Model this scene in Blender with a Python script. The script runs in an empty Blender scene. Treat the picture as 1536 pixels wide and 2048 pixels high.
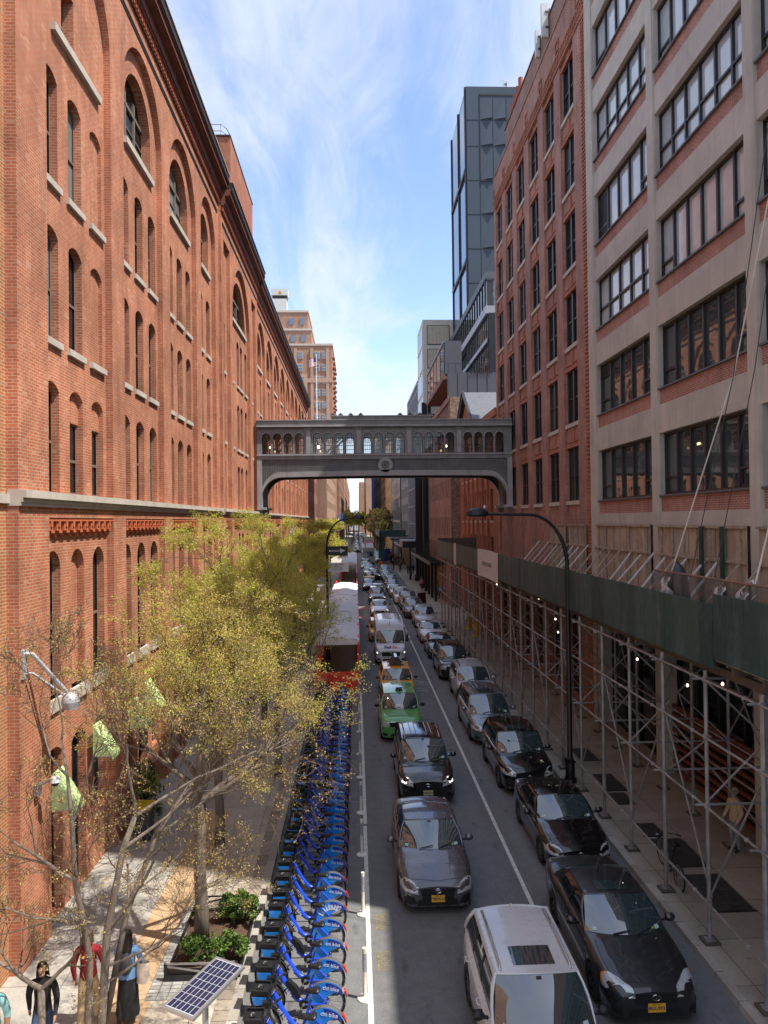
import bpy, bmesh, math, random
import numpy as np
from mathutils import Vector, Matrix, noise
from mathutils.bvhtree import BVHTree
from mathutils.geometry import tessellate_polygon
R = math.radians
PI = math.pi
random.seed(7)
S = bpy.context.scene
COL = S.collection

# ------------------------------------------------------------ camera
F_PX, CX, CY, EYE = 1479.0, 768.0, 1024.0, 9.4
def make_camera():
    roll = R(0.67)
    y = Vector(((711-CX)/F_PX, -(1042-CY)/F_PX, -1.0)).normalized()
    up = Vector((-math.sin(roll), math.cos(roll), 0.0))
    z = (up - y*up.dot(y)).normalized()
    x = y.cross(z)
    m = Matrix((x, y, z))            # camera axes -> world axes
    cd = bpy.data.cameras.new('camera')
    cam = bpy.data.objects.new('camera', cd)
    COL.objects.link(cam)
    cam.matrix_world = Matrix.Translation((0, 0, EYE)) @ m.to_4x4()
    cd.sensor_fit = 'VERTICAL'
    cd.sensor_height = 36.0
    cd.lens = F_PX/2048.0*36.0
    cd.clip_start = 0.2
    cd.clip_end = 5000.0
    S.camera = cam
make_camera()

# ------------------------------------------------------------ light
SUN_EL, SUN_AZ = 61.0, 112.0          # azimuth clockwise from the street axis (+Y)
def make_world():
    w = bpy.data.worlds.new('World'); S.world = w; w.use_nodes = True
    nt = w.node_tree; nt.nodes.clear()
    N = nt.nodes.new; L = nt.links.new
    out = N('ShaderNodeOutputWorld'); bg = N('ShaderNodeBackground')
    sky = N('ShaderNodeTexSky'); sky.sky_type = 'NISHITA'; sky.sun_disc = False
    sky.sun_elevation = R(SUN_EL); sky.sun_rotation = R(SUN_AZ)
    sky.air_density = 1.0; sky.dust_density = 0.4; sky.ozone_density = 3.0
    tc = N('ShaderNodeTexCoord'); sep = N('ShaderNodeSeparateXYZ')
    L(tc.outputs['Generated'], sep.inputs[0])
    def M(op, a, b=None, clamp=False):
        n = N('ShaderNodeMath'); n.operation = op; n.use_clamp = clamp
        for i, v in enumerate((a, b)):
            if v is None: continue
            if isinstance(v, (int, float)): n.inputs[i].default_value = v
            else: L(v, n.inputs[i])
        return n.outputs[0]
    zz = M('ADD', M('MAXIMUM', sep.outputs[2], 0.0), 0.10)
    u = M('DIVIDE', sep.outputs[0], zz); v = M('DIVIDE', sep.outputs[1], zz)
    cb = N('ShaderNodeCombineXYZ'); L(u, cb.inputs[0]); L(v, cb.inputs[1])
    def cloud(sx, sy, scale, detail, dist, off, rough=0.55):
        mp = N('ShaderNodeMapping'); mp.inputs['Scale'].default_value = (sx, sy, 1)
        mp.inputs['Location'].default_value = off
        mp.inputs['Rotation'].default_value = (0, 0, R(-9))
        L(cb.outputs[0], mp.inputs[0])
        n = N('ShaderNodeTexNoise'); n.inputs['Scale'].default_value = scale
        n.inputs['Detail'].default_value = detail; n.inputs['Roughness'].default_value = rough
        n.inputs['Distortion'].default_value = dist
        L(mp.outputs[0], n.inputs['Vector'])
        return n.outputs[0]
    a = cloud(1.5, .42, 1.5, 6, .9, (3.1, .6, 0))
    b = cloud(3.6, 1.0, 2.2, 8, 1.1, (0.4, 2.0, 4), .65)
    c = cloud(.45, .4, 1.1, 3, .2, (1.7, 4.45, 9))
    s = M('ADD', M('ADD', M('MULTIPLY', a, .52), M('MULTIPLY', b, .22)), M('MULTIPLY', c, .46))
    cr = N('ShaderNodeValToRGB'); cr.color_ramp.interpolation = 'EASE'
    cr.color_ramp.elements[0].position = .465; cr.color_ramp.elements[1].position = .69
    L(s, cr.inputs[0])
    # clouds get denser toward the horizon
    hz = M('SUBTRACT', 1.0, M('MULTIPLY', M('MAXIMUM', sep.outputs[2], 0.0), 2.0), True)
    fac = M('MULTIPLY', cr.outputs[0], M('ADD', .74, M('MULTIPLY', hz, .26)), True)
    fac = M('MAXIMUM', fac, M('MULTIPLY', M('POWER', hz, 6.0), .16))
    mx = N('ShaderNodeMix'); mx.data_type = 'RGBA'
    L(fac, mx.inputs[0]); 
    gain = N('ShaderNodeMix'); gain.data_type = 'RGBA'; gain.blend_type = 'MULTIPLY'; gain.inputs[0].default_value = 1
    L(sky.outputs[0], gain.inputs[6]); gain.inputs[7].default_value = (.84, .78, .82, 1)
    L(gain.outputs[2], mx.inputs[6]); mx.inputs[7].default_value = (2.5, 2.68, 3.0, 1)
    L(mx.outputs[2], bg.inputs[0]); bg.inputs[1].default_value = 0.14
    L(bg.outputs[0], out.inputs[0])
    sd = bpy.data.lights.new('sun', 'SUN'); so = bpy.data.objects.new('sun', sd); COL.objects.link(so)
    sd.energy = 2.75; sd.angle = R(0.6); sd.color = (1.0, 0.94, 0.84)
    az, el = R(SUN_AZ), R(SUN_EL)
    d = Vector((math.sin(az)*math.cos(el), math.cos(az)*math.cos(el), math.sin(el)))
    so.rotation_euler = d.to_track_quat('Z', 'Y').to_euler()
    so.location = (60, -20, 90)
make_world()
S.view_settings.view_transform = 'Standard'; S.view_settings.look = 'None'
S.view_settings.exposure = 1.42; S.view_settings.gamma = 1.0
S.cycles.max_bounces = 6; S.cycles.diffuse_bounces = 3; S.cycles.glossy_bounces = 3
S.cycles.transparent_max_bounces = 8

# ------------------------------------------------------------ materials
MATS = {}
class NT:
    def __init__(s, name):
        m = bpy.data.materials.new(name); m.use_nodes = True; s.m = m; s.nt = m.node_tree
        s.nt.nodes.clear()
        s.o = s.n('ShaderNodeOutputMaterial'); s.b = s.n('ShaderNodeBsdfPrincipled')
        s.l(s.b.outputs[0], s.o.inputs[0]); MATS[name] = m
    def n(s, t, **k):
        x = s.nt.nodes.new(t)
        for a, v in k.items(): setattr(x, a, v)
        return x
    def l(s, a, b): s.nt.links.new(a, b)
    def coord(s, mode='Object'):
        return s.n('ShaderNodeTexCoord').outputs[mode]
    def noise(s, vec, scale, detail=4, rough=.55, mul=(1, 1, 1)):
        if mul != (1, 1, 1):
            mp = s.n('ShaderNodeMapping'); mp.inputs['Scale'].default_value = mul; s.l(vec, mp.inputs[0]); vec = mp.outputs[0]
        n = s.n('ShaderNodeTexNoise'); n.inputs['Scale'].default_value = scale
        n.inputs['Detail'].default_value = detail; n.inputs['Roughness'].default_value = rough
        s.l(vec, n.inputs['Vector']); return n.outputs[0]
    def ramp(s, v, stops):
        r = s.n('ShaderNodeValToRGB'); e = r.color_ramp.elements
        while len(e) < len(stops): e.new(.5)
        for i, (p, c) in enumerate(stops):
            e[i].position = p; e[i].color = (c, c, c, 1) if isinstance(c, (int, float)) else (*c, 1)
        s.l(v, r.inputs[0]); return r.outputs[0]
    def mix(s, f, a, b, bt='MIX'):
        m = s.n('ShaderNodeMix'); m.data_type = 'RGBA'; m.blend_type = bt
        for i, v in ((0, f), (6, a), (7, b)):
            if isinstance(v, (int, float)): m.inputs[i].default_value = v if i == 0 else (v, v, v, 1)
            elif isinstance(v, tuple): m.inputs[i].default_value = (*v, 1)
            else: s.l(v, m.inputs[i])
        return m.outputs[2]
    def math(s, op, a, b=0.0):
        m = s.n('ShaderNodeMath'); m.operation = op
        for i, v in enumerate((a, b)):
            if isinstance(v, (int, float)): m.inputs[i].default_value = v
            else: s.l(v, m.inputs[i])
        return m.outputs[0]
    def base(s, v):
        if isinstance(v, tuple): s.b.inputs['Base Color'].default_value = (*v, 1)
        else: s.l(v, s.b.inputs['Base Color'])
    def bump(s, h, strength=.3, dist=.02):
        b = s.n('ShaderNodeBump'); b.inputs['Strength'].default_value = strength
        b.inputs['Distance'].default_value = dist; s.l(h, b.inputs['Height']); s.l(b.outputs[0], s.b.inputs['Normal'])
    def set(s, rough=.6, metal=0., spec=.5, coat=0.):
        s.b.inputs['Roughness'].default_value = rough; s.b.inputs['Metallic'].default_value = metal
        s.b.inputs['Specular IOR Level'].default_value = spec; s.b.inputs['Coat Weight'].default_value = coat
        s.b.inputs['Coat Roughness'].default_value = .04

def mat(name, c, rough=.6, metal=0., spec=.5, coat=0., var=.18, scale=3., bump=0., emit=None):
    if name in MATS: return MATS[name]
    t = NT(name); t.set(rough, metal, spec, coat)
    if var > 0:
        v = t.coord()
        n = t.noise(v, scale, 5, .6)
        t.base(t.mix(t.ramp(n, [(.3, 0.), (.7, 1.)]), tuple(x*(1-var) for x in c), tuple(min(1, x*(1+var)) for x in c)))
        if bump: t.bump(t.noise(v, scale*8, 3), bump, .01)
    else: t.base(c)
    if emit:
        t.b.inputs['Emission Color'].default_value = (*c, 1); t.b.inputs['Emission Strength'].default_value = emit
    return t.m

def brick(name, c1, c2, mortar, bw=.215, bh=.071, stain=.25, mort=.012, patch=None, msmooth=.1, c3=None):
    if name in MATS: return MATS[name]
    t = NT(name); t.set(.85, 0, .25)
    v = t.coord(); sp = t.n('ShaderNodeSeparateXYZ'); t.l(v, sp.inputs[0])
    cb = t.n('ShaderNodeCombineXYZ'); t.l(t.math('ADD', sp.outputs[0], sp.outputs[1]), cb.inputs[0]); t.l(sp.outputs[2], cb.inputs[1])
    b = t.n('ShaderNodeTexBrick'); b.offset = .5
    b.inputs['Scale'].default_value = 1.0; b.inputs['Brick Width'].default_value = bw
    b.inputs['Row Height'].default_value = bh; b.inputs['Mortar Size'].default_value = mort
    b.inputs['Mortar Smooth'].default_value = msmooth; b.inputs['Bias'].default_value = 0.
    b.inputs['Color1'].default_value = (*c1, 1); b.inputs['Color2'].default_value = (*c2, 1)
    b.inputs['Mortar'].default_value = (*mortar, 1)
    t.l(cb.outputs[0], b.inputs['Vector'])
    col = b.outputs['Color']
    if c3:   # occasional odd bricks: per-brick cells
        w = t.n('ShaderNodeTexWhiteNoise'); w.noise_dimensions = '3D'
        mp = t.n('ShaderNodeVectorMath'); mp.operation = 'MULTIPLY'; mp.inputs[1].default_value = (1/bw, 1/bh, 1)
        t.l(cb.outputs[0], mp.inputs[0]); fl = t.n('ShaderNodeVectorMath'); fl.operation = 'FLOOR'; t.l(mp.outputs[0], fl.inputs[0])
        t.l(fl.outputs[0], w.inputs['Vector'])
        col = t.mix(t.math('MULTIPLY', t.ramp(w.outputs[0], [(.93, 0.), (.96, .7)]), t.math('SUBTRACT', 1., b.outputs['Fac'])), col, c3)
    n = t.noise(v, .35, 5, .6); n2 = t.noise(v, 2.2, 4, .6, (1, 1, .45))
    col = t.mix(1., col, t.ramp(n, [(.3, 1-stain), (.7, 1.06)]), 'MULTIPLY')
    col = t.mix(1., col, t.ramp(n2, [(.3, 1-stain*.95), (.62, 1.06)]), 'MULTIPLY')
    n3 = t.noise(v, 1.5, 5, .7, (1.6, 1.6, .16)); col = t.mix(t.ramp(n3, [(.58, 0.), (.76, .26)]), col, tuple(min(1, x*1.15+.08) for x in mortar))
    n4 = t.noise(v, 1.1, 5, .7, (2.1, 2.1, .2)); col = t.mix(t.ramp(n4, [(.26, .45), (.42, 0.)]), col, tuple(x*.45 for x in c2))
    if patch: col = t.mix(t.ramp(t.noise(v, .9, 4, .7), [(.56, 0.), (.72, .5)]), col, patch)
    t.base(col)
    t.bump(t.math('SUBTRACT', 1., b.outputs['Fac']), .35, .012)
    return t.m

def paint(name, c, rough=.28, metal=0., flake=False):
    if name in MATS: return MATS[name]
    t = NT(name); t.set(rough, metal, .5, 1.0)
    v = t.coord(); n = t.noise(v, 1.4, 4, .6)
    t.base(t.mix(t.ramp(n, [(.35, 0.), (.65, 1.)]), tuple(x*.93 for x in c), tuple(min(1, x*1.05) for x in c)))
    t.l(t.ramp(t.noise(v, 9, 4), [(.3, rough*.8), (.8, rough*1.3)]), t.b.inputs['Roughness'])
    return t.m

def glass(name, c=(.03, .045, .05), rough=.03, ior=1.75, wob=0.):
    if name in MATS: return MATS[name]
    t = NT(name); t.set(rough, 0, .5); t.b.inputs['IOR'].default_value = ior
    v = t.coord(); n = t.noise(v, .8, 3)
    t.base(t.mix(n, tuple(x*.6 for x in c), tuple(x*1.4 for x in c)))
    if wob: t.bump(t.noise(v, 1.1, 2), wob, .05)
    return t.m

# ------------------------------------------------------------ mesh builder
class MB:
    def __init__(s): s.v = []; s.f = []; s.m = []; s.k = 0
    def mi(s, k): s.k = k; return s
    def add(s, vs, fs, k=None):
        o = len(s.v); s.v.extend([tuple(p) for p in vs]); kk = s.k if k is None else k
        for f in fs: s.f.append(tuple(o+i for i in f)); s.m.append(kk)
    def box(s, x0, x1, y0, y1, z0, z1, k=None):
        vs = [(x, y, z) for z in (z0, z1) for y in (y0, y1) for x in (x0, x1)]
        s.add(vs, [(0, 2, 3, 1), (4, 5, 7, 6), (0, 1, 5, 4), (2, 6, 7, 3), (0, 4, 6, 2), (1, 3, 7, 5)], k)
    def obox(s, c, ax, ay, az, hx, hy, hz, k=None):   # oriented box
        c = Vector(c); ax, ay, az = Vector(ax).normalized(), Vector(ay).normalized(), Vector(az).normalized()
        vs = [c+ax*hx*i+ay*hy*j+az*hz*l for l in (-1, 1) for j in (-1, 1) for i in (-1, 1)]
        s.add(vs, [(0, 2, 3, 1), (4, 5, 7, 6), (0, 1, 5, 4), (2, 6, 7, 3), (0, 4, 6, 2), (1, 3, 7, 5)], k)
    def bar(s, a, b, w, h, k=None, up=(0, 0, 1)):
        a, b = Vector(a), Vector(b); d = b-a; L = d.length
        if L < 1e-6: return
        d /= L; u = Vector(up)
        if abs(d.dot(u)) > .98: u = Vector((1, 0, 0))
        x = d.cross(u).normalized(); y = x.cross(d).normalized()
        s.obox((a+b)/2, x, d, y, w/2, L/2, h/2, k)
    def tube(s, pts, r, n=8, k=None, caps=True):
        pts = [Vector(p) for p in pts]; rs = r if isinstance(r, (list, tuple)) else [r]*len(pts)
        rings = []; ref = None
        for i, p in enumerate(pts):
            d = (pts[min(i+1, len(pts)-1)]-pts[max(i-1, 0)])
            d = d.normalized() if d.length > 1e-9 else Vector((0, 0, 1))
            if ref is None: ref = Vector((1, 0, 0)) if abs(d.x) < .8 else Vector((0, 1, 0))
            x = (ref-d*ref.dot(d)).normalized(); y = d.cross(x); ref = x
            rings.append([p+(x*math.cos(2*PI*j/n)+y*math.sin(2*PI*j/n))*rs[i] for j in range(n)])
        vs = [q for rg in rings for q in rg]
        fs = [(i*n+j, i*n+(j+1) % n, (i+1)*n+(j+1) % n, (i+1)*n+j) for i in range(len(pts)-1) for j in range(n)]
        if caps: fs += [tuple(range(n-1, -1, -1)), tuple((len(pts)-1)*n+j for j in range(n))]
        s.add(vs, fs, k)
    def lathe(s, prof, c, axis='z', n=16, k=None, caps=False):   # prof [(r,h)]
        vs = []
        for r, h in prof:
            for j in range(n):
                a = 2*PI*j/n; p = (r*math.cos(a), r*math.sin(a), h)
                if axis == 'x': p = (p[2], p[0], p[1])
                if axis == 'y': p = (p[0], p[2], p[1])
                vs.append((c[0]+p[0], c[1]+p[1], c[2]+p[2]))
        fs = [(i*n+j, i*n+(j+1) % n, (i+1)*n+(j+1) % n, (i+1)*n+j) for i in range(len(prof)-1) for j in range(n)]
        if caps: fs += [tuple(range(n)), tuple((len(prof)-1)*n+j for j in range(n))]
        s.add(vs, fs, k)
    def ball(s, c, rx, ry, rz, n=12, m=8, k=None):
        vs = [(c[0]+rx*math.sin(PI*i/m)*math.cos(2*PI*j/n), c[1]+ry*math.sin(PI*i/m)*math.sin(2*PI*j/n), c[2]+rz*math.cos(PI*i/m)) for i in range(m+1) for j in range(n)]
        s.add(vs, [(i*n+j, (i+1)*n+j, (i+1)*n+(j+1) % n, i*n+(j+1) % n) for i in range(m) for j in range(n)], k)
    def grid(s, fn, nu, nv, k=None, kfn=None):
        vs = [fn(i/nu, j/nv) for j in range(nv+1) for i in range(nu+1)]; o = len(s.v); s.v.extend([tuple(p) for p in vs])
        for j in range(nv):
            for i in range(nu):
                kk = kfn(i, j) if kfn else (s.k if k is None else k)
                if kk is None: continue
                a = o+j*(nu+1)+i; s.f.append((a, a+1, a+nu+2, a+nu+1)); s.m.append(kk)
    def poly(s, pts, k=None): s.add(pts, [tuple(range(len(pts)))], k)
    def prism(s, pts, vec, k=None):       # closed polygon extruded along vec
        n = len(pts); v = Vector(vec); a = [Vector(p) for p in pts]
        s.add(a+[p+v for p in a], [tuple(range(n-1, -1, -1)), tuple(range(n, 2*n))]+[(i, (i+1) % n, n+(i+1) % n, n+i) for i in range(n)], k)
    def build(s, name, mats, parent=None, base=None, smooth=False, fix=True):
        me = bpy.data.meshes.new(name)
        me.from_pydata(s.v, [], s.f)
        if not isinstance(mats, (list, tuple)): mats = [mats]
        for m in mats: me.materials.append(m)
        me.polygons.foreach_set('material_index', s.m)
        if fix:
            bm = bmesh.new(); bm.from_mesh(me); bmesh.ops.remove_doubles(bm, verts=bm.verts, dist=1e-5)
            bmesh.ops.recalc_face_normals(bm, faces=bm.faces); bm.to_mesh(me); bm.free()
        if smooth is True: me.polygons.foreach_set('use_smooth', [True]*len(me.polygons))
        me.update()
        if smooth and smooth is not True: me.set_sharp_from_angle(angle=R(smooth)); 
        o = bpy.data.objects.new(name, me); COL.objects.link(o)
        if smooth and smooth is not True: me.polygons.foreach_set('use_smooth', [True]*len(me.polygons))
        if parent is not None:
            o.parent = parent
            if base is not False:
                r = parent
                while r.parent: r = r.parent
                # vertices are in world coordinates: undo every ancestor transform
                t = Matrix.Identity(4); q = parent; ch = []
                while q: ch.append(q); q = q.parent
                for q in reversed(ch): t = t @ q.matrix_parent_inverse @ q.matrix_basis
                o.matrix_parent_inverse = t.inverted()
        return o

def tag(o, label=None, cat=None, group=None, kind=None):
    if label: o['label'] = label
    if cat: o['category'] = cat
    if group: o['group'] = group
    if kind: o['kind'] = kind
    return o
def empty(name, loc=(0, 0, 0), rz=0., label=None, cat=None, group=None):
    o = bpy.data.objects.new(name, None); COL.objects.link(o); o.location = loc; o.rotation_euler = (0, 0, rz)
    o.empty_display_size = .3
    return tag(o, label, cat, group)
def dup(o, parent=None):
    c = o.copy(); COL.objects.link(c)
    if parent is not None: c.parent = parent; c.matrix_parent_inverse = o.matrix_parent_inverse.copy()
    for ch in list(o.children): dup(ch, c)
    return c
def copy_thing(src, loc, rz=None, label=None, group=None):
    c = dup(src); c.location = loc
    if rz is not None: c.rotation_euler = (0, 0, rz)
    if label: c['label'] = label
    if group: c['group'] = group
    return c
_txt = {}
def text_mesh(txt, size, ext=.002, bold=0.0):
    key = (txt, size, bold)
    if key in _txt: return _txt[key]
    cu = bpy.data.curves.new('lettering', 'FONT'); cu.body = txt; cu.size = size; cu.align_x = 'CENTER'; cu.align_y = 'CENTER'
    cu.extrude = ext; cu.offset = bold; cu.resolution_u = 2
    o = bpy.data.objects.new('lettering', cu); COL.objects.link(o)
    me = bpy.data.meshes.new_from_object(o.evaluated_get(bpy.context.evaluated_depsgraph_get()))
    vs = [tuple(v.co) for v in me.vertices]; fs = [tuple(p.vertices) for p in me.polygons]
    bpy.data.objects.remove(o); bpy.data.curves.remove(cu); bpy.data.meshes.remove(me)
    _txt[key] = (vs, fs); return vs, fs
def add_text(mb, txt, size, origin, ex, ey, k=None, bold=0.0, ext=.002):
    vs, fs = text_mesh(txt, size, ext, bold); o = Vector(origin); ex = Vector(ex).normalized(); ey = Vector(ey).normalized(); ez = ex.cross(ey)
    mb.add([o+ex*v[0]+ey*v[1]+ez*v[2] for v in vs], fs, k)

# ---- facade helpers. u runs along the wall, v is height, d is depth into the wall
def arch_pts(u0, u1, v0, v1, rise, n=8):
    """opening outline, counter-clockwise; rise = height of arched head (0 flat, (u1-u0)/2 round)"""
    if rise <= 0: return [(u0, v0), (u1, v0), (u1, v1), (u0, v1)]
    w = (u1-u0)/2; c = (u0+u1)/2; r = (w*w+rise*rise)/(2*rise); a0 = math.asin(min(1, w/r)); zc = v1-r
    pts = [(u0, v0), (u1, v0)]
    for i in range(n+1):
        a = a0-2*a0*i/n; pts.append((c+r*math.sin(a), zc+r*math.cos(a)))
    return pts
def wall(mb, P, outer, holes, d, k=None, rev=None, kr=None):
    """flat wall polygon at depth d with openings; rev = list of reveal depths"""
    loops = [[Vector((a, b, 0)) for a, b in outer]]+[[Vector((a, b, 0)) for a, b in h] for h in holes]
    flat = [p for lp in loops for p in lp]
    tris = tessellate_polygon(loops)
    mb.add([P(p.x, p.y, d) for p in flat], [tuple(t) for t in tris], k)
    for i, h in enumerate(holes):
        rd = rev[i] if isinstance(rev, (list, tuple)) else rev
        if not rd: continue
        n = len(h); vs = [P(a, b, d) for a, b in h]+[P(a, b, d+rd) for a, b in h]
        mb.add(vs, [(j, (j+1) % n, n+(j+1) % n, n+j) for j in range(n)], kr if kr is not None else k)
def PL(x0):   # left wall, depth goes to -x
    return lambda u, v, d: (x0-d, u, v)
def PR(x0):   # right wall, depth goes to +x
    return lambda u, v, d: (x0+d, u, v)
def PF(y0):   # wall facing the camera
    return lambda u, v, d: (u, y0+d, v)
def wbox(mb, P, u0, u1, v0, v1, d0, d1, k=None):
    a = P(u0, v0, d0); b = P(u1, v1, d1)
    mb.box(min(a[0], b[0]), max(a[0], b[0]), min(a[1], b[1]), max(a[1], b[1]), min(a[2], b[2]), max(a[2], b[2]), k)
# ------------------------------------------------------------ shared materials
brick('brick_orange', (.55, .19, .093), (.45, .14, .068), (.55, .33, .23), c3=(.60, .32, .21), stain=.30, mort=.011, patch=(.36, .13, .08))
brick('brick_buff_orange', (.46, .17, .07), (.36, .13, .06), (.50, .33, .2), c3=(.26, .19, .14), stain=.2, mort=.012)
brick('brick_red', (.43, .185, .135), (.32, .135, .105), (.48, .34, .28), stain=.3, patch=(.24, .12, .10))
brick('brick_spandrel', (.43, .175, .135), (.34, .135, .105), (.5, .35, .29), stain=.25)
brick('brick_rust', (.44, .15, .082), (.36, .12, .065), (.44, .22, .15), stain=.25)
brick('brick_brown', (.33, .18, .135), (.26, .14, .105), (.4, .27, .22), stain=.25)
brick('brick_mottled', (.42, .27, .19), (.15, .08, .06), (.34, .25, .2), stain=.35, c3=(.6, .5, .42))
brick('brick_tan', (.42, .23, .15), (.36, .19, .13), (.4, .26, .2), stain=.2)
brick('brick_beige', (.47, .30, .21), (.42, .26, .18), (.45, .32, .25), stain=.15)
mat('limestone', (.48, .43, .37), .85, var=.16, scale=2, bump=.2)
mat('terracotta', (.50, .13, .055), .75, var=.2, scale=2)
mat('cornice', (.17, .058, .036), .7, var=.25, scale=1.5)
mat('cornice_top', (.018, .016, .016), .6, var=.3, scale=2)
mat('copper_green', (.2, .3, .25), .7)
mat('frame_bronze', (.17, .145, .12), .5, var=.1)
mat('frame_dark', (.018, .016, .018), .45, var=.2)
glass('pane_dark', (.012, .014, .016), .05, 1.5)
glass('pane_blind', (.20, .20, .19), .06, 1.5)
glass('pane_sky', (.035, .05, .055), .03, 2.6, .02)
def conc(name, c, var=.16, streak=True):
    t = NT(name); t.set(.85, 0, .3); v = t.coord()
    n = t.noise(v, .6, 6, .65); col = t.mix(t.ramp(n, [(.3, 0.), (.7, 1.)]), tuple(x*(1-var) for x in c), tuple(x*(1+var) for x in c))
    if streak:
        s = t.noise(v, 1., 4, .7, (2.6, 2.6, .22)); col = t.mix(t.ramp(s, [(.56, 0.), (.72, .45)]), col, tuple(x*1.45 for x in c))
        s = t.noise(v, 1., 4, .7, (3.1, 3.1, .18)); col = t.mix(t.ramp(s, [(.3, .5), (.45, 0.)]), col, tuple(x*.62 for x in c))
    t.base(col); t.bump(t.noise(v, 14, 4), .25, .01); return t.m
conc('concrete_wall', (.47, .435, .38))
conc('concrete_patch', (.40, .37, .335))

def asphalt():
    t = NT('asphalt'); t.set(.82, 0, .35); v = t.coord()
    big = t.noise(v, .22, 5, .6, (1.6, .5, 1)); fine = t.noise(v, 42, 2, .8); mid = t.noise(v, 3.1, 5, .7)
    c = t.mix(t.ramp(big, [(.3, 0.), (.7, 1.)]), (.135, .135, .14), (.175, .174, .173))
    c = t.mix(1., c, t.ramp(fine, [(.3, .70), (.7, 1.35)]), 'MULTIPLY')
    c = t.mix(1., c, t.ramp(mid, [(.35, .88), (.65, 1.10)]), 'MULTIPLY')
    # oil spots and tyre wear bands along the lanes
    sp = t.n('ShaderNodeSeparateXYZ'); t.l(v, sp.inputs[0])
    wv = t.math('SINE', t.math('MULTIPLY', sp.outputs[0], 3.4))
    c = t.mix(1., c, t.ramp(wv, [(.0, 1.), (1., .90)]), 'MULTIPLY')
    spots = t.noise(v, 2.6, 3, .5, (1, .35, 1)); c = t.mix(t.ramp(spots, [(.62, 0.), (.72, .55)]), c, (.06, .06, .06))
    chip = t.n('ShaderNodeTexVoronoi'); chip.inputs['Scale'].default_value = 5.5; t.l(v, chip.inputs['Vector'])
    c = t.mix(t.ramp(chip.outputs['Distance'], [(.0, .8), (.045, 0.)]), c, (.24, .23, .22))
    vo = t.n('ShaderNodeTexVoronoi'); vo.feature = 'DISTANCE_TO_EDGE'; vo.inputs['Scale'].default_value = .22
    vv = t.n('ShaderNodeVectorMath'); vv.operation = 'ADD'; nn = t.n('ShaderNodeTexNoise'); nn.inputs['Scale'].default_value = 1.2; t.l(v, nn.inputs['Vector'])
    t.l(v, vv.inputs[0]); t.l(nn.outputs['Color'], vv.inputs[1]); t.l(vv.outputs[0], vo.inputs['Vector'])
    c = t.mix(t.ramp(vo.outputs['Distance'], [(.0, .22), (.005, 0.)]), c, (.04, .04, .04))
    t.base(c); t.bump(fine, .5, .01)
asphalt()
def sidewalk(name, c, sx, sy, var=.1, ox=0., oy=0.):
    t = NT(name); t.set(.85, 0, .3); v = t.coord()
    b = t.n('ShaderNodeTexBrick'); b.offset = 0; b.inputs['Scale'].default_value = 1; b.inputs['Brick Width'].default_value = sx
    b.inputs['Row Height'].default_value = sy; b.inputs['Mortar Size'].default_value = .012; b.inputs['Mortar Smooth'].default_value = .3
    b.inputs['Color1'].default_value = (*[x*(1-var) for x in c], 1); b.inputs['Color2'].default_value = (*[x*(1+var) for x in c], 1)
    b.inputs['Mortar'].default_value = (*[x*.42 for x in c], 1)
    mp = t.n('ShaderNodeMapping'); mp.inputs['Location'].default_value = (ox, oy, 0); t.l(v, mp.inputs[0]); t.l(mp.outputs[0], b.inputs['Vector'])
    col = b.outputs['Color']
    n = t.noise(v, .7, 6, .65); f = t.noise(v, 30, 2, .7); g = t.noise(v, 5, 3, .5)
    col = t.mix(1., col, t.ramp(n, [(.3, .78), (.7, 1.12)]), 'MULTIPLY')
    col = t.mix(1., col, t.ramp(f, [(.3, .86), (.7, 1.1)]), 'MULTIPLY')
    col = t.mix(t.ramp(g, [(.66, 0.), (.72, .45)]), col, tuple(x*.5 for x in c))
    t.base(col); t.bump(f, .25, .01); return t.m
sidewalk('walk_grey', (.40, .375, .34), 1.5, 1.52)
sidewalk('walk_cream', (.47, .41, .33), 1.6, 3.1, .04)
sidewalk('walk_tan', (.50, .34, .205), 3., 3.05, .04)
sidewalk('walk_right', (.33, .295, .25), 1.55, 1.6, .12)
sidewalk('curb_stone', (.36, .33, .29), 4., .93, .15)
sidewalk('gutter_block', (.30, .25, .20), 4., .31, .25)
sidewalk('belgian_block', (.33, .33, .31), .21, .115, .3)
mat('white_line', (.56, .55, .52), .8, var=.22, scale=6)
mat('worn_line', (.26, .26, .25), .8, var=.3, scale=8)
mat('yellow_mark', (.21, .165, .075), .8, var=.45, scale=12)
mat('soil', (.085, .05, .032), .95, var=.5, scale=22, bump=.6)
mat('far_ground', (.12, .11, .10), .9)

def sheet(name, x0, x1, y0, y1, z, m, step=None):
    b = MB(); b.grid(lambda u, v: (x0+(x1-x0)*u, y0+(y1-y0)*v, z), 1, max(1, int((y1-y0)/20))); return tag(b.build(name, MATS[m]), kind='structure')
KL, KR, WL, WR = -2.3, 7.2, -6.95, 11.05
sheet('ground', -900, 900, -300, 2600, -.05, 'far_ground')
sheet('road', KL, KR, -30, 700, 0., 'asphalt')
for x0, x1, m, nm in ((-9.5, KL-.5, 'walk_grey', 'pavement'), (KR+.18, 16.5, 'walk_right', 'pavement')):
    b = MB(); b.box(x0, x1, -30, 700, -.04, .15); tag(b.build(nm, MATS[m]), kind='structure')
for x0, x1, m in ((KL-.2, KL, 'curb_stone'), (KR, KR+.18, 'curb_stone'), (KL-.5, KL-.2, 'gutter_block')):
    b = MB(); b.box(x0, x1, -30, 700, -.04, .15 if m == 'curb_stone' else .146); tag(b.build('kerb', MATS[m]), kind='structure')
sheet('pavement_tan_strip', -4.95, -4.05, 4, 24, .154, 'walk_tan')
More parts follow.
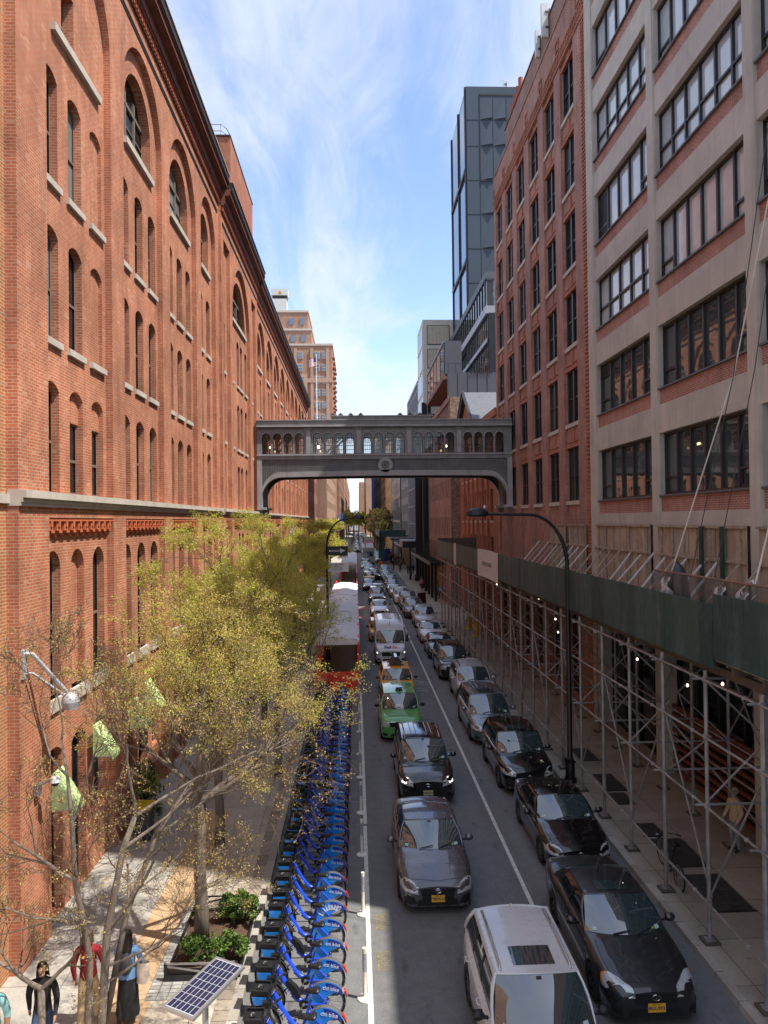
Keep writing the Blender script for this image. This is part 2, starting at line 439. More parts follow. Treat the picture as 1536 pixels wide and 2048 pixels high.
sheet('pavement_cream_strip', -4.0, KL-.5, 4, 14.6, .154, 'walk_cream')
sheet('pavement_cream_strip', -4.0, KL-.5, 18.1, 22.2, .154, 'walk_cream')
sheet('pavement_block_strip', -4.2, KL-.5, 14.6, 18.1, .158, 'belgian_block')
# road markings
def mark(pts, z=.004, m='white_line', name='road_marking'):
    b = MB(); b.poly([(x, y, z) for x, y in pts]); return b
mk = MB()
for a, c in ((-5, 22.9), (23.05, 40.6)):
    mk.poly([(.14, a, .004), (.245, a, .004), (.20, c, .004), (.10, c, .004)] if False else [(.14, a, .004), (.245, a, .004), (.235, c, .004), (.13, c, .004)])
mk.poly([(.13, 40.6, .004), (.20, 40.6, .004), (.20, 41.1, .004), (.13, 41.1, .004)])
mk.poly([(4.13, -5, .004), (4.23, -5, .004), (4.26, 58, .004), (4.16, 58, .004)])
mk.poly([(4.17, 74, .004), (4.27, 74, .004), (4.3, 200, .004), (4.2, 200, .004)])
for i in range(5): mk.poly([(4.16, 59+i*3.1, .004), (4.27, 59+i*3.1, .004), (4.27, 60.6+i*3.1, .004), (4.16, 60.6+i*3.1, .004)])
tag(mk.build('road_marking', MATS['white_line']), kind='structure')
wm = MB()
def chev(yc, xc=3.45):
    for s in (-1, 1):
        for o in (0, .55):
            wm.poly([(xc, yc+o+.5, .004), (xc, yc+o+.68, .004), (xc+s*.5, yc+o+.18, .004), (xc+s*.5, yc+o, .004)][::s])
def bikemark(yc, xc=3.45):
    for s in (-1, 1):
        n = 18; r0, r1 = .20, .27
        for i in range(n):
            a, b2 = 2*PI*i/n, 2*PI*(i+1)/n
            wm.poly([(xc+s*.36+r*math.cos(t), yc+r*1.9*math.sin(t), .004) for r, t in ((r0, a), (r1, a), (r1, b2), (r0, b2))])
    for p, q in (((-.36, 0), (-.1, .75)), ((-.1, .75), (.36, 0)), ((-.1, .75), (.24, .8)), ((.24, .8), (.36, 0)), ((-.2, .85), (0, .85))):
        d = Vector((q[0]-p[0], q[1]-p[1])).normalized()*.035; wm.poly([(xc+p[0]-d.y, yc+p[1]+d.x, .0045), (xc+p[0]+d.y, yc+p[1]-d.x, .0045), (xc+q[0]+d.y, yc+q[1]-d.x, .0045), (xc+q[0]-d.y, yc+q[1]+d.x, .0045)])
chev(40.3); bikemark(42.6); chev(73); bikemark(76); chev(82)
# small survey scribbles near the line
for x, y in ((-.02, 27.2), (.0, 24.9)):
    wm.poly([(x-.32, y, .004), (x-.28, y, .004), (x-.28, y+.5, .004), (x-.32, y+.5, .004)]); wm.poly([(x-.32, y, .004), (x+.02, y-.1, .004), (x+.02, y-.05, .004), (x-.28, y+.05, .004)])
tag(wm.build('lane_symbol', MATS['worn_line']), kind='structure')
ym = MB(); random.seed(3)
for yy in (15.55, 17.1):
    for i in range(9):
        y = yy+i*.08; pts = [(.36+random.uniform(-.02, .02), y), (.5, y+random.uniform(-.04, .04)), (.62+random.uniform(-.03, .03), y+.02)]
        ym.poly([(pts[0][0], pts[0][1], .004), (pts[2][0], pts[2][1], .004), (pts[2][0], pts[2][1]+.03, .004), (pts[0][0], pts[0][1]+.03, .004)])
    ym.poly([(.36, yy, .0045), (.39, yy, .0045), (.39, yy+.66, .0045), (.36, yy+.66, .0045)])
tag(ym.build('kerb_paint_marking', MATS['yellow_mark']), kind='structure')

# ------------------------------------------------------------ left brick building (three joined fronts = three buildings)
def lwindow(P, parent, u0, u1, v0, v1, rise, d, sill=True, style='sash', blind=False, sub=True):
    """a window unit set at depth d: frame bars + panes, sill as sub-part"""
    b = MB(); f = .055
    # glass
    pts = arch_pts(u0, u1, v0, v1, rise, 8)
    b.add([P(a, c, d) for a, c in pts], [tuple(range(len(pts)))], 1)
    # frame ring
    ins = arch_pts(u0+f, u1-f, v0+f, v1-f, max(0, rise-f*.5) if rise < (u1-u0)/2-.01 else rise-f, 8)
    n = len(pts)
    b.add([P(a, c, d-.03) for a, c in pts]+[P(a, c, d-.03) for a, c in ins], [(i, (i+1) % n, n+(i+1) % n, n+i) for i in range(n)], 0)
    w = u1-u0
    if style == 'sash':
        vm = v0+(v1-v0)*.47; wbox(b, P, u0+f, u1-f, vm-.035, vm+.035, d-.045, d-.005, 0)
        um = (u0+u1)/2; wbox(b, P, um-.018, um+.018, v0+f, vm, d-.028, d-.004, 0)
    elif style == 'big':
        vm = v0+(v1-v0)*.36; vt = v0+(v1-v0)*.62
        for uu in (u0+w/3, u0+2*w/3): wbox(b, P, uu-.07, uu+.07, v0, v1-rise*.35, d-.07, d-.004, 0)
        for vv in (vt,): wbox(b, P, u0+f, u1-f, vv-.06, vv+.06, d-.08, d-.004, 0)
        wbox(b, P, u0+f, u1-f, vm-.025, vm+.025, d-.04, d-.004, 0)
    o = b.build('window', [MATS['frame_bronze'], MATS['pane_blind' if blind else 'pane_dark']], parent)
    return o
def lsill(P, parent, u0, u1, v, d0=-.07, d1=.25, h=.16):
    b = MB(); wbox(b, P, u0-.12, u1+.12, v-h, v, d0, d1); return b.build('window_sill', MATS['limestone'], parent)

def left_block(name, y0, y1, xw, bays, ztop, label, first=False, detail=True, brickm='brick_orange'):
    """bays: (u0,u1,kind) kind 'arch' | 'narrow'"""
    root = empty(name, (xw-4, (y0+y1)/2, .15), label=label, cat='building', group='joined brick fronts along the left pavement')
    P = PL(xw); W = MB()
    RB, REC, REV = 10.15, .2, .22
    holes = []; 
    for (a, b_, kd, cols) in bays:
        if kd == 'arch': holes.append(arch_pts(a, b_, RB, ztop-2.35, (b_-a)/2-.001, 18))
        elif kd == 'narrow': holes.append(arch_pts(a, b_, RB, ztop-2.6, (b_-a)/2-.001, 10))
        else: holes.append(arch_pts(a, b_, RB, ztop-2.6, 0))
    wall(W, P, [(y0, 9.8), (y1, 9.8), (y1, ztop-1.6), (y0, ztop-1.6)], holes, 0., 0, REC, 0)
    lowh = [[(a, .15), (b_, .15), (b_, 9.56), (a, 9.56)] for (a, b_, kd, cols) in bays]
    # lower piers: one strip between bays
    edges = [y0]+[x for (a, b_, *_) in bays for x in (a, b_)]+[y1]
    for i in range(0, len(edges), 2):
        a, b_ = edges[i], edges[i+1]
        W.add([P(a, .15, 0), P(b_, .15, 0), P(b_, 9.56, 0), P(a, 9.56, 0)], [(0, 1, 2, 3)], 0)
        for e in (a, b_):
            if e in (y0, y1): continue
            W.add([P(e, .15, 0), P(e, .15, REC), P(e, 9.56, REC), P(e, 9.56, 0)], [(0, 1, 2, 3)], 0)
    W.add([P(y0, 9.56, 0), P(y1, 9.56, 0), P(y1, 9.8, 0), P(y0, 9.8, 0)], [(0, 1, 2, 3)], 0)
    for (a, b_, *_) in bays: W.add([P(a, 9.56, 0), P(b_, 9.56, 0), P(b_, 9.56, REC), P(a, 9.56, REC)], [(0, 1, 2, 3)], 0)
    rows = ((17.6, 20.3), (13.8, 16.5), (10.15, 12.8))
    for bi, (a, b_, kd, cols) in enumerate(bays):
        c = (a+b_)/2; cw = .9 if kd == 'arch' else .75
        up, low, wins = [], [], []
        tops = ztop-2.35-.0
        for j, uc in enumerate(cols):
            for r, (v0, v1) in enumerate(rows):
                up.append(arch_pts(uc-cw/2, uc+cw/2, v0+(.0 if r < 2 else .02), v1, .2, 6)); wins.append((uc, v0, v1, r, j))
            if kd != 'flat': low.append((uc, arch_pts(uc-cw/2, uc+cw/2, 5.3, 8.78, cw/2-.001, 10), j))
        rev_up = [REV]*len(up); top_arch = None
        if kd == 'arch':
            r_in = (b_-a)/2-.78; s0 = ztop-5.75; sp = ztop-2.35-(b_-a)/2
            if not (first and bi == 0):
                top_arch = (c-r_in, c+r_in, s0, sp+r_in+.05, r_in-.001); up.append(arch_pts(*top_arch, 14)); rev_up.append(.34)
            else:
                up.append([(18.48, 21.5), (19.3, 21.5), (19.3, 22.9), (18.48, 22.9)]); rev_up.append(.3)
        top = ztop-2.35 if kd == 'arch' else ztop-2.6
        out = arch_pts(a, b_, RB, top, ((b_-a)/2-.001) if kd in ('arch', 'narrow') else 0, 18)
        if kd == 'arch' or kd == 'narrow' or kd == 'flat':
            wall(W, P, out, up, REC, 0, rev_up, 0)
        g = []
        gl = []
        for (uc, hp, j) in low: gl.append(hp)
        gf = []
        if detail:
            for j, uc in enumerate(cols):
                gf.append((uc, .17 if j in (0, 1) and kd == 'arch' else 1.6, 4.15))
        for uc, v0, v1 in gf: gl.append(arch_pts(uc-.48, uc+.48, v0, v1, .2, 6))
        wall(W, P, [(a, .15), (b_, .15), (b_, 9.56), (a, 9.56)], gl, REC, 0, [REV+.05]*len(gl), 0)
        for (uc, v0, v1, r, j) in wins:
            blindwall = detail and first and bi == 0 and j == 2 and r < 2
            D = REC+REV
            if first and bi == 0 and r == 2 and j >= 1:      # bricked arch with a small window low down
                W.add([P(uc-.45, 12.0, D-.1), P(uc+.45, 12.0, D-.1), P(uc+.45, 12.85, D-.1), P(uc-.45, 12.85, D-.1)], [(0, 1, 2, 3)], 0)
                W.add([P(uc-.45, 12.0, D-.1), P(uc+.45, 12.0, D-.1), P(uc+.45, 12.0, D), P(uc-.45, 12.0, D)], [(0, 1, 2, 3)], 0)
                lwindow(P, root, uc-.45, uc+.45, v0+.02, 12.0, 0, D-.01)
            elif blindwall:
                W.add([P(uc-.46, v0, D-.12), P(uc+.46, v0, D-.12), P(uc+.46, v1, D-.12), P(uc-.46, v1, D-.12)], [(0, 1, 2, 3)], 0)
                lsill(P, root, uc-.45, uc+.45, v0, REC-.1, REC+.2)
            else:
                o = lwindow(P, root, uc-cw/2, uc+cw/2, v0, v1, .2, D-.01, blind=((bi+j+r) % 4 == 1))
                if r < 2: lsill(P, o, uc-cw/2, uc+cw/2, v0, REC-.08, D-.01)
        if kd == 'arch':
            if top_arch:
                o = lwindow(P, root, *top_arch, REC+.33, style='big', blind=(bi % 2 == 0)); lsill(P, o, top_arch[0]+.02, top_arch[1]-.02, top_arch[2], REC-.12, REC+.33, .2)
            else:
                o = lwindow(P, root, 18.48, 19.3, 21.5, 22.9, 0, REC+.29); lsill(P, root, 17.95, 20.95, 21.45, REC-.12, REC+.12, .2)
        for (uc, hp, j) in low:
            if first and bi == 0 and j == 1:
                W.add([P(uc-.47, 5.3, REC+.18), P(uc+.47, 5.3, REC+.18), P(uc+.47, 8.9, REC+.18), P(uc-.47, 8.9, REC+.18)], [(0, 1, 2, 3)], 0)
                lsill(P, root, uc-cw/2, uc+cw/2, 5.3, REC-.1, REC+.2, .3)
            elif detail:
                o = lwindow(P, root, uc-cw/2, uc+cw/2, 5.3, 8.78, cw/2-.001, REC+REV-.01); lsill(P, o, uc-cw/2, uc+cw/2, 5.3, REC-.08, REC+REV-.01, .3)
            else: lwindow(P, root, uc-cw/2, uc+cw/2, 5.3, 8.78, cw/2-.001, REC+REV-.01)
        for j, (uc, v0, v1) in enumerate(gf):
            b = MB(); D = REC+REV+.04
            b.add([P(x, y, D) for x, y in arch_pts(uc-.48, uc+.48, v0, v1, .2, 6)], [tuple(range(9))], 1)
            for e in (-.45, 0, .45): wbox(b, P, uc+e-.03, uc+e+.03, v0, v1-.1, D-.05, D-.004, 0)
            for vv in (v0+.1, (v0+v1)/2+.5): wbox(b, P, uc-.45, uc+.45, vv-.04, vv+.04, D-.056, D-.004, 0)
            b.build('door' if v0 < 1 else 'window', [MATS['frame_dark'], MATS['pane_dark']], root)
        # corbel table under the band
        if detail or kd == 'arch':
            T = MB(); n = max(3, int((b_-a)/.44)); st = (b_-a)/n
            wbox(T, P, a+.002, b_-.002, 9.48, 9.56, .02, REC+.01); wbox(T, P, a+.002, b_-.002, 9.2, 9.26, .10, REC+.01)
            for i in range(n):
                u = a+(i+.5)*st; wbox(T, P, u-.12, u+.12, 9.26, 9.48, .05, REC+.01); wbox(T, P, u-.07, u+.07, 9.12, 9.2, .12, REC+.01)
                wbox(T, P, u-.05, u+.05, 9.35, 9.48, .02, .06)
            T.build('corbel_table', MATS['terracotta'], root)
    # near end wall and far end wall
    for e in (y0, y1): W.add([P(e, .15, 0), P(e, .15, 9.), P(e, ztop, 9.), P(e, ztop, 0)], [(0, 1, 2, 3)], 0)
    W.add([P(y0, .15, 9.), P(y1, .15, 9.), P(y1, ztop, 9.), P(y0, ztop, 9.)], [(0, 1, 2, 3)], 0)
    # frieze above the arches
    z = ztop-1.6
    W.add([P(y0, z, 0), P(y1, z, 0), P(y1, ztop, 0), P(y0, ztop, 0)], [(0, 1, 2, 3)], 0)
    W.build('wall', MATS[brickm], root)
    rf = MB(); rf.box(xw-9, xw-.01, y0, y1, ztop-.5, ztop-.4); rf.build('roof', MATS['cornice_top'], root)
    # limestone band
    B = MB()
    for (v0, v1, dd) in ((9.8, 9.88, -.06), (9.88, 9.97, -.1), (9.97, 10.13, -.17), ): wbox(B, P, y0-.02, y1+.02, v0, v1, dd, REC+.02)
    B.build('stone_band', MATS['limestone'], root)
    # cornice: grooves, dentils, mouldings
    Cn = MB()
    zt = ztop
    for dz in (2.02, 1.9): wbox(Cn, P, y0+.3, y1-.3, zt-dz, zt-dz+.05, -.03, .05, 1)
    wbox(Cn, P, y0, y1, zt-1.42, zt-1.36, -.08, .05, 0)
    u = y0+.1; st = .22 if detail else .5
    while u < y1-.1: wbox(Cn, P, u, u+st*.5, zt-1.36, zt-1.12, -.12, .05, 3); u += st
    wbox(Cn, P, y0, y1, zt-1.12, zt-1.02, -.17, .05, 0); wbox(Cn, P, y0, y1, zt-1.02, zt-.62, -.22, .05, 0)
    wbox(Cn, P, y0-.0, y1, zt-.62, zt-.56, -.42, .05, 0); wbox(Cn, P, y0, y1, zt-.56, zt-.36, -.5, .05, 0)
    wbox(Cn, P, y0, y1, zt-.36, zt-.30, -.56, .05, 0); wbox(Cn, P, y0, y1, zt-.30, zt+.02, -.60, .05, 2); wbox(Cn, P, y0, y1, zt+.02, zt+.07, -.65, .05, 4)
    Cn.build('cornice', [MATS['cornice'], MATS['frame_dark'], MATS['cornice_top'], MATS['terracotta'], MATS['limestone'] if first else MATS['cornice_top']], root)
    return root
b1 = [(17.08, 21.56, 'arch', (17.75, 19.3, 20.85)), (22.71, 27.24, 'arch', (23.4, 24.97, 26.54)), (28.35, 33.05, 'arch', (29.13, 30.7, 32.27)), (34.1, 37.6, 'arch', (34.9, 36.6))]
left_block('brick_building', 15.55, 38.5, WL, b1, 27.35, 'orange brick building at the left with three tall arched windows, nearest along the pavement', first=True)
b2 = [(39.2, 41.2, 'flat', (40.2,)), (42.0, 48.8, 'arch', (42.8, 45.0, 46.3, 48.1)), (49.7, 51.7, 'flat', (50.7,))]
left_block('brick_building', 38.5, 52.6, WL+.14, b2, 27.0, 'orange brick block one arch wide, where the skybridge meets the left side')
b3 = [(53.6+i*5.5, 58.1+i*5.5, 'arch', (54.9+i*5.5, 56.8+i*5.5)) for i in range(10)]
left_block('brick_building', 52.6, 108.6, WL, b3, 26.7, 'long orange brick building with a row of arched windows beyond the skybridge', detail=False)
# nearest sliver of wall left of the first pier
root = empty('brick_building', (-9, 11, .15), label='buff orange brick wall with tall windows, cut by the left photo edge', cat='building')
W = MB(); P = PL(-7.2); hs = [(11.6, 14.75, 5.5, 9.1), (11.6, 14.75, 10.9, 13.1), (11.6, 14.75, 14.6, 17.3), (11.6, 14.75, 18.4, 21.), (11.6, 14.75, .9, 4.2)]
wall(W, P, [(4, .15), (15.6, .15), (15.6, 27), (4, 27)], [[(a, c), (b_, c), (b_, d), (a, d)] for a, b_, c, d in hs], 0, 0, .25, 0)
W.add([P(4, .15, 0), P(4, .15, 6), P(4, 27, 6), P(4, 27, 0)], [(0, 1, 2, 3)])
W.build('wall', MATS['brick_buff_orange'], root)
for a, b_, c, d in hs: o = lwindow(P, root, a, b_, c, d, 0, .24, style='sash'); lsill(P, o, a, b_, c, -.1, .24, .2)
B = MB(); wbox(B, P, 4, 15.6, 9.85, 10.05, -.08, .05); B.build('stone_band', MATS['limestone'], root)
# rooftop brick house behind the cornice
root = empty('rooftop_house', (-11.5, 64, 26.3), label='plain brick rooftop house with small arched openings above the left cornice', cat='rooftop house')
W = MB(); P = PL(-9.5)
wh = [arch_pts(59.3+i*2.2, 60.0+i*2.2, 33.2, 34.9, .34, 8) for i in range(5)]
wall(W, P, [(58.2, 26), (70.8, 26), (70.8, 39.75), (58.2, 39.75)], wh, 0, 0, .3, 0)
for e in (58.2, 70.8): W.add([P(e, 26, 0), P(e, 26, 5), P(e, 39.75, 5), P(e, 39.75, 0)], [(0, 1, 2, 3)], 0)
W.add([P(58.2, 39.75, 0), P(70.8, 39.75, 0), P(70.8, 39.75, 5), P(58.2, 39.75, 5)], [(0, 1, 2, 3)], 0)
W.build('wall', MATS['brick_rust'], root)
for h in wh:
    b = MB(); b.add([P(a, c, .28) for a, c in h], [tuple(range(len(h)))]); b.build('window', MATS['pane_dark'], root)
b = MB(); P2 = P
wbox(b, P, 58.1, 70.9, 39.75, 39.85, -.05, 5.05); b.build('roof_edge', MATS['cornice_top'], root)
b = MB()
for z in (40.4, 40.9): b.tube([(-14, 58.6, z), (-10.2, 58.6, z), (-9.9, 58.9, z-.15), (-9.8, 60.0, z-.1)], .035, 6)
for x in (-13.6, -12.6, -11.4, -10.3): b.tube([(x, 58.6, 39.8), (x, 58.6, 40.9)], .03, 6)
b.tube([(-9.8, 60, 39.8), (-9.8, 60, 40.8)], .03, 6)
b.build('railing', mat('galvanised', (.42, .43, .45), .45, .6), root)
b = MB(); b.tube([(-13.1, 58.5, 39.8), (-13.1, 58.5, 41.4)], .22, 10); b.build('vent_pipe', MATS['galvanised'], root)
# ------------------------------------------------------------ right: concrete framed factory, nearest
def quadw(b, P, u0, u1, v0, v1, d, k=None): b.add([P(u0, v0, d), P(u1, v0, d), P(u1, v1, d), P(u0, v1, d)], [(0, 1, 2, 3)], k)
root = empty('factory_building', (15, 24, .15), label='concrete framed building with wide dark metal windows and brick strips, nearest on the right', cat='building')
P = PR(WR); Y0, Y1, TOP = 13.8, 34.1, 36.9
cols = [(13.8, 14.2), (19.66, 20.2), (26.4, 26.96), (33.2, 34.1)]
bays = [(14.2, 19.66), (20.2, 26.4), (26.96, 33.2)]
fr = MB(); bw_ = MB(); per = 3.87
for a, b_ in cols: wbox(fr, P, a, b_, .15, TOP, -.06, .5)
for k in range(7):
    s = 10.15+per*k
    for a, b_ in bays:
        # beam over the window, proud of the brick strip
        wbox(fr, P, a, b_, s+2.3, s+3.32 if k < 6 else TOP, -.002, .5)
        bw_ = MB(); wbox(bw_, P, a, b_, s-.55, s-.001, .06, .5); bw_.build('brick_strip', MATS['brick_spandrel'], root)
for a, b_ in bays:
    wbox(fr, P, a, b_, 9.12, 9.6, -.002, .5)
    bw_ = MB(); wbox(bw_, P, a, b_, 6.0, 9.12, .3, .5); bw_.build('brick_strip', MATS['brick_spandrel'], root)
bk = MB(); bk.add([P(Y0, .15, .1), P(Y0, TOP, .1), P(Y0, TOP, 14), P(Y0, .15, 14)], [(0, 1, 2, 3)]); bk.add([P(Y1, .15, .51), P(Y1, TOP, .51), P(Y1, TOP, 14), P(Y1, .15, 14)], [(0, 1, 2, 3)])
bk.add([P(Y0, TOP-.3, .4), P(Y1, TOP-.3, .4), P(Y1, TOP-.3, 14), P(Y0, TOP-.3, 14)], [(0, 1, 2, 3)]); bk.add([P(Y0, .15, 14), P(Y1, .15, 14), P(Y1, TOP, 14), P(Y0, TOP, 14)], [(0, 1, 2, 3)])
fr.build('concrete_frame', MATS['concrete_wall'], root);  bk.build('wall', MATS['brick_brown'], root)
mat('sill_slate', (.12, .12, .13), .7); mat('interior_white', (.42, .44, .45), .8); mat('frame_grey', (.06, .055, .06), .45, .3)
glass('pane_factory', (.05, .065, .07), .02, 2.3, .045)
glass('pane_factory_sky_tint', (.44, .50, .53), .05, 2.3, .03)  # pale sky reflection put into the pane's base colour, for the upper rows
for k in range(7):
    s = 10.15+per*k
    for bi, (a, b_) in enumerate(bays):
        b = MB(); D = .28; n = (5, 6, 5)[bi]; v0, v1 = s+.06, s+2.3
        split = (k in (3, 5) and bi == 1) or (k in (2, 4) and bi == 2)
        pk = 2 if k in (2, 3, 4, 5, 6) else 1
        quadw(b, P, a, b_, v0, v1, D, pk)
        for i in range(n+1):
            u = a+(b_-a)*i/n; wbox(b, P, max(a, u-.05), min(b_, u+.05), v0, v1, D-.09, D-.004, 0)
        wbox(b, P, a, b_, v0, v0+.07, D-.095, D-.004, 0); wbox(b, P, a, b_, v1-.09, v1, D-.095, D-.004, 0)
        hr = v0+(v1-v0)*(.40 if split else .27)
        for i in range(n):
            if split or i in (0, n-1):
                u0, u1 = a+(b_-a)*i/n, a+(b_-a)*(i+1)/n; wbox(b, P, u0, u1, hr-.04, hr+.04, D-.085, D-.004, 0)
                if not split:
                    for e0, e1, z0, z1 in ((u0+.05, u0+.11, v0+.07, hr-.04), (u1-.11, u1-.05, v0+.07, hr-.04), (u0+.05, u1-.05, v0+.07, v0+.12)): wbox(b, P, e0, e1, z0, z1, D-.075, D-.004, 0)
        if bi == 2 and k == 3: 
            for j in range(18): wbox(b, P, b_-(b_-a)/n+.05, b_-.05, v0+.1+j*.11, v0+.15+j*.11, D-.08, D-.006, 0)
        if bi == 2 and k == 1:
            for j in range(5): wbox(b, P, b_-(b_-a)/n+.05, b_-.05, v1-.6+j*.1, v1-.55+j*.1, D-.08, D-.006, 0)
        # pale reveal strips
        for e0, e1 in ((a+.001, a+.03), (b_-.03, b_-.001)): wbox(b, P, e0, e1, v0, v1, .02, D-.1, 3)
        o = b.build('window', [MATS['frame_dark'], MATS['pane_factory'], MATS['pane_factory_sky_tint'], MATS['concrete_patch']], root)
        sl = MB(); wbox(sl, P, a+.002, b_-.002, s, s+.06, -.04, D); sl.build('window_sill', MATS['sill_slate'], o)
b = MB(); b.box(WR+3, WR+3.5, 15, 20, 9, 9.1)
# plywood boarding between the columns at first floor level
def plytex():
    t = NT('plywood'); t.set(.85, 0, .2); v = t.coord()
    sp = t.n('ShaderNodeSeparateXYZ'); t.l(v, sp.inputs[0])
    w = t.n('ShaderNodeTexWhiteNoise'); w.noise_dimensions = '1D'; t.l(t.math('FLOOR', t.math('DIVIDE', t.math('ADD', sp.outputs[0], sp.outputs[1]), .61)), w.inputs['W'])
    n = t.noise(v, 2.2, 6, .7, (3., 3., .35)); n2 = t.noise(v, 1.1, 3)
    c = t.mix(t.ramp(n, [(.3, 0.), (.7, 1.)]), (.38, .28, .19), (.62, .47, .34))
    c = t.mix(t.math('MULTIPLY', w.outputs[0], .75), c, (.32, .29, .265))
    c = t.mix(t.ramp(n2, [(.35, .35), (.6, 0.)]), c, (.10, .075, .055)); t.base(c)
plytex()
mat('old_timber', (.34, .27, .20), .85, var=.35, scale=6); mat('grey_timber', (.45, .44, .43), .8, var=.2, scale=6)
mat('green_paint_dark', (.016, .045, .033), .6, var=.3)
for (a, b_) in bays+[(cols[3][1]+.6, 37.6), (38.1, 41.2)]:
    near = b_ < 34
    r = tag(empty('plywood_hoarding', (10.98, (a+b_)/2, 6.5)), {20.2: 'weathered plywood boards with two dark green posts, in the second bay of the concrete building', 26.96: 'weathered plywood boards filling the bay beside the brick building, streaked grey', 14.2: 'weathered plywood boards in the nearest bay, cut by the right edge'}.get(a, 'plywood boards fixed to the brick wall above the sidewalk shed, %s' % ('nearer the concrete building' if a < 37 else 'farther along the wall')), 'hoarding', 'plywood boards above the shed')
    p = MB(); x = 10.95; u = a+.05; random.seed(int(a*7))
    while u < b_-.1:
        w = min(random.choice((.6, .61, 1.2)), b_-.05-u); o = random.uniform(0, .04)
        p.box(x-o-.02, x-o+.01, u+.008, u+w-.008, 6.45, 9.05+random.uniform(-.04, .05)); u += w
    p.build('board', MATS['plywood'], r)
    q = MB(); q.box(x-.13, x-.07, a+.02, b_-.02, 8.05, 8.13); q.box(x-.12, x-.05, a, b_, 9.05, 9.12)
    u = a+.3
    while u < b_: q.box(x-.10, x-.06, u, u+.06, 6.5, 9.05); u += .9
    q.build('batten', MATS['old_timber'], r)
    if a == 20.2:
        for uu in (21.3, 22.6):
            q = MB(); q.box(x-.22, x-.14, uu, uu+.16, 6.4, 9.1); q.build('post', MATS['green_paint_dark'], r)
# ground floor behind the scaffold
mat('dark_interior', (.02, .018, .017), .8); mat('shop_glass', (.03, .035, .04), .1)
gfl = MB()
for a, b_ in bays:
    quadw(gfl, P, a, b_, .15, 6.4, .6, 0)
    for i in range(5): wbox(gfl, P, a+(b_-a)*i/4-.05, a+(b_-a)*i/4+.05, .15, 4.4, .5, .59, 1)
    wbox(gfl, P, a, b_, 4.3, 4.6, .45, .59, 1)
    if a != 26.96:
        for zz in range(9): wbox(gfl, P, a, b_, .3+zz*.28, .42+zz*.28, .3, .4, 2)
gfl.build('shop_front', [MATS['pane_dark'], MATS['frame_dark'], mat('shutter_brown', (.16, .05, .03), .6)], root)

# ------------------------------------------------------------ right: red brick loft building, Y 34.1 - 57
root = empty('loft_building', (15, 46, .15), label='dark red brick building with paired sash windows where the skybridge meets the right side', cat='building')
W = MB(); Y0, Y1 = 34.1, 57.; ZT = 35.8
cb = [(36.2+3.57*i, 38.3+3.57*i) for i in range(6)]
per = 3.965; wrows = [(10.3+per*k, 13.02+per*k) for k in range(6)]
# piers at d=0 and recessed strips with windows
edges = [Y0]+[x for a, b_ in cb for x in (a-.12, b_+.12)]+[Y1]
for i in range(0, len(edges), 2): 
    quadw(W, P, edges[i], edges[i+1], .15, 33.25, 0)
    for e in (edges[i], edges[i+1]): W.add([P(e, .15, 0), P(e, .15, .12), P(e, 33.25, .12), P(e, 33.25, 0)], [(0, 1, 2, 3)])
for a, b_ in cb:
    hs = [arch_pts(a, b_, v0, v1, 0) for v0, v1 in wrows]+[[(a, .5), (b_, .5), (b_, 4.5), (a, 4.5)]]
    wall(W, P, [(a-.12, .15), (b_+.12, .15), (b_+.12, 33.25), (a-.12, 33.25)], hs, .12, 0, .12, 0)
    W.add([P(a-.12, 33.25, 0), P(b_+.12, 33.25, 0), P(b_+.12, 33.25, .12), P(a-.12, 33.25, .12)], [(0, 1, 2, 3)])
quadw(W, P, Y0, Y1, 33.25, ZT, 0)
for e in (Y0, Y1): W.add([P(e, .15, 0), P(e, ZT, 0), P(e, ZT, 14), P(e, .15, 14)], [(0, 1, 2, 3)])
W.add([P(Y0, ZT-.4, .35), P(Y1, ZT-.4, .35), P(Y1, ZT-.4, 14), P(Y0, ZT-.4, 14)], [(0, 1, 2, 3)]); W.add([P(Y0, .15, 14), P(Y1, .15, 14), P(Y1, ZT, 14), P(Y0, ZT, 14)], [(0, 1, 2, 3)])
wbox(W, P, Y0, Y1, ZT-.02, ZT+.06, -.05, .36)
D2 = W; W.k = 1   # corbel frieze and quoined edge strip
u = Y0+.3
while u < Y1-.3:
    wbox(D2, P, u, u+.12, 33.5, 33.95, -.08, .01); u += .3
wbox(D2, P, Y0, Y1, 33.3, 33.45, -.06, .01); wbox(D2, P, Y0, Y1, 33.95, 34.05, -.09, .01)
for i in range(7):
    u = 35.2+i*3.57; wbox(D2, P, u-.3, u+.3, 34.3, 34.36, -.05, .01); wbox(D2, P, u-.3, u+.3, 34.8, 34.86, -.05, .01); wbox(D2, P, u-.3, u-.24, 34.36, 34.8, -.05, .01); wbox(D2, P, u+.24, u+.3, 34.36, 34.8, -.05, .01)
z = .2
while z < ZT-.2: wbox(D2, P, 34.1, 34.75, z, z+.1, -.05, .01); z += .2
for a, b_ in cb:          # spandrel panels
    for v0, v1 in wrows:
        m0 = v1+.28; m1 = v1+.95; c = (a+b_)/2
        for x0, x1, z0, z1 in ((a+.1, a+.8, m0, m0+.06), (b_-.8, b_-.1, m0, m0+.06), (c-.25, c+.25, m0-.02, m1)):
            wbox(D2, P, x0, x1, z0, z1, .06, .13)
        wbox(D2, P, a-.1, b_+.1, v1, v1+.2, .05, .13)
W.build('wall', [MATS['brick_red'], MATS['brick_rust']], root)
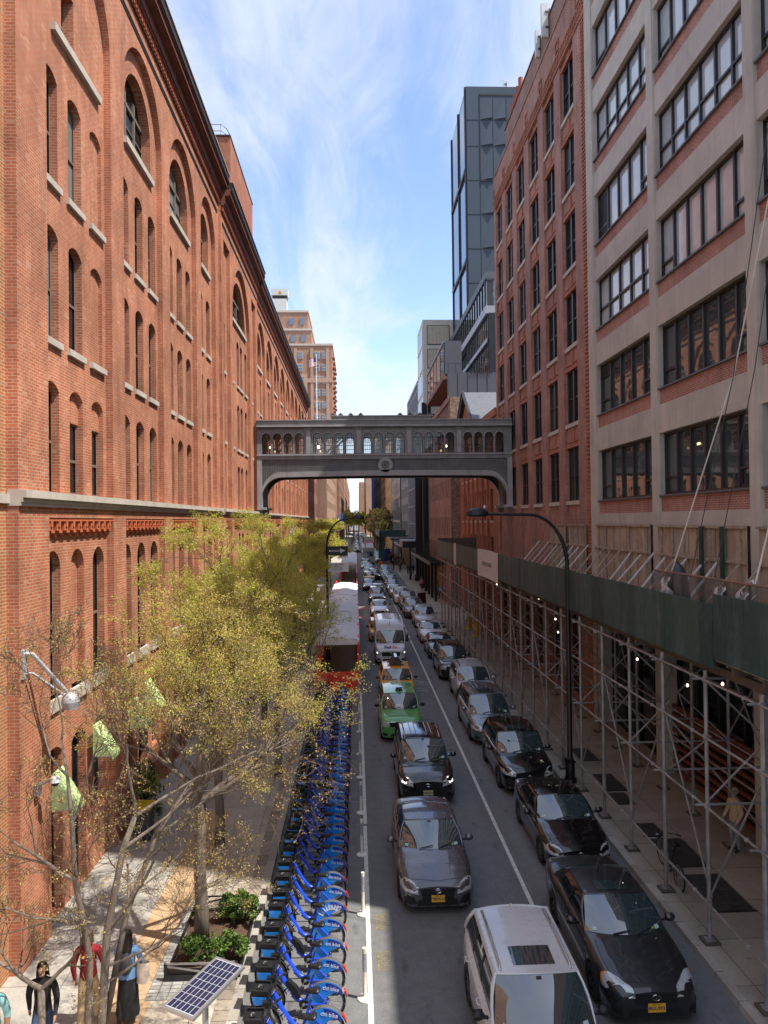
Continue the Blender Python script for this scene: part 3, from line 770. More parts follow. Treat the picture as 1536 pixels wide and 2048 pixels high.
for ci, (a, b_) in enumerate(cb):
    for k, (v0, v1) in enumerate(wrows):
        b = MB(); D = .25; c = (a+b_)/2; quadw(b, P, a, b_, v0, v1, D, 1 if (ci*3+k) % 4 else 2)
        for u0, u1, dd in ((a, a+.09, .08), (b_-.09, b_, .08), (c-.1, c+.1, .1)): wbox(b, P, u0, u1, v0, v1, D-dd, D-.004, 0)
        for z0 in (v0, v1-.08, (v0+v1)/2-.1): wbox(b, P, a, b_, z0, z0+.08, D-.06, D-.004, 0)
        if (ci+k) % 3 == 0:
            for uu in (a+.35, a+.6, c+.35, c+.6): wbox(b, P, uu-.012, uu+.012, v0, v1, D-.03, D-.003, 0)
        o = b.build('window', [MATS['frame_dark'], MATS['pane_dark'], MATS['pane_factory']], root)
        sl = MB(); wbox(sl, P, a-.1, b_+.1, v0-.2, v0, .02, D); sl.build('window_sill', MATS['limestone'], o)
    b = MB(); quadw(b, P, a, b_, .5, 4.5, .24, 0); b.build('shop_window', MATS['pane_dark'], root)
# set-back penthouse
root = empty('rooftop_house', (16, 50, 35.5), label='dark brown brick penthouse set back above the red brick building, aerials along its edge', cat='rooftop house')
b = MB(); b.box(13.5, 20, 36, 63.9, 35.4, 43.4); b.build('wall', MATS['brick_brown'], root)
b = MB(); b.box(13.42, 20, 35.9, 63.95, 43.4, 43.5); b.build('roof_edge', MATS['cornice'], root)
mat('aerial_white', (.55, .56, .55), .5, var=.08); mat('vent_red', (.30, .07, .05), .6)
def aerial(x, y, z, h, w, lab, poles=1):
    r = empty('mobile_aerial', (x, y, z), label=lab, cat='aerial', group='aerials on the right roofs')
    b = MB(); b.box(x-w/2, x+w/2, y-.14, y+.14, z+.4, z+.4+h); b.build('panel', MATS['aerial_white'], r)
    b = MB(); b.tube([(x+w/2+.12, y, z-.5), (x+w/2+.12, y, z+h*1.05)], .05, 6)
    for f in (.25, .7): b.box(x+.02, x+w/2+.2, y-.18, y+.18, z+.4+h*f, z+.55+h*f)
    b.build('mast', MATS['frame_grey'], r)
aerial(13.28, 51.6, 41.7, 1.9, .3, 'slim white aerial panel at the far end of the brown penthouse edge')
aerial(13.2, 49.3, 41.6, 2.3, .45, 'tall broad white aerial panel with a black bracket, nearer on the penthouse edge')
for i in range(4):
    r = empty('vent_pipe', (13.9, 59.3+i*1.05, 43.4), label='red and white metal flue %s on the roof edge beside the slate tower' % ('nearest', 'second', 'third', 'farthest')[i] if False else ('red and white flue, %s of the row of four below the slate tower top' % ('nearest', 'second nearest', 'third', 'farthest')[i]), cat='vent pipe', group='flues beside the slate tower')
    b = MB(); b.tube([(13.85, 59.3+i*1.05, 43.3), (13.85, 59.3+i*1.05, 45.3-i*.12)], .2, 12, 0); b.tube([(14.1, 59.75+i*1.05, 43.3), (14.1, 59.75+i*1.05, 45.3-i*.12)], .16, 10, 1)
    b.build('pipe', [MATS['vent_red'], MATS['aerial_white']], r)
b = MB(); b.box(12.9, 19, 57.2, 78, 30, 38.5)
# ------------------------------------------------------------ plain neighbour nearer than the frame, casts the light edge on the road
root = empty('low_building', (15, 3, .15), label='plain brown brick building beside the viewer on the right', cat='building')
b = MB(); b.box(11.2, 24, -14, 13.7, .1, 20.2); b.build('wall', MATS['brick_brown'], root)
b = MB(); b.box(11.1, 24.1, -14.1, 13.75, 20.2, 20.4); b.build('roof_edge', MATS['cornice'], root)

# ------------------------------------------------------------ orange brick block beyond the bridge
def grid_building(name, side, xw, y0, y1, top, m, label, rows, pitch, ww, wh, z0=5.0, per=3.6, depth=12, cat='building', arch=0, rev=.18, pane='pane_dark', sill=False, frame=True, group=None, pil=0.):
    """a wall of individual windows"""
    root = empty(name, (xw+(depth/2 if side > 0 else -depth/2), (y0+y1)/2, .15), label=label, cat=cat, group=group)
    P = PR(xw) if side > 0 else PL(xw); W = MB()
    n = max(1, int((y1-y0-.6)/pitch)); off = (y1-y0-n*pitch)/2
    holes = []
    for i in range(n):
        u = y0+off+(i+.5)*pitch
        for k in range(rows):
            v = z0+k*per; holes.append(arch_pts(u-ww/2, u+ww/2, v, v+wh, arch, 5))
    for i in range(n):
        hs = holes[i*rows:(i+1)*rows]; ua = y0 if i == 0 else y0+off+i*pitch; ub = y1 if i == n-1 else y0+off+(i+1)*pitch
        wall(W, P, [(ua, .15), (ub, .15), (ub, top), (ua, top)], hs, 0, 0, rev, 0)
        if pil and i: wbox(W, P, ua-pil/2, ua+pil/2, .15, top-1.2, -.18, .01)
    for e in (y0, y1): W.add([P(e, .15, 0), P(e, top, 0), P(e, top, depth), P(e, .15, depth)], [(0, 1, 2, 3)])
    W.add([P(y0, top, 0), P(y1, top, 0), P(y1, top, depth), P(y0, top, depth)], [(0, 1, 2, 3)])
    wbox(W, P, y0, y1, top-.5, top+.1, -.15, .05)
    W.build('wall', MATS[m], root)
    for h in holes[:96]:
        b = MB(); b.add([P(a, c, rev-.01) for a, c in h], [tuple(range(len(h)))], 1)
        us = [p[0] for p in h]; vs = [p[1] for p in h]; a, b_, c, d = min(us), max(us), min(vs), max(vs)
        if frame:
            wbox(b, P, a, b_, (c+d)/2-.03, (c+d)/2+.03, rev-.05, rev-.014, 0)
        o = b.build('window', [MATS['frame_dark'], MATS[pane]], root)
        if sill:
            s_ = MB(); wbox(s_, P, a-.1, b_+.1, c-.18, c, -.05, rev); s_.build('window_sill', MATS['limestone'], o)
    if len(holes) > 96:
        b = MB()
        for h in holes[96:]: b.add([P(a, c, rev-.01) for a, c in h], [tuple(range(len(h)))])
        tag(b.build('window', MATS[pane], root), kind='stuff')
    return root
grid_building('brick_building', 1, WR, 57.0, 77.8, 18.0, 'brick_rust', 'orange brick building with tall narrow windows behind the right foot of the skybridge', 4, 2.6, 1.2, 2.6, 1.5, 3.9, sill=True, pil=.4)
# gabled roof element: a cross gable whose ridge runs away from the street
root = empty('gabled_roof', (12, 72, 18), label='steep grey metal gable roof with dark barge boards above the right end of the skybridge', cat='roof')
mat('roof_slate_grey', (.13, .14, .155), .5, .2)
b = MB(); b.prism([(11.0, 66.3, 18.), (11.0, 72, 21.3), (11.0, 77.7, 18.)], (4.5, 0, 0), 1)
for y0, s_ in ((66., 1), (78., -1)):
    b.prism([(10.6, y0, 18.0), (10.6, 72, 21.75), (10.6, 72, 21.4), (10.6, y0+s_*.6, 18.0)], (.4, 0, 0), 0)
    b.prism([(10.6, y0, 18.02), (10.6, 72, 21.77), (16.2, 72, 21.77), (16.2, y0, 18.02)], (0, 0, .1), 2)
    b.prism([(10.5, y0-s_*.05, 18.0), (10.5, 72, 21.9), (10.72, 72, 21.9), (10.72, y0-s_*.05, 18.)], (0, 0, .14), 0)
b.build('roof_slope', [MATS['frame_dark'], MATS['brick_rust'], MATS['roof_slate_grey']], root)
grid_building('brick_building', 1, 10.1, 78, 101, 22.4, 'brick_brown', 'brown brick building with rows of small upright windows, behind the black marquee', 5, 1.55, .62, 2.0, 3.6, 4.1, rev=.2, frame=False)
root = empty('brick_wall', (12.5, 77.9, .15), label='end wall of mottled pale and dark brick facing the viewer above the skybridge', cat='wall')
b = MB(); b.box(10.12, 16, 77.7, 77.98, 16., 22.4); b.build('wall', MATS['brick_mottled'], root); b = MB(); b.box(10.12, 11.1, 77.7, 77.99, .15, 16.); b.build('wall', MATS['brick_mottled'], root)
mat('slate_panel', (.075, .085, .105), .55, .0, var=.1, scale=.3); mat('slate_dark', (.02, .022, .028), .5, .3)
mat('tower_panel', (.062, .082, .108), .7, .0, .15, var=.06, scale=.08); mat('fascia_grey', (.34, .34, .37), .5, .3)
glass('pane_tower', (.05, .09, .14), .02, 2.4, .02); glass('pane_navy', (.03, .045, .06), .03, 2.2, .03)
root = empty('glass_building', (14, 90, 22), label='dark metal and glass rooftop extension with slanting silver fascias below the slate tower', cat='building')
b = MB(); b.box(10.2, 15.7, 80, 80.3, 22.4, 25.45, 0)
for i in range(6): b.box(10.2+i*1.08, 10.24+i*1.08, 79.97, 80., 22.4, 25.45, 1)
b.box(10.2, 15.7, 80.3, 84, 24.9, 25.1, 0); b.build('metal_wall', [MATS['slate_panel'], MATS['slate_dark']], root)
b = MB(); b.box(10.15, 12, 81.6, 82, 25.4, 29.3, 1); b.box(10.1, 12, 82, 101, 25.6, 29.2, 0)
for i in range(6): b.box(10.06, 10.12, 82+i*3.75, 82.2+i*3.75, 25.6, 29.3, 2)
b.box(10.0, 12, 82, 101, 29.2, 29.35, 3); b.box(9.95, 12, 81.6, 101.2, 25.0, 25.6, 4); b.build('glass_wall', [MATS['pane_tower'], MATS['slate_panel'], MATS['slate_dark'], MATS['fascia_grey'], MATS['cornice']], root)
b = MB(); b.box(15.5, 24, 84, 140, 25.2, 33., 0)
n = 44
for i in range(n): b.box(15.42, 15.5, 84+i*1.27, 84.05+i*1.27, 25.4, 33, 2)
b.box(15.25, 24, 84, 140, 29.7, 30.2, 3); b.box(15.2, 24, 83.9, 140, 33.0, 33.9, 3); b.box(15.35, 24, 84, 140, 33.9, 37.0, 0); b.box(15.2, 24, 83.9, 140, 37, 37.8, 1); b.box(15.5, 16.2, 83.6, 84, 25.2, 33, 2)
for i in range(30): b.box(15.1, 15.3, 84+i*1.9, 84.1+i*1.9, 34.2, 36.9, 2)
b.build('glass_wall', [MATS['pane_factory'], MATS['slate_panel'], MATS['slate_dark'], MATS['fascia_grey']], root)
b = MB(); b.tube([(10.2, 80, 26.4), (15.6, 80, 26.4)], .03, 5); 
for i in range(8): b.tube([(10.3+i*.75, 80, 25.4), (10.3+i*.75, 80, 26.4)], .02, 4)
b.tube([(10.2, 80, 26.4), (10.2, 82, 26.9)], .03, 5); b.build('railing', MATS['slate_dark'], root)
b = MB(); add_text(b, 'LIVE', .62, (13.9, 79.9, 25.95), (-1, 0, 0), (0, 0, 1), bold=.012); add_text(b, 'NATION', .62, (13.9, 79.9, 25.42), (-1, 0, 0), (0, 0, 1), bold=.012)
b.build('sign_letters', MATS['frame_dark'], root)
# slate tower
root = empty('office_tower', (20, 107, .15), label='tall slate blue metal clad tower rising behind the brick building', cat='tower')
b = MB(); TX, TY0, TY1, TZ = 15.8, 100., 114.5, 68.7
b.box(TX, 34, TY0, TY1, 20, TZ, 0)
b.box(TX+1.8, 34, TY0-.06, TY0, TZ-1.25, TZ-1.05, 1); b.box(TX+1.8, TX+1.9, TY0-.06, TY0, TZ-13.8, TZ-1.1, 1)
lv = [TZ-1.2, TZ-4.6, TZ-8.2, TZ-12.9, TZ-17.6, TZ-22.3, TZ-27, TZ-31.7, TZ-36.4]
for z in lv[1:]: b.box(TX, 34, TY0-.03, TY0, z-.04, z+.04, 1)
for z in (lv[3]+.0, lv[6]): b.box(TX+1.8, 34, TY0-.1, TY0-.031, z-.15, z+.12, 1)
for i in range(9):
    x = TX+1.8+i*1.85; b.box(x-.025, x+.025, TY0-.033, TY0-.001, 20, TZ-1.2, 1)
for j in range(len(lv)-1):        # folded facets
    for i in range(8):
        x = TX+1.85+i*1.85; z1, z0 = lv[j]-.1, lv[j+1]+.1
        b.add([(x+.1, TY0-.02, z0), (x+1.7, TY0-.02, z1), (x+1.7, TY0-.02, z0), (x+1.62, TY0-.32, z0+.1)], [(0, 1, 3), (1, 2, 3), (2, 0, 3)], 2)
b.build('metal_wall', [MATS['tower_panel'], MATS['slate_dark'], mat('tower_facet', (.072, .094, .122), .7, .0, .15, var=.05, scale=.1)], root)
b = MB()
for (y0, y1, xo) in ((100.6, 106.8, .06), (107.5, 114.3, .1)):
    for z0, z1 in ((20, 32), (32.5, 44.6), (45.2, 57), (57.6, TZ-.5)): b.box(TX-xo, TX+.01, y0, y1, z0, z1, 0)
for y in (100.3, 107.1, 114.4): b.box(TX-.25, TX, y-.2, y+.2, 20, TZ, 1)
for z in (32.2, 44.9, 57.3): b.box(TX-.3, TX, 100.3, 114.5, z-.25, z+.25, 1)
b.build('curtain_wall', [MATS['pane_tower'], MATS['slate_dark']], root)
for x, h in ((21.1, 3.6), (21.9, 3.7), (22.3, 3.4)):
    pass
aerial(21.7, 103, TZ-.2, 2.6, .35, 'white twin aerial standing on top of the slate tower')
# cream gridded building
root = empty('office_building', (14, 122, .15), label='pale concrete grid building with large shuttered windows, left of the slate tower', cat='building')
b = MB(); mat('cream_concrete', (.55, .52, .45), .8, var=.06); mat('blind_tan', (.42, .38, .29), .7, var=.1)
b.box(11.05, 24, 117, 127, .15, 41.3, 0); b.build('concrete_frame', MATS['cream_concrete'], root)
for k in range(7):
    z0 = 39.2-3.75*(k+1)+.55+1.3
    for i in range(3):
        w = MB(); x0 = 11.7+i*4.2; w.box(x0, x0+3.6, 116.9, 117.01, z0, z0+3.1, 0); w.box(x0+.1, x0+3.5, 116.86, 116.905, z0+.1, z0+3., 1 if k < 4 else 2)
        for j in range(1, 6): w.box(x0+j*.6-.03, x0+j*.6+.03, 116.83, 116.86, z0+.1, z0+3., 3)
        w.build('window', [MATS['frame_dark'], MATS['blind_tan'], MATS['pane_tower'], MATS['cream_concrete']], root)
    for i in range(4):
        w = MB(); w.box(10.98, 11.06, 117.7+i*2.4, 119.5+i*2.4, z0, z0+3.1, 0); w.build('window', MATS['pane_tower'], root)
root = empty('glass_building', (14, 139, .15), label='blue glass fronted building with a slanting roofline left of the pale grid building', cat='building')
b = MB(); b.box(11., 24, 127, 152, .15, 33, 0)
for k in range(10): b.box(10.93, 11.01, 127, 152, 2+k*3.3, 2.25+k*3.3, 1)
for i in range(18): b.box(10.93, 11.01, 127+i*1.47, 127.1+i*1.47, .15, 33, 1)
b.box(10.9, 24, 127, 152, 33, 33.5, 1); b.build('curtain_wall', [MATS['pane_tower'], MATS['fascia_grey']], root)
# lower street front between 101 and 118
root = empty('glass_building', (13, 110, .15), label='glass and black steel shop building below the pale grid building', cat='building')
b = MB(); b.box(10.6, 11.04, 101.2, 126, .15, 24, 0)
for y in (101.5, 104.8, 109.5, 115, 121): b.box(10.1, 10.6, y, y+.7, .15, 26, 1)
for z in (6, 12, 18): b.box(10.5, 10.6, 101.2, 126, z, z+.3, 1)
b.build('curtain_wall', [MATS['pane_navy'], MATS['frame_dark']], root)
# ------------------------------------------------------------ far right side
mat('grey_stone', (.30, .29, .27), .8, var=.1); mat('tan_stone', (.52, .36, .18), .8, var=.08); mat('brown_far', (.22, .15, .12), .8, var=.15)
grid_building('office_building', 1, 11.0, 153, 176, 25, 'grey_stone', 'grey stone building with square windows beyond the glass fronts on the right', 6, 3.2, 2.0, 2.2, 3.5, 3.6, pane='pane_navy')
root = empty('glass_building', (14, 195, .15), label='grey glass building with pale diagonal mullions far down the right side', cat='building')
b = MB(); b.box(10.8, 22, 177, 218, .15, 30, 0)
for k in range(5): b.box(10.72, 10.81, 177, 218, 3+k*6, 3.5+k*6, 1)
for i in range(9): b.box(10.72, 10.81, 177+i*5, 177.3+i*5, .15, 30, 1)
b.build('curtain_wall', [MATS['pane_navy'], MATS['fascia_grey']], root)
grid_building('apartment_building', 1, 10.7, 219, 262, 34, 'tan_stone', 'sunlit tan stone building seen past the dark pipe scaffold, far right', 8, 5, 1.6, 2.0, 4, 3.7)
root = empty('scaffold_tower', (9.6, 290, 0), label='dark scaffolding with crossed braces rising up a far facade on the right', cat='scaffold')
b = MB()
for y in (264, 275, 290, 305, 320, 335): b.box(8.9, 9.3, y-.2, y+.2, .1, 42, 0)
for k in range(12):
    z = k*3.6
    b.bar((9.1, 264, z), (9.1, 335, z), .2, .2, 0)
    for y0, y1 in ((264, 275), (275, 290), (290, 305), (305, 320), (320, 335)): b.bar((9.1, y0, z), (9.1, y1, z+3.6), .14, .14, 0) if k % 2 else b.bar((9.1, y1, z), (9.1, y0, z+3.6), .14, .14, 0)
    b.bar((9.1, 264, z), (10.9, 264, z+3.6), .16, .16, 0)
b.build('pipe_frame', MATS['frame_dark'], root)
grid_building('apartment_building', 1, 11.0, 263, 340, 40, 'brown_far', 'dark brown facade behind the far scaffolding', 9, 7, 2, 2.2, 4, 4)
grid_building('apartment_building', 1, 9.5, 341, 430, 52, 'tan_stone', 'tall tan apartment house seen under the bridge, right of the open sky', 12, 8, 3, 2.2, 4, 4)
root = empty('wall_banner', (8.8, 340, 15), label='tall blue banner hanging on the far facade right of the open sky', cat='banner')
b = MB(); b.box(7.6, 9.45, 339.6, 339.9, 14, 33); b.build('banner_cloth', mat('banner_blue', (.03, .11, .42), .6), root)
grid_building('apartment_building', 1, 6.8, 470, 560, 50, 'brick_beige', 'far pale brown building right of the open sky at the end of the street', 12, 9, 3, 2.2, 4, 4)
grid_building('apartment_building', 1, 3.4, 620, 720, 42, 'brick_tan', 'farthest brown building closing the right side of the sky gap', 8, 11, 5, 3, 4, 4.5)
grid_building('apartment_building', -1, -6.4, 430, 880, 42, 'brick_tan', 'farthest low building closing the left side of the sky gap', 8, 30, 14, 3, 4, 4.5)
# ------------------------------------------------------------ far left side
grid_building('brick_building', -1, -6.95, 108.8, 131, 24.5, 'brick_rust', 'brown brick building with close rows of windows after the arched facade, left side', 6, 2.2, 1.0, 2.0, 3, 3.7, frame=False)
grid_building('brick_building', -1, -7.1, 131.2, 184, 25, 'brick_brown', 'darker brown brick building with upright piers farther down the left side', 6, 4.4, 1.9, 2.2, 3, 3.7, frame=False, pil=.8)
root = grid_building('apartment_building', -1, -7.0, 184.5, 262, 31, 'brick_beige', 'beige brick building with long window bands and a white ground floor, far left', 5, 6.4, 3.6, 1.7, 8.6, 4.3, frame=False)
b = MB(); b.box(-7.25, -6.9, 184.4, 262, .15, 7.6); b.build('stone_base', mat('white_stone', (.6, .59, .55), .7), root)
grid_building('apartment_building', -1, -6.6, 300, 420, 40, 'brick_brown', 'brown buildings with roof plants at the far left of the street end', 7, 8, 3, 2.4, 4, 4.5)
# stepped apartment tower
root = empty('apartment_tower', (-22, 262, .15), label='stepped brick apartment tower with a flag on a pole rising above the left cornice', cat='tower')
steps = [(-35, -7.4, 255, 300, .15, 70.), (-32, -14.6, 258, 300, 70, 76), (-31, -16, 262, 296, 76, 83.5)]
hs = []
for i, (x0, x1, y0, y1, z0, z1) in enumerate(steps):
    b = MB(); b.box(x0, x1, y0, y1, z0, z1); 
    b.build('wall', MATS['brick_tan'], root)
    b = MB(); b.box(x0-.3, x1+.3, y0-.3, y1, z1, z1+.7); b.build('parapet', MATS['limestone'], root)
b = MB()
for x in (-33.5, -30.2, -26.8, -23.4, -20, -14.4, -9.): b.box(x-.5, x+.5, 254.5, 255, 30, 69)
for z in (57.2,): b.box(-20, -7.2, 254.4, 255, z, z+1.4)
b.box(-24, -16, 253.6, 255, 30, 60)
b.build('pier', MATS['brick_beige'], root)
for ix, x in enumerate((-31.8, -28.5, -25, -18.4, -12.6, -10.2)):
    for k in range(9):
        z = 31+k*4.3
        if ix == 3 and z < 60: continue
        w = MB(); w.box(x-.9, x+.9, 254.75, 254.98, z, z+2.5, 0); w.box(x-.75, x+.75, 254.68, 254.76, z+.15, z+2.35, 1); w.box(x-.8, x+.8, 254.6, 254.7, z+1.2, z+1.35, 0); w.build('window', [MATS['limestone'], MATS['pane_tower']], root)
for x in (-22.2, -20, -17.8):
    for k in range(7):
        z = 32+k*4.1; w = MB(); w.box(x-.6, x+.6, 253.4, 253.62, z, z+2.3, 0); w.build('window', MATS['pane_tower'], root)
for x, z in ((-29, 72), (-25, 72), (-21, 72), (-17.5, 72), (-27, 79), (-22, 79), (-18, 79)):
    w = MB(); y = 257.8 if z < 76 else 261.8; w.box(x-.8, x+.8, y-.2, y+.1, z, z+2.4, 0); w.build('window', MATS['pane_tower'], root)
for k in range(14):
    for i in range(8):
        pass
b = MB()
for k in range(12):
    z = 28+k*3.5
    for i in range(4): b.box(-7.6, -6.6, 258+i*9, 263+i*9, z, z+.3)
b.build('balcony', MATS['brick_rust'], root)
root2 = empty('water_tank', (-26, 262, 83.5), label='pale metal cooling tank with an orange mark on top of the stepped tower', cat='water tank')
b = MB(); b.box(-28.4, -23.5, 262, 266, 83.5, 88.4, 0); b.box(-28.9, -23., 261.8, 266.5, 89.6, 91.9, 0); b.box(-28.4, -23.4, 262.2, 266, 88.4, 89.6, 1); b.add([(-26.6, 261.75, 90), (-25, 261.75, 90), (-25.8, 261.75, 91.3)], [(0, 1, 2)], 2)
b.build('tank', [MATS['aerial_white'], MATS['frame_dark'], mat('orange_paint', (.6, .2, .04), .6)], root2)
root3 = empty('flag', (-12.6, 250, 37), label='striped national flag on a white pole in front of the stepped tower', cat='flag')
b = MB(); b.tube([(-12.6, 250, 37), (-12.6, 250, 66)], [.22, .1], 6); b.build('pole', mat('white_paint', (.7, .7, .68), .5), root3)
b = MB()
fl = lambda u, v: (-12.6-2.4*u, 250+math.sin(u*7)*.2, 65-2.9*v-u*.9)
b.grid(fl, 14, 13, kfn=lambda i, j: (2 if (i < 6 and j < 7) else (0 if j % 2 == 0 else 1)))
b.build('flag_cloth', [mat('flag_red', (.5, .04, .05), .7), mat('flag_white', (.75, .75, .75), .7), mat('flag_blue', (.03, .05, .2), .7)], root3)
# ------------------------------------------------------------ skybridge
def iron(name, c):
    t = NT(name); t.set(.6, .25, .4); v = t.coord(); n = t.noise(v, 1.3, 5, .65); s = t.noise(v, 1.2, 4, .7, (2.5, 2.5, .3))
    col = t.mix(t.ramp(n, [(.3, 0.), (.7, 1.)]), tuple(x*.82 for x in c), tuple(x*1.15 for x in c)); col = t.mix(t.ramp(s, [(.58, 0.), (.75, .5)]), col, (.11, .075, .05)); t.base(col)
iron('iron_grey', (.24, .245, .25)); iron('iron_dark', (.12, .12, .125)); iron('iron_light', (.36, .365, .375))
def clear_glass():
    t = NT('clear_glass'); tr = t.n('ShaderNodeBsdfTransparent'); gl = t.n('ShaderNodeBsdfGlossy'); gl.inputs['Roughness'].default_value = .03
    mx = t.n('ShaderNodeMixShader'); fr = t.n('ShaderNodeFresnel'); fr.inputs[0].default_value = 1.5
    tr.inputs[0].default_value = (.86, .9, .9, 1); t.l(t.math('ADD', fr.outputs[0], .06), mx.inputs[0]); t.l(tr.outputs[0], mx.inputs[1]); t.l(gl.outputs[0], mx.inputs[2]); t.l(mx.outputs[0], t.o.inputs[0])
clear_glass()
mat('warm_lamp', (1., .72, .38), .5, var=0, emit=5.)
def bridge():
    XA, XB = -6.78, 11.05; YF, YB = 51.6, 55.0
    root = empty('skybridge', (2.1, 53.3, 10.4), label='grey ornamental iron skybridge with arched windows joining the two brick buildings over the street', cat='bridge')
    groups = [(-6.44, -3.55), (-2.9, -.03), (.62, 3.5), (4.14, 7.0), (7.64, 10.5)]
    wins = []
    for a, b_ in groups:
        w = (b_-a); p = w/4+.03
        for i in range(4): c = a+.31+i*(w-.62)/3; wins.append((c-.30, c+.30))
    for y0, s, nm in ((YF, 1, 'front'), (YB, -1, 'back')):
        P = (lambda u, v, d, y0=y0, s=s: (u, y0+s*d, v))
        m = MB(); hs = [arch_pts(a, b_, 14.12, 15.56, .299, 10) for a, b_ in wins]
        for gi, (ga, gb) in enumerate(groups):
            ua = XA if gi == 0 else (groups[gi-1][1]+ga)/2; ub = XB if gi == 4 else (gb+groups[gi+1][0])/2
            wall(m, P, [(ua, 14.0), (ub, 14.0), (ub, 15.95), (ua, 15.95)], hs[gi*4:gi*4+4], 0, 0, .14, 0)
        m.build('wall', MATS['iron_grey'], root)
        m = MB()
        for gi in range(4):
            c = (groups[gi][1]+groups[gi+1][0])/2
            wbox(m, P, c-.2, c+.2, 14.02, 15.9, -.08, .002, 0); wbox(m, P, c-.14, c+.14, 14.15, 15.7, -.1, -.07, 1); wbox(m, P, c-.24, c+.24, 15.78, 15.95, -.12, 0.001, 0); wbox(m, P, c-.24, c+.24, 14.02, 14.14, -.12, 0.001, 0)
        for gi, (ga, gb) in enumerate(groups):      # hood moulds
            for a, b_ in wins[gi*4:gi*4+4]:
                c = (a+b_)/2; m.tube([(c+.335*math.cos(t), y0-s*.03, 15.26+.335*math.sin(t)) for t in [PI*i/10 for i in range(11)]], .04, 6, 1)
            wbox(m, P, ga-.06, gb+.06, 15.2, 15.26, -.05, .002, 1) if False else None
        m.build('pilaster', [MATS['iron_grey'], MATS['iron_light']], root)
        for a, b_ in wins:
            g = MB(); c = (a+b_)/2; d = .10
            for x in (c-.15, c, c+.15): wbox(g, P, x-.009, x+.009, 14.12, 15.3, d-.01, d+.01, 0)
            for z in (14.12, 14.4, 14.7, 15.0, 15.24): wbox(g, P, a, b_, z-.011, z+.011, d-.012, d+.012, 0)
            g.tube([(c+.14*math.cos(t), y0+s*d, 15.3+.13*math.sin(t)) for t in [2*PI*i/10 for i in range(11)]], .01, 4, 0)
            for t in (.5, 1.1, PI-1.1, PI-.5): g.tube([(c+.14*math.cos(t), y0+s*d, 15.28+.13*math.sin(t)), (c+.29*math.cos(t), y0+s*d, 15.26+.29*math.sin(t))], .009, 4, 0)
            g.tube([(a+.015, y0+s*d, 14.12), (a+.015, y0+s*d, 15.26)]+[(c-.285*math.cos(t), y0+s*d, 15.26+.285*math.sin(t)) for t in [PI*i/8 for i in range(9)]]+[(b_-.015, y0+s*d, 14.12)], .018, 4, 0)
            pts = arch_pts(a, b_, 14.12, 15.56, .299, 8); g.add([P(x, z, d+.02) for x, z in pts], [tuple(range(len(pts)))], 1)
            g.build('window', [MATS['frame_dark'], MATS['clear_glass']], root)
        # girder plate with curved underside
        def under(x):
            r = 1.35; z = 12.48+.10*(1-((x-2.13)/8.9)**2)
            for e, sg in ((XA+.28, 1), (XB-.32, -1)):
                t = (x-e)*sg
                if t < 0: return 10.4
                if t < r: return min(z, 10.9+(z-10.9)*math.sqrt(max(0, 1-(1-t/r)**2)))
            return z
        xs = [XA]+[XA+.279]+[XA+.28+1.35*(1-math.cos(i/10*PI/2)) for i in range(11)]+[XA+2+i*.5 for i in range(int((XB-XA-4)/.5)+1)]+[XB-.32-1.35*(1-math.cos(i/10*PI/2)) for i in range(10, -1, -1)]+[XB-.319, XB]
        xs = sorted(set(round(x, 4) for x in xs)); m = MB(); lip = []; 
        zs = [under(x) for x in xs]; n = len(xs)
        for i in range(n-1):
            m.add([P(xs[i], zs[i], 0), P(xs[i+1], zs[i+1], 0), P(xs[i+1], 13.75, 0), P(xs[i], 13.75, 0)], [(0, 1, 2, 3)], 0)
            l0, l1 = min(zs[i]+.34, 13.7), min(zs[i+1]+.34, 13.7)
            a_, b2 = (.0, .0)
            m.add([P(xs[i], zs[i]-.02, -.1), P(xs[i+1], zs[i+1]-.02, -.1), P(xs[i+1], l1, -.1), P(xs[i], l0, -.1), P(xs[i], l0, 0), P(xs[i+1], l1, 0), P(xs[i], zs[i]-.02, .4), P(xs[i+1], zs[i+1]-.02, .4)],
                  [(0, 1, 2, 3), (3, 2, 5, 4), (0, 1, 7, 6)], 1)
        for sg, e in ((1, XA), (-1, XB)):      # straight leg faces
            wbox(m, P, min(e, e+sg*.34), max(e, e+sg*.34), 10.4, 13.75, -.104, .3, 1)
            wbox(m, P, min(e, e+sg*.6), max(e, e+sg*.6), 10.25, 10.42, -.16, .4, 1); wbox(m, P, min(e, e+sg*.4), max(e, e+sg*.4), 9.95, 10.25, -.1, .3, 2)
        m.build('girder', [MATS['iron_dark'], MATS['iron_light'], MATS['iron_dark']], root)
        # chevron ribs on the dark panel
        m = MB(); x = XA+.45
        while x < XB-.45:
            zl = under(x)+.34
            if abs(x-2.13) > .65 and zl < 13.6:
                wbox(m, P, x, x+.022, zl, 13.7, -.03, .002)
                z = zl+.05
                while z < 13.6:
                    m.bar(P(x+.022, z, -.015), P(x+.085, z+.07, -.015), .02, .03); m.bar(P(x+.085, z+.07, -.015), P(x+.148, z, -.015), .02, .03); z += .13
            x += .17
        m.build('chevron_ribs', MATS['iron_grey'], root)
        m = MB()
        wbox(m, P, XA, XB, 13.72, 13.98, -.10, .1, 0); wbox(m, P, XA, XB, 13.98, 14.06, -.17, .1, 1); wbox(m, P, XA, XB, 15.9, 15.98, -.16, .1, 2); wbox(m, P, XA, XB, 15.98, 16.1, -.24, .1, 1); wbox(m, P, XA, XB, 16.1, 16.42, -.12, .1, 0); wbox(m, P, XA, XB, 16.42, 16.48, -.18, .1, 1)
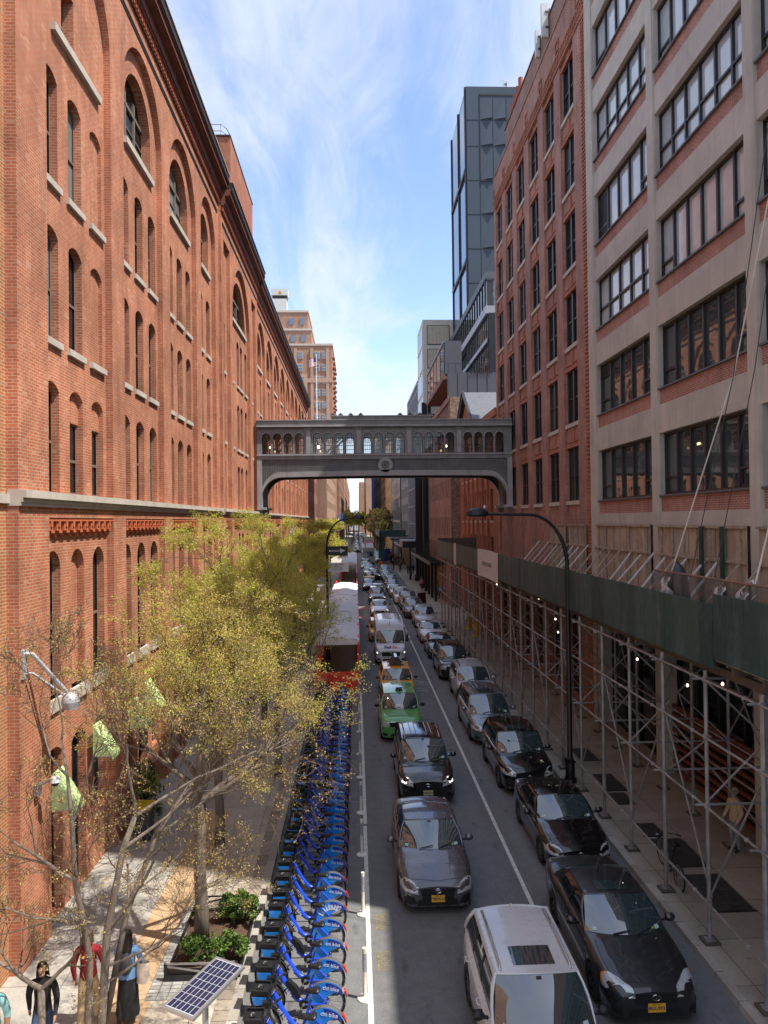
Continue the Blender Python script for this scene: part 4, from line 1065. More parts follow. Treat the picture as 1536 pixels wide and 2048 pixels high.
        wbox(m, P, -1.6, 5.4, 16.48, 16.7, -.1, .1, 0); wbox(m, P, -1.7, 5.5, 16.7, 16.76, -.15, .12, 1)
        m.build('cornice', [MATS['iron_grey'], MATS['iron_light'], MATS['iron_dark']], root)
        m = MB()
        for x in (-1.5, -.95, -.25, .45, 3.2, 3.9, 4.6, 5.3):
            m.prism([(x-.2, y0-s*.08, 16.76), (x+.2, y0-s*.08, 16.76), (x+.12, y0-s*.08, 16.86), (x, y0-s*.08, 16.96), (x-.12, y0-s*.08, 16.86)], (0, .08, 0))
        m.build('cresting', MATS['iron_dark'], root)
        m = MB(); yy = y0-s*.11
        m.lathe([(.34, 0), (.34, -.10), (.56, -.10), (.56, 0)], (2.13, y0-s*.02, 13.32), 'y', 24, 0) if False else None
        ring = lambda r, z0, k: [(2.13+r*math.cos(t), yy, 13.3+r*math.sin(t)) for t in [2*PI*i/24 for i in range(24)]]
        m.prism(ring(.52, 0, 0), (0, s*.14, 0), 0); m.prism([(p[0], p[1]-s*.02, p[2]) for p in ring(.28, 0, 0)], (0, s*.02, 0), 1)
        m.tube([(2.13+.30*math.cos(t), yy-s*.02, 13.3+.30*math.sin(t)) for t in [2*PI*i/24 for i in range(25)]], .035, 6, 0)
        m.tube([(2.13+.16*math.cos(t), yy-s*.03, 13.3+.16*math.sin(t)) for t in [2*PI*i/12 for i in range(13)]], .02, 6, 0)
        m.box(1.75, 2.5, min(yy, y0), max(yy, y0), 12.7, 12.95, 0)
        m.build('medallion', [MATS['iron_light'], MATS['iron_dark']], root)
    m = MB(); m.box(XA, XB, YF+.02, YB-.02, 13.6, 13.9); m.box(XA, XB, YF+.02, YB-.02, 16., 16.1); m.box(XA, XA+.05, YF+.1, YB-.1, 13.8, 16); m.build('floor_and_roof', MATS['iron_dark'], root)
    for yy in (YF+.5, YB-.5):
        m = MB()
        for x in (-6.2, -2.3, 1.2, 4.9, 8.4): m.bar((x, yy, 13.9), (x+2., yy, 15.9), .12, .12)
        m.build('truss', MATS['iron_grey'], root)
    for x in (-6., -3.2, 6.6, 10.1, -2.6):
        m = MB(); m.ball((x, 53.3, 14.75), .09, .09, .11); m.build('lamp', MATS['warm_lamp'], root)
bridge()

# ------------------------------------------------------------ sidewalk shed on pipe scaffold
def shedboards():
    t = NT('green_board'); t.set(.55, 0, .35); v = t.coord(); sp = t.n('ShaderNodeSeparateXYZ'); t.l(v, sp.inputs[0])
    w = t.n('ShaderNodeTexWhiteNoise'); w.noise_dimensions = '1D'; t.l(t.math('FLOOR', t.math('DIVIDE', sp.outputs[1], 1.22)), w.inputs['W'])
    n = t.noise(v, 1.2, 5, .7, (1, 1.5, .6)); f = t.noise(v, 14, 3, .6, (1, 1, .25))
    c = t.mix(w.outputs[0], (.020, .048, .050), (.045, .088, .082)); c = t.mix(t.ramp(n, [(.5, 0.), (.72, .6)]), c, (.12, .15, .17)); c = t.mix(1., c, t.ramp(f, [(.3, .8), (.7, 1.2)]), 'MULTIPLY')
    t.base(c); t.bump(f, .15, .01)
shedboards()
mat('pipe_steel', (.30, .29, .285), .5, .4, var=.3, scale=3); mat('clamp_steel', (.55, .54, .52), .4, .6); mat('shed_joist', (.09, .07, .055), .85); mat('white_timber', (.52, .50, .50), .7, var=.2)
mat('banner_white', (.6, .57, .57), .7, var=.08); mat('bulb_on', (1., .86, .66), .5, var=0, emit=3.); mat('letter_grey', (.16, .16, .17), .6)
def shed():
    root = empty('sidewalk_shed', (9.2, 40, .15), label='long green boarded sidewalk shed standing on a steel pipe scaffold over the right pavement', cat='scaffold')
    XO, XI = 7.6, 10.4
    ys = [4.6+2.265*i for i in range(28)]
    random.seed(11)
    y = 3.0
    while y < 67.2:      # parapet boards
        y1 = min(y+1.22, 67.3); near = y < 14.2; dz = .2 if near else 0; b = MB()
        if abs(y-33.0) > 99: pass
        b.box(7.43+random.uniform(-.008, .008), 7.47, y+.004, y1-.004, 6.22+dz, 7.58+dz+random.uniform(-.01, .02)); b.build('parapet_board', MATS['green_board'], root); y = y1
    b = MB(); b.box(7.47, 11., 67.22, 67.3, 6.22, 7.75); b.build('parapet_board', MATS['shed_joist'], root)
    b = MB(); b.box(7.5, 10.98, 3, 67.2, 6.38, 6.47, 0)
    y = 3.2
    while y < 67: b.box(7.5, 10.98, y, y+.09, 6.2, 6.38, 1); y += 1.13
    for x in (7.75, 9.1, 10.4): b.box(x-.06, x+.06, 3, 67.2, 6.02, 6.2, 1)
    b.build('deck', [MATS['old_timber'], MATS['shed_joist']], root)
    y = 19.5; i = 0
    while y < 44:       # raking timbers
        b = MB(); top = 8.1+random.uniform(-.04, .05); b.bar((9.55+random.uniform(-.1, .1), y+random.uniform(-.05, .05), 6.5), (10.93, y, top), .09, .045)
        b.build('raking_timber', MATS['white_timber' if random.random() < .45 else 'old_timber'], root); y += random.choice((.85, 1.05, 1.15, 1.25)); i += 1
    for i, y in enumerate(ys):
        for x in ((XO, XI) if y > 3 else ()):
            b = MB(); b.tube([(x, y, .19), (x, y, 6.05)], .045 if i % 2 else .052, 8, 0)
            for z in (1.02, 3.1, 4.6, 5.85): b.tube([(x, y, z-.06), (x, y, z+.06)], .07, 6, 1)
            o = b.build('post', [MATS['pipe_steel'], MATS['pipe_steel']], root)
            b = MB(); b.box(x-.17, x+.17, y-.17, y+.17, .15, .20, 0); b.box(x-.1, x+.1, y-.1, y+.1, .20, .215, 1); b.build('base_plate', [MATS['shed_joist'], MATS['pipe_steel']], o)
        if y < 40 or i % 2:
            for z in (3.1, 5.85): b = MB(); b.tube([(XO-.25, y+.06, z), (XI+.2, y+.06, z)], .028, 6); b.build('cross_tube', MATS['pipe_steel'], root)
    for x in (XO, XI):
        for z in (1.02, 2.2, 3.1, 4.6, 5.85):
            if (x == XI) != (z == 2.2) and z in (1.02, 2.2): continue
            b = MB(); b.tube([(x-.06, 3, z), (x-.06, 66.5, z)], .028, 6, 0)
            for y in ys: b.box(x-.1, x-.03, y+.5, y+.56, z-.03, z+.03, 1)
            b.build('ledger', [MATS['pipe_steel'], MATS['clamp_steel']], root)
    for i in range(len(ys)-1):
        if ys[i] > 62: continue
        y0, y1 = ys[i], ys[i+1]
        b = MB(); b.tube([(XO+.06, y0, 1.1), (XO+.06, y1, 4.5)] if i % 2 else [(XO+.06, y0, 4.6), (XO+.06, y1, 1.2)], .024, 6); b.build('brace', MATS['pipe_steel'], root)
        if i % 2:
            b = MB(); b.tube([(XO+.1, y0, 4.6), (XO+.1, y1, 3.1)], .022, 6); b.build('brace', MATS['pipe_steel'], root)
        if i % 2 == 0 and y0 < 45:
            for xx in (XI-.1,):
                b = MB(); b.tube([(xx, y0, 5.8), (xx, y1, 3.1)], .022, 6); b.build('brace', MATS['pipe_steel'], root)
                b = MB(); b.tube([(xx-.06, y0, 3.1), (xx-.06, y1, 5.8)], .022, 6); b.build('brace', MATS['pipe_steel'], root)
            b = MB(); b.tube([(XO, y1-.1, 5.8), (XI, y1-.1, 3.1)], .024, 6); b.build('brace', MATS['pipe_steel'], root)
        b = MB(); b.tube([(XO, y0+.1, 3.1), (XI, y0+.1, 5.8)], .024, 6) if i % 2 else b.tube([(XI, y0+.1, 1.2), (XO, y0+.1, 4.6)], .024, 6); b.build('brace', MATS['pipe_steel'], root)
shed()
# cloth banners on the shed front
def bnr(y0, y1, txt, lab):
    r = empty('banner', (7.4, (y0+y1)/2, 6.1), label=lab, cat='banner')
    b = MB(); b.grid(lambda u, v: (7.40-.02*math.sin(u*9)*math.sin(v*3), y0+(y1-y0)*u, 6.02+1.6*v+.05*math.sin(u*3.1)), 14, 8); b.build('cloth', MATS['banner_white'], r)
    if txt:
        t = MB(); add_text(t, txt, .30, (7.365, (y0+y1)/2, 6.85), (0, -1, 0), (0, 0, 1), bold=.008); add_text(t, '.......................', .12, (7.365, (y0+y1)/2, 6.55), (0, -1, 0), (0, 0, 1)); t.build('lettering', MATS['letter_grey'], r)
bnr(38.4, 44.8, 'BLUE BOTTLE COFFEE', 'large off-white cloth banner with a line of dark capitals hung on the green shed')
bnr(54.4, 55.8, '', 'narrow pale cloth strip hung near the far end of the green shed')
# tarpaulin net, rubbish bag, ropes on the shed deck
def net():
    t = NT('debris_net'); tr = t.n('ShaderNodeBsdfTransparent'); df = t.n('ShaderNodeBsdfDiffuse'); df.inputs[0].default_value = (.12, .11, .11, 1)
    mx = t.n('ShaderNodeMixShader'); n = t.noise(t.coord(), 2.5, 4); t.l(t.ramp(n, [(.35, .45), (.65, .85)]), mx.inputs[0]); t.l(tr.outputs[0], mx.inputs[1]); t.l(df.outputs[0], mx.inputs[2]); t.l(mx.outputs[0], t.o.inputs[0])
net(); mat('rope_white', (.62, .60, .55), .8, var=.1); mat('rope_dark', (.05, .05, .05), .7); mat('bag_black', (.03, .03, .035), .35, var=.2); mat('rail_rust', (.2, .1, .07), .7); mat('plastic_clear', (.42, .43, .45), .3)
r = empty('debris_net', (7.8, 16.5, 7.6), label='grey mesh netting tied to a reddish rail above the nearest green boards', cat='net')
b = MB(); b.grid(lambda u, v: (7.62+.06*math.sin(u*23)+.04*math.sin(u*61), 12.4+6.2*u, 7.35+.72*v+.03*math.sin(u*17)), 60, 4); b.build('mesh_cloth', MATS['debris_net'], r)
b = MB(); b.tube([(7.62, 12.4, 8.08), (7.62, 18.6, 8.06)], .03, 6); b.build('rail', MATS['rail_rust'], r)
b = MB(); 
for y in (17.6, 14.9, 14.0): b.grid(lambda u, v: (7.57+.04*math.sin(9*u+7*v), y+.5*u-.1*math.sin(6*v), 7.45+.45*v+.06*math.sin(11*u)), 8, 6)
b.build('plastic_sheet', MATS['plastic_clear'], r)
r = MB(); random.seed(5)
r.grid(lambda u, v: (8.35+.30*math.sin(PI*min(1, v*1.02))**.55*math.cos(2*PI*u)*(1+.12*math.sin(9*u*2*PI/2+v*5)), 18.9+.30*math.sin(PI*min(1, v*1.02))**.55*math.sin(2*PI*u)*(1+.1*math.sin(14*u+v*9)), 6.5+1.75*v), 22, 14)
o = r.build('rubbish_bag', MATS['bag_black'], smooth=True); tag(o, 'tall black plastic rubbish bag tied up on the shed roof beside the netting', 'rubbish bag')
def rope(pts, r, m, lab): b = MB(); b.tube(pts, r, 6); tag(b.build('rope', MATS[m]), lab, 'rope', 'ropes hanging to the shed roof')
rope([(7.75, 18.1, 7.8), (8.6, 16.4, 12.6), (9.8, 14.6, 22), (10.6, 13.9, 31)], .017, 'rope_white', 'pale rope crossing the concrete building, tied by the black bag')
rope([(7.75, 17.0, 7.8), (8.5, 16.2, 12.6), (9.4, 15.0, 22), (10.2, 14.2, 31)], .012, 'rope_dark', 'dark cable just right of the long pale rope')
rope([(7.9, 16.1, 7.9), (8.6, 15.5, 12.6), (9.5, 14.4, 22), (10.2, 13.9, 31)], .012, 'rope_dark', 'second dark cable, right of the other dark one')
rope([(7.7, 14.1, 7.9), (8.1, 14.1, 9.4), (8.6, 13.9, 11.6), (9.2, 13.8, 16), (10.4, 13.9, 30)], .019, 'rope_white', 'pale rope rising from the netting at the right edge of the photo')
rope([(7.6, 14.1, 7.6), (7.62, 14.4, 7.95), (7.7, 14.1, 8.15), (7.62, 13.8, 7.9), (7.6, 14.5, 7.5)], .017, 'rope_white', 'knotted loop of pale rope where the right edge rope meets the net rail')
for i, (x, y, z) in enumerate(((8.5, 34.2, 5.69), (8.5, 31.4, 5.1), (8.5, 31.0, 4.6), (8.5, 22.2, 5.1), (8.5, 18.8, 5.06), (8.5, 16.96, 5.5), (8.4, 44, 5.5))):
    b = MB(); b.ball((x, y, z), .03, .03, .04, 10, 8, 0); b.tube([(x, y, z+.06), (x, y, z+.15)], .03, 6, 1); b.tube([(x, y, z+.15), (x, y, 6.2)], .008, 4, 1)
    lab = ['lit bulb under the shed, in front of the middle of the brick building', 'lit bulb under the shed, upper of a close pair', 'lit bulb under the shed, lower of a close pair', 'lit bulb under the nearest part of the shed, beside the shop front', 'lit bulb under the shed between the last two big posts at the right', 'lit bulb nearest the right edge, under the shed', 'lit bulb under the far end of the shed'][i]
    tag(b.build('light_bulb', [MATS['bulb_on'], MATS['frame_dark']], smooth=True), lab, 'light bulb', 'bulbs strung under the shed')
# pavement cellar doors
mat('cellar_plate', (.085, .08, .078), .6, .5, var=.35, scale=4)
for i, (x0, x1, y0, y1) in enumerate(((8.3, 9.26, 17.1, 18.9), (8.35, 9.25, 19.34, 21.05), (8.28, 8.9, 21.25, 22.15), (8.35, 8.92, 23.68, 24.66), (8.42, 9.12, 24.85, 26.5), (8.5, 9.2, 28., 29.5))):
    b = MB(); b.box(x0, x1, y0, y1, .15, .166, 0); b.box(x0-.04, x1+.04, y0-.04, y0, .15, .172, 1); b.box((x0+x1)/2-.01, (x0+x1)/2+.01, y0, y1, .166, .17, 1)
    for j in range(int((y1-y0)/.12)): b.box(x0+.04, x1-.04, y0+.05+j*.12, y0+.06+j*.12, .166, .169, 1)
    tag(b.build('cellar_door', [MATS['cellar_plate'], MATS['frame_dark']]), 'dark steel cellar door in the right pavement, %s of six' % ('nearest', 'second nearest', 'third nearest', 'fourth', 'fifth', 'farthest')[i], 'cellar door', 'steel cellar doors along the right pavement')

# ------------------------------------------------------------ street lamps
mat('lamp_black', (.012, .012, .014), .38, .2, spec=.5)
def lamp(x, y, s, label, arm=3.0, head=True):
    r = empty('street_lamp', (x, y, .15), label=label, cat='street lamp', group='curved black street lamps')
    b = MB(); b.tube([(x, y, .15), (x, y, .9), (x, y, 1.0), (x, y, 7.6)], [.17, .16, .095, .085], 12); b.tube([(x, y, .15), (x, y, .3)], .22, 12); b.tube([(x, y, .85), (x, y, .98)], .19, 12); b.build('pole', MATS['lamp_black'], r, smooth=40)
    b = MB(); pts = [(x, y, 7.5)]
    for i in range(11):
        a = i/10*PI/2; pts.append((x-s*1.35*(1-math.cos(a)), y, 7.75+1.8*math.sin(a)))
    pts.append((x-s*(arm-.1), y, 9.6)); b.tube(pts, [.07]*6+[.055]*7, 10); b.build('arm', MATS['lamp_black'], r, smooth=40)
    hx = x-s*(arm+.15); b = MB()
    b.grid(lambda u, v: (hx+s*.0+.42*math.cos(2*PI*u)*math.sin(v*PI/2)*(1.0), y+.22*math.sin(2*PI*u)*math.sin(v*PI/2), 9.55+.27*math.cos(v*PI/2)), 20, 8, 0)
    b.tube([(hx, y, 9.56), (hx, y, 9.5)], [.40, .30], 14, 0); b.grid(lambda u, v: (hx+.3*math.cos(2*PI*u)*v, y+.18*math.sin(2*PI*u)*v, 9.50), 16, 3, 1)
    b.ball((hx+s*.25, y, 9.83), .05, .05, .07, 8, 6, 2)
    b.build('lamp_head', [MATS['lamp_black'], MATS['frame_grey'], MATS['aerial_white']], r, smooth=40)
    return r
lamp(7.43, 25.8, 1, 'tall black street lamp on the right pavement, its arm curving over the green shed')
lr = lamp(-1.95, 50, -1, 'black street lamp with traffic signs rising out of the trees before the bridge', arm=2.0)
mat('sign_black', (.02, .02, .022), .5); mat('sign_white', (.72, .72, .70), .5, var=.05)
r = empty('street_sign', (-1.75, 49.8, 7.3), label='black one way sign with a white arrow on the left lamp post', cat='sign')
b = MB(); b.box(-1.9, -.55, 49.85, 49.88, 7.1, 7.72, 0); b.box(-1.8, -1.0, 49.84, 49.851, 7.35, 7.47, 1); b.prism([(-1.05, 49.84, 7.25), (-1.05, 49.84, 7.57), (-.7, 49.84, 7.41)], (0, .01, 0), 1)
add_text(b, 'ONE WAY', .13, (-1.38, 49.835, 7.41), (1, 0, 0), (0, 0, 1), 0, bold=.006); b.build('sign_plate', [MATS['sign_black'], MATS['sign_white']], r)
r = empty('street_sign', (-1.75, 49.8, 5.9), label='white regulation sign below the one way sign on the left lamp post', cat='sign')
b = MB(); b.box(-1.9, -.5, 49.85, 49.88, 6.0, 6.62, 0)
for i, t in enumerate(('BUSES AND', 'TRUCKS', 'NO LEFT')): add_text(b, t, .16, (-1.2, 49.84, 6.48-i*.17), (1, 0, 0), (0, 0, 1), 1)
b.build('sign_plate', [MATS['sign_white'], MATS['sign_black']], r)
# delineator posts
mat('post_plastic', (.70, .66, .56), .55, var=.12, scale=9); mat('reflective_band', (.42, .43, .45), .35, .3, var=.4, scale=30)
mr = empty('bollard', (.07, 11.5, 0), cat='bollard', group='white plastic posts along the white lane line')
b = MB(); b.lathe([(.0, 0), (.15, 0), (.15, .025), (.13, .04), (.06, .06), (.042, .09), (.042, .55)], (0, 0, 0), 'z', 16, 0); b.lathe([(.043, .55), (.043, .9)], (0, 0, 0), 'z', 14, 1); b.lathe([(.042, .9), (.042, 1.0), (.0, 1.01)], (0, 0, 0), 'z', 14, 0)
o = b.build('post', [MATS['post_plastic'], MATS['reflective_band']], mr, base=False, smooth=40)
ylist = [11.6, 14.66, 17.79, 20.94, 23.93, 27.23, 29.95, 33.1, 36.3, 39.4]
ordn = ['nearest', 'second', 'third', 'fourth', 'fifth', 'sixth', 'seventh', 'eighth', 'ninth', 'farthest']
for i, y in enumerate(ylist[1:]):
    loc = (.075-.001*i, y, 0); lab = 'white plastic post with a silver band, %s counted from the bottom of the photo' % ordn[i]
    if i == 0: mr.location = loc; mr['label'] = lab
    else: copy_thing(mr, loc, random.uniform(0, 6), lab); 
# marquee canopies beyond
def canopy():
    r = empty('marquee', (9.3, 97, 4.4), label='black slatted marquee hung on slanting rods over the right pavement', cat='canopy')
    b = MB(); b.box(8.35, 8.5, 83, 112, 4.25, 4.65); b.box(8.35, 10.1, 83, 83.2, 4.25, 4.65); b.box(8.5, 10.1, 83.2, 112, 4.3, 4.36)
    for i in range(15): b.box(8.5, 10.1, 83.4+i*2, 83.75+i*2, 4.4, 4.55)
    b.build('frame', MATS['lamp_black'], r)
    for i in range(14):
        b = MB(); b.bar((8.45, 84+i*2, 4.6), (10.05, 84+i*2, 6.8), .07, .07); b.build('tie_rod', MATS['lamp_black'], r)
    for i in range(6): b = MB(); b.box(8.9, 9.2, 84+i*4, 84.3+i*4, .15, 4.3); b.build('column', MATS['lamp_black'], r)
    r = empty('marquee', (8.5, 120, 4.5), label='black box canopy beyond the slatted marquee', cat='canopy')
    b = MB(); b.box(7.2, 10.1, 114, 122, 5.2, 6.15, 0); b.box(7.15, 10.1, 113.9, 122, 6.15, 6.3, 1); b.box(8.3, 8.6, 115, 115.3, .15, 5.2, 0); b.build('canopy', [MATS['lamp_black'], MATS['fascia_grey']], r)
    r = empty('sidewalk_shed', (8, 155, 5), label='dark green sidewalk shed far down the right pavement', cat='scaffold')
    b = MB(); b.box(4.9, 10.2, 150, 152, 6.1, 7.45, 0); b.box(4.9, 5.1, 150, 185, 6.1, 7.45, 0); b.box(5, 10.8, 152, 185, 6.1, 6.3, 0)
    for i in range(8): b.box(5.6, 5.75, 151+i*4.5, 151.15+i*4.5, .15, 6.1, 0)
    b.build('parapet', [MATS['green_board']], r)
    r = empty('canopy', (8.5, 140, 5), label='thin dark canopy with a pale edge in front of the far green shed', cat='canopy')
    b = MB(); b.box(6.5, 10.9, 138, 146, 5.75, 6.1, 0); b.box(6.45, 10.9, 137.9, 138, 6.0, 6.3, 1); b.box(6.9, 7.1, 138.5, 138.7, .15, 5.8, 0); b.build('canopy', [MATS['lamp_black'], MATS['grey_stone']], r)
canopy()
# black steel columns standing before the far right fronts
for i, (x, y, h, w) in enumerate(((9.75, 104, 26, .5), (9.6, 113, 24, .9), (9.75, 118, 24, .4))):
    b = MB(); b.box(x-w/2, x+w/2, y-w/2, y+w/2, .15, h); b.box(x-w/2-.15, x+w/2+.15, y-w/2-.15, y+w/2+.15, .15, .7)
    tag(b.build('steel_column', MATS['lamp_black']), ['square black steel column nearest the slatted marquee', 'broadest black steel column before the far glass fronts', 'thinnest and farthest black steel column before the glass fronts'][i], 'column')
# hydrant like yellow standpipes
mat('yellow_enamel', (.62, .42, .02), .45)
for i, (x, y) in enumerate(((9.5, 62), (9.55, 58.5))):
    b = MB(); b.lathe([(0, 0), (.42, 0), (.42, .1), (.22, .14), (.2, 1.1), (.26, 1.14), (.26, 1.22), (.1, 1.35), (0, 1.38)], (x, y, .15), 'z', 14); b.tube([(x-.4, y, .95), (x+.4, y, .95)], .1, 8)
    tag(b.build('hydrant', MATS['yellow_enamel'], smooth=40), ('larger and farther of the two yellow hydrants under the shed', 'smaller and nearer of the two yellow hydrants under the shed')[i], 'hydrant')
# PARK sign, left banners, construction barrels
r = empty('wall_sign', (-6.9, 80, 5), label='tall white banner sign on the left arched facade above the trees', cat='sign')
b = MB(); b.box(-6.5, -6.46, 77.6, 78.6, 4.9, 8.7, 0) if False else b.box(-6.85, -5.7, 77.6, 77.66, 4.6, 8.75, 0); b.tube([(-6.95, 77.7, 8.8), (-5.6, 77.7, 8.8)], .04, 6, 1); b.tube([(-6.95, 77.7, 4.55), (-5.6, 77.7, 4.55)], .04, 6, 1)
b.box(-6.6, -6.0, 77.57, 77.6, 7.0, 7.9, 1); b.box(-6.5, -6.1, 77.57, 77.6, 5.2, 6.2, 1); b.build('banner', [MATS['sign_white'], MATS['frame_grey']], r)
r = empty('parking_sign', (-5.5, 186, 8), label='tall black and white PARK sign standing out from the beige building at left', cat='sign')
b = MB(); b.box(-4.85, -3.95, 186, 186.2, 5.9, 10.7, 0)
for i, ch in enumerate('PARK'): b.box(-4.75, -4.05, 185.9, 186, 9.75-i*.95, 10.55-i*.95, 1); add_text(b, ch, .85, (-4.4, 185.88, 10.15-i*.95), (1, 0, 0), (0, 0, 1), 0, bold=.03)
b.box(-4.75, -4.05, 185.9, 186, 6.0, 6.7, 2); b.build('sign_plate', [MATS['sign_black'], MATS['sign_white'], MATS['vent_red']], r)
b = MB(); b.box(-3.8, -3.1, 188, 188.2, 8.5, 11.4, 0); tag(b.build('wall_banner', [MATS['banner_blue']]), 'blue hanging banner beside the PARK sign', 'banner')
b = MB(); b.lathe([(0, 0), (.4, 0), (.4, .06), (.3, .08), (.27, 1.1), (0, 1.12)], (4.75, 140, 0), 'z', 14, 0)
for z in (.3, .7): b.lathe([(.305-z*.04, z), (.30-z*.04, z+.18)], (4.75, 140, 0), 'z', 14, 1)
b.v = [(4.75+(x-4.75)*1.6, y, z*1.5) for x, y, z in b.v]
tag(b.build('traffic_barrel', [mat('barrel_orange', (.65, .12, .02), .5), MATS['sign_white']]), 'orange traffic barrel with white bands on the lane line', 'traffic barrel')
b = MB(); b.box(6.2, 8.0, 172, 174, .0, 2.6, 0); b.box(6.1, 8.1, 171.9, 174.1, 2.6, 2.8, 0); b.box(6.4, 7.8, 171.95, 172, .2, 2.4, 1); tag(b.build('portable_toilet', [mat('blue_plastic', (.01, .10, .55), .5), MATS['banner_blue']]), 'bright blue cabin at the right kerb among the far cars', 'cabin')
# ------------------------------------------------------------ cars. Local frame: front bumper at y=0, tail at y=L, x=0 centre, ground z=0
paint('car_white', (.62, .62, .61), .3); paint('car_pearl', (.46, .47, .48), .32, .2); paint('car_grey', (.11, .11, .122), .26, .45); paint('car_black', (.006, .006, .008), .12)
paint('car_matt_black', (.012, .013, .016), .42); paint('car_green', (.10, .36, .07), .3); paint('car_yellow', (.92, .40, .01), .3); paint('car_steel_blue', (.17, .20, .23), .25, .5)
paint('car_silver', (.34, .35, .36), .25, .5); paint('car_dark_blue', (.02, .03, .05), .2, .3); paint('car_van_white', (.62, .64, .66), .35)
glass('car_glass', (.03, .05, .055), .02, 2.5); glass('car_glass_side', (.01, .012, .013), .03, 1.6)
mat('tyre', (.014, .014, .014), .85, var=.1); mat('rim', (.32, .32, .33), .3, .85, var=0); mat('rim_dark', (.03, .03, .033), .4, .5, var=0)
mat('chrome', (.6, .6, .61), .12, 1., var=0); mat('trim_black', (.012, .012, .013), .5, var=0); mat('grille_black', (.006, .006, .007), .6, var=0)
mat('headlamp', (.55, .57, .58), .08, .3, var=.12, scale=5); mat('headlamp_lit', (1., .93, .78), .2, var=0, emit=1.2); mat('amber', (.75, .20, .01), .3, var=0); mat('tail_red', (.28, .008, .008), .2, var=0)
mat('plate_yellow', (.80, .42, .02), .5, var=.05); mat('plate_pale', (.62, .60, .32), .5, var=.05); mat('plate_navy', (.02, .03, .12), .5, var=0); mat('sticker', (.5, .62, .62), .4, var=0); mat('sticker_lime', (.45, .6, .08), .5, var=0)

def interp(tab, y):
    if y <= tab[0][0]: return tab[0][1]
    for (a, p), (b, q) in zip(tab, tab[1:]):
        if y <= b:
            t = (y-a)/(b-a); t = t*t*(3-2*t)*.5+t*.5; return p+(q-p)*t
    return tab[-1][1]
CARS = dict(
 sedan=dict(L=4.85, W=1.84, H=1.45, belt=.97, cowl=1.28, rf=2.12, rr=3.35, tail=4.12, yf=.92, yr=3.72, wr=.335,
   top=[(0, .66), (.10, .72), (.35, .80), (.8, .90), (1.3, .98), (1.6, 1.0), (3.9, 1.06), (4.3, 1.08), (4.7, 1.06), (4.85, .98)], bump=.2),
 suv=dict(L=4.75, W=1.90, H=1.72, belt=1.08, cowl=1.18, rf=1.9, rr=4.05, tail=4.62, yf=.93, yr=3.72, wr=.37,
   top=[(0, .80), (.10, .90), (.35, 1.0), (.8, 1.06), (1.2, 1.10), (1.5, 1.12), (4.2, 1.16), (4.75, 1.14)], bump=.24),
 boxy=dict(L=4.5, W=1.82, H=1.74, belt=1.10, cowl=1.22, rf=1.78, rr=3.95, tail=4.38, yf=.85, yr=3.5, wr=.36,
   top=[(0, .88), (.08, .97), (.3, 1.03), (.8, 1.07), (1.2, 1.10), (4.2, 1.14), (4.5, 1.12)], bump=.24),
 minivan=dict(L=5.1, W=1.96, H=1.74, belt=1.10, cowl=.98, rf=1.85, rr=4.5, tail=4.98, yf=.95, yr=4.0, wr=.345,
   top=[(0, .72), (.1, .82), (.35, .90), (.7, .98), (1.0, 1.06), (4.5, 1.14), (5.1, 1.1)], bump=.22),
 van=dict(L=5.9, W=2.0, H=2.70, belt=1.35, cowl=.72, rf=1.22, rr=5.75, tail=5.86, yf=1.0, yr=4.6, wr=.36,
   top=[(0, .95), (.08, 1.05), (.3, 1.15), (.75, 1.32), (1.0, 1.36), (5.9, 1.4)], bump=.28),
)
_glist = {}
def ribbon(mb, bvh, pts, w, off=.004, k=0, closed=False, snap=True, n=0):
    P3 = []
    pts = [Vector(p) for p in pts]
    if n:
        q = []
        for a, b in zip(pts, pts[1:]):
            for i in range(n): q.append(a.lerp(b, i/n))
        q.append(pts[-1]); pts = q
    for p in pts:
        loc, nor, i, d = bvh.find_nearest(p)
        if (Vector(loc)-p).dot(nor) > 0 and d > .3: pass
        P3.append((Vector(loc), Vector(nor) if Vector(nor).dot(Vector(loc)-Vector((0, loc.y, .5))) >= -1e-3 else -Vector(nor)))
    vs = []
    for i, (p, nn) in enumerate(P3):
        t = (P3[min(i+1, len(P3)-1)][0]-P3[max(i-1, 0)][0])
        if t.length < 1e-6: t = Vector((1, 0, 0))
        s = t.normalized().cross(nn).normalized()*w/2; vs += [p+s+nn*off, p-s+nn*off]
    mb.add(vs, [(2*i, 2*i+1, 2*i+3, 2*i+2) for i in range(len(P3)-1)], k)
def patch(mb, bvh, c4, nu=8, nv=4, off=.006, k=0, kfn=None):
    a, b, c, d = [Vector(p) for p in c4]; cen = Vector((0, 2.4, .6))
    def fn(u, v):
        p = a.lerp(b, u).lerp(d.lerp(c, u), v); loc, nor, i, dd = bvh.find_nearest(p); nor = Vector(nor)
        if nor.dot(Vector(loc)-cen) < 0: nor = -nor
        return Vector(loc)+nor*off
    mb.grid(fn, nu, nv, k, kfn)
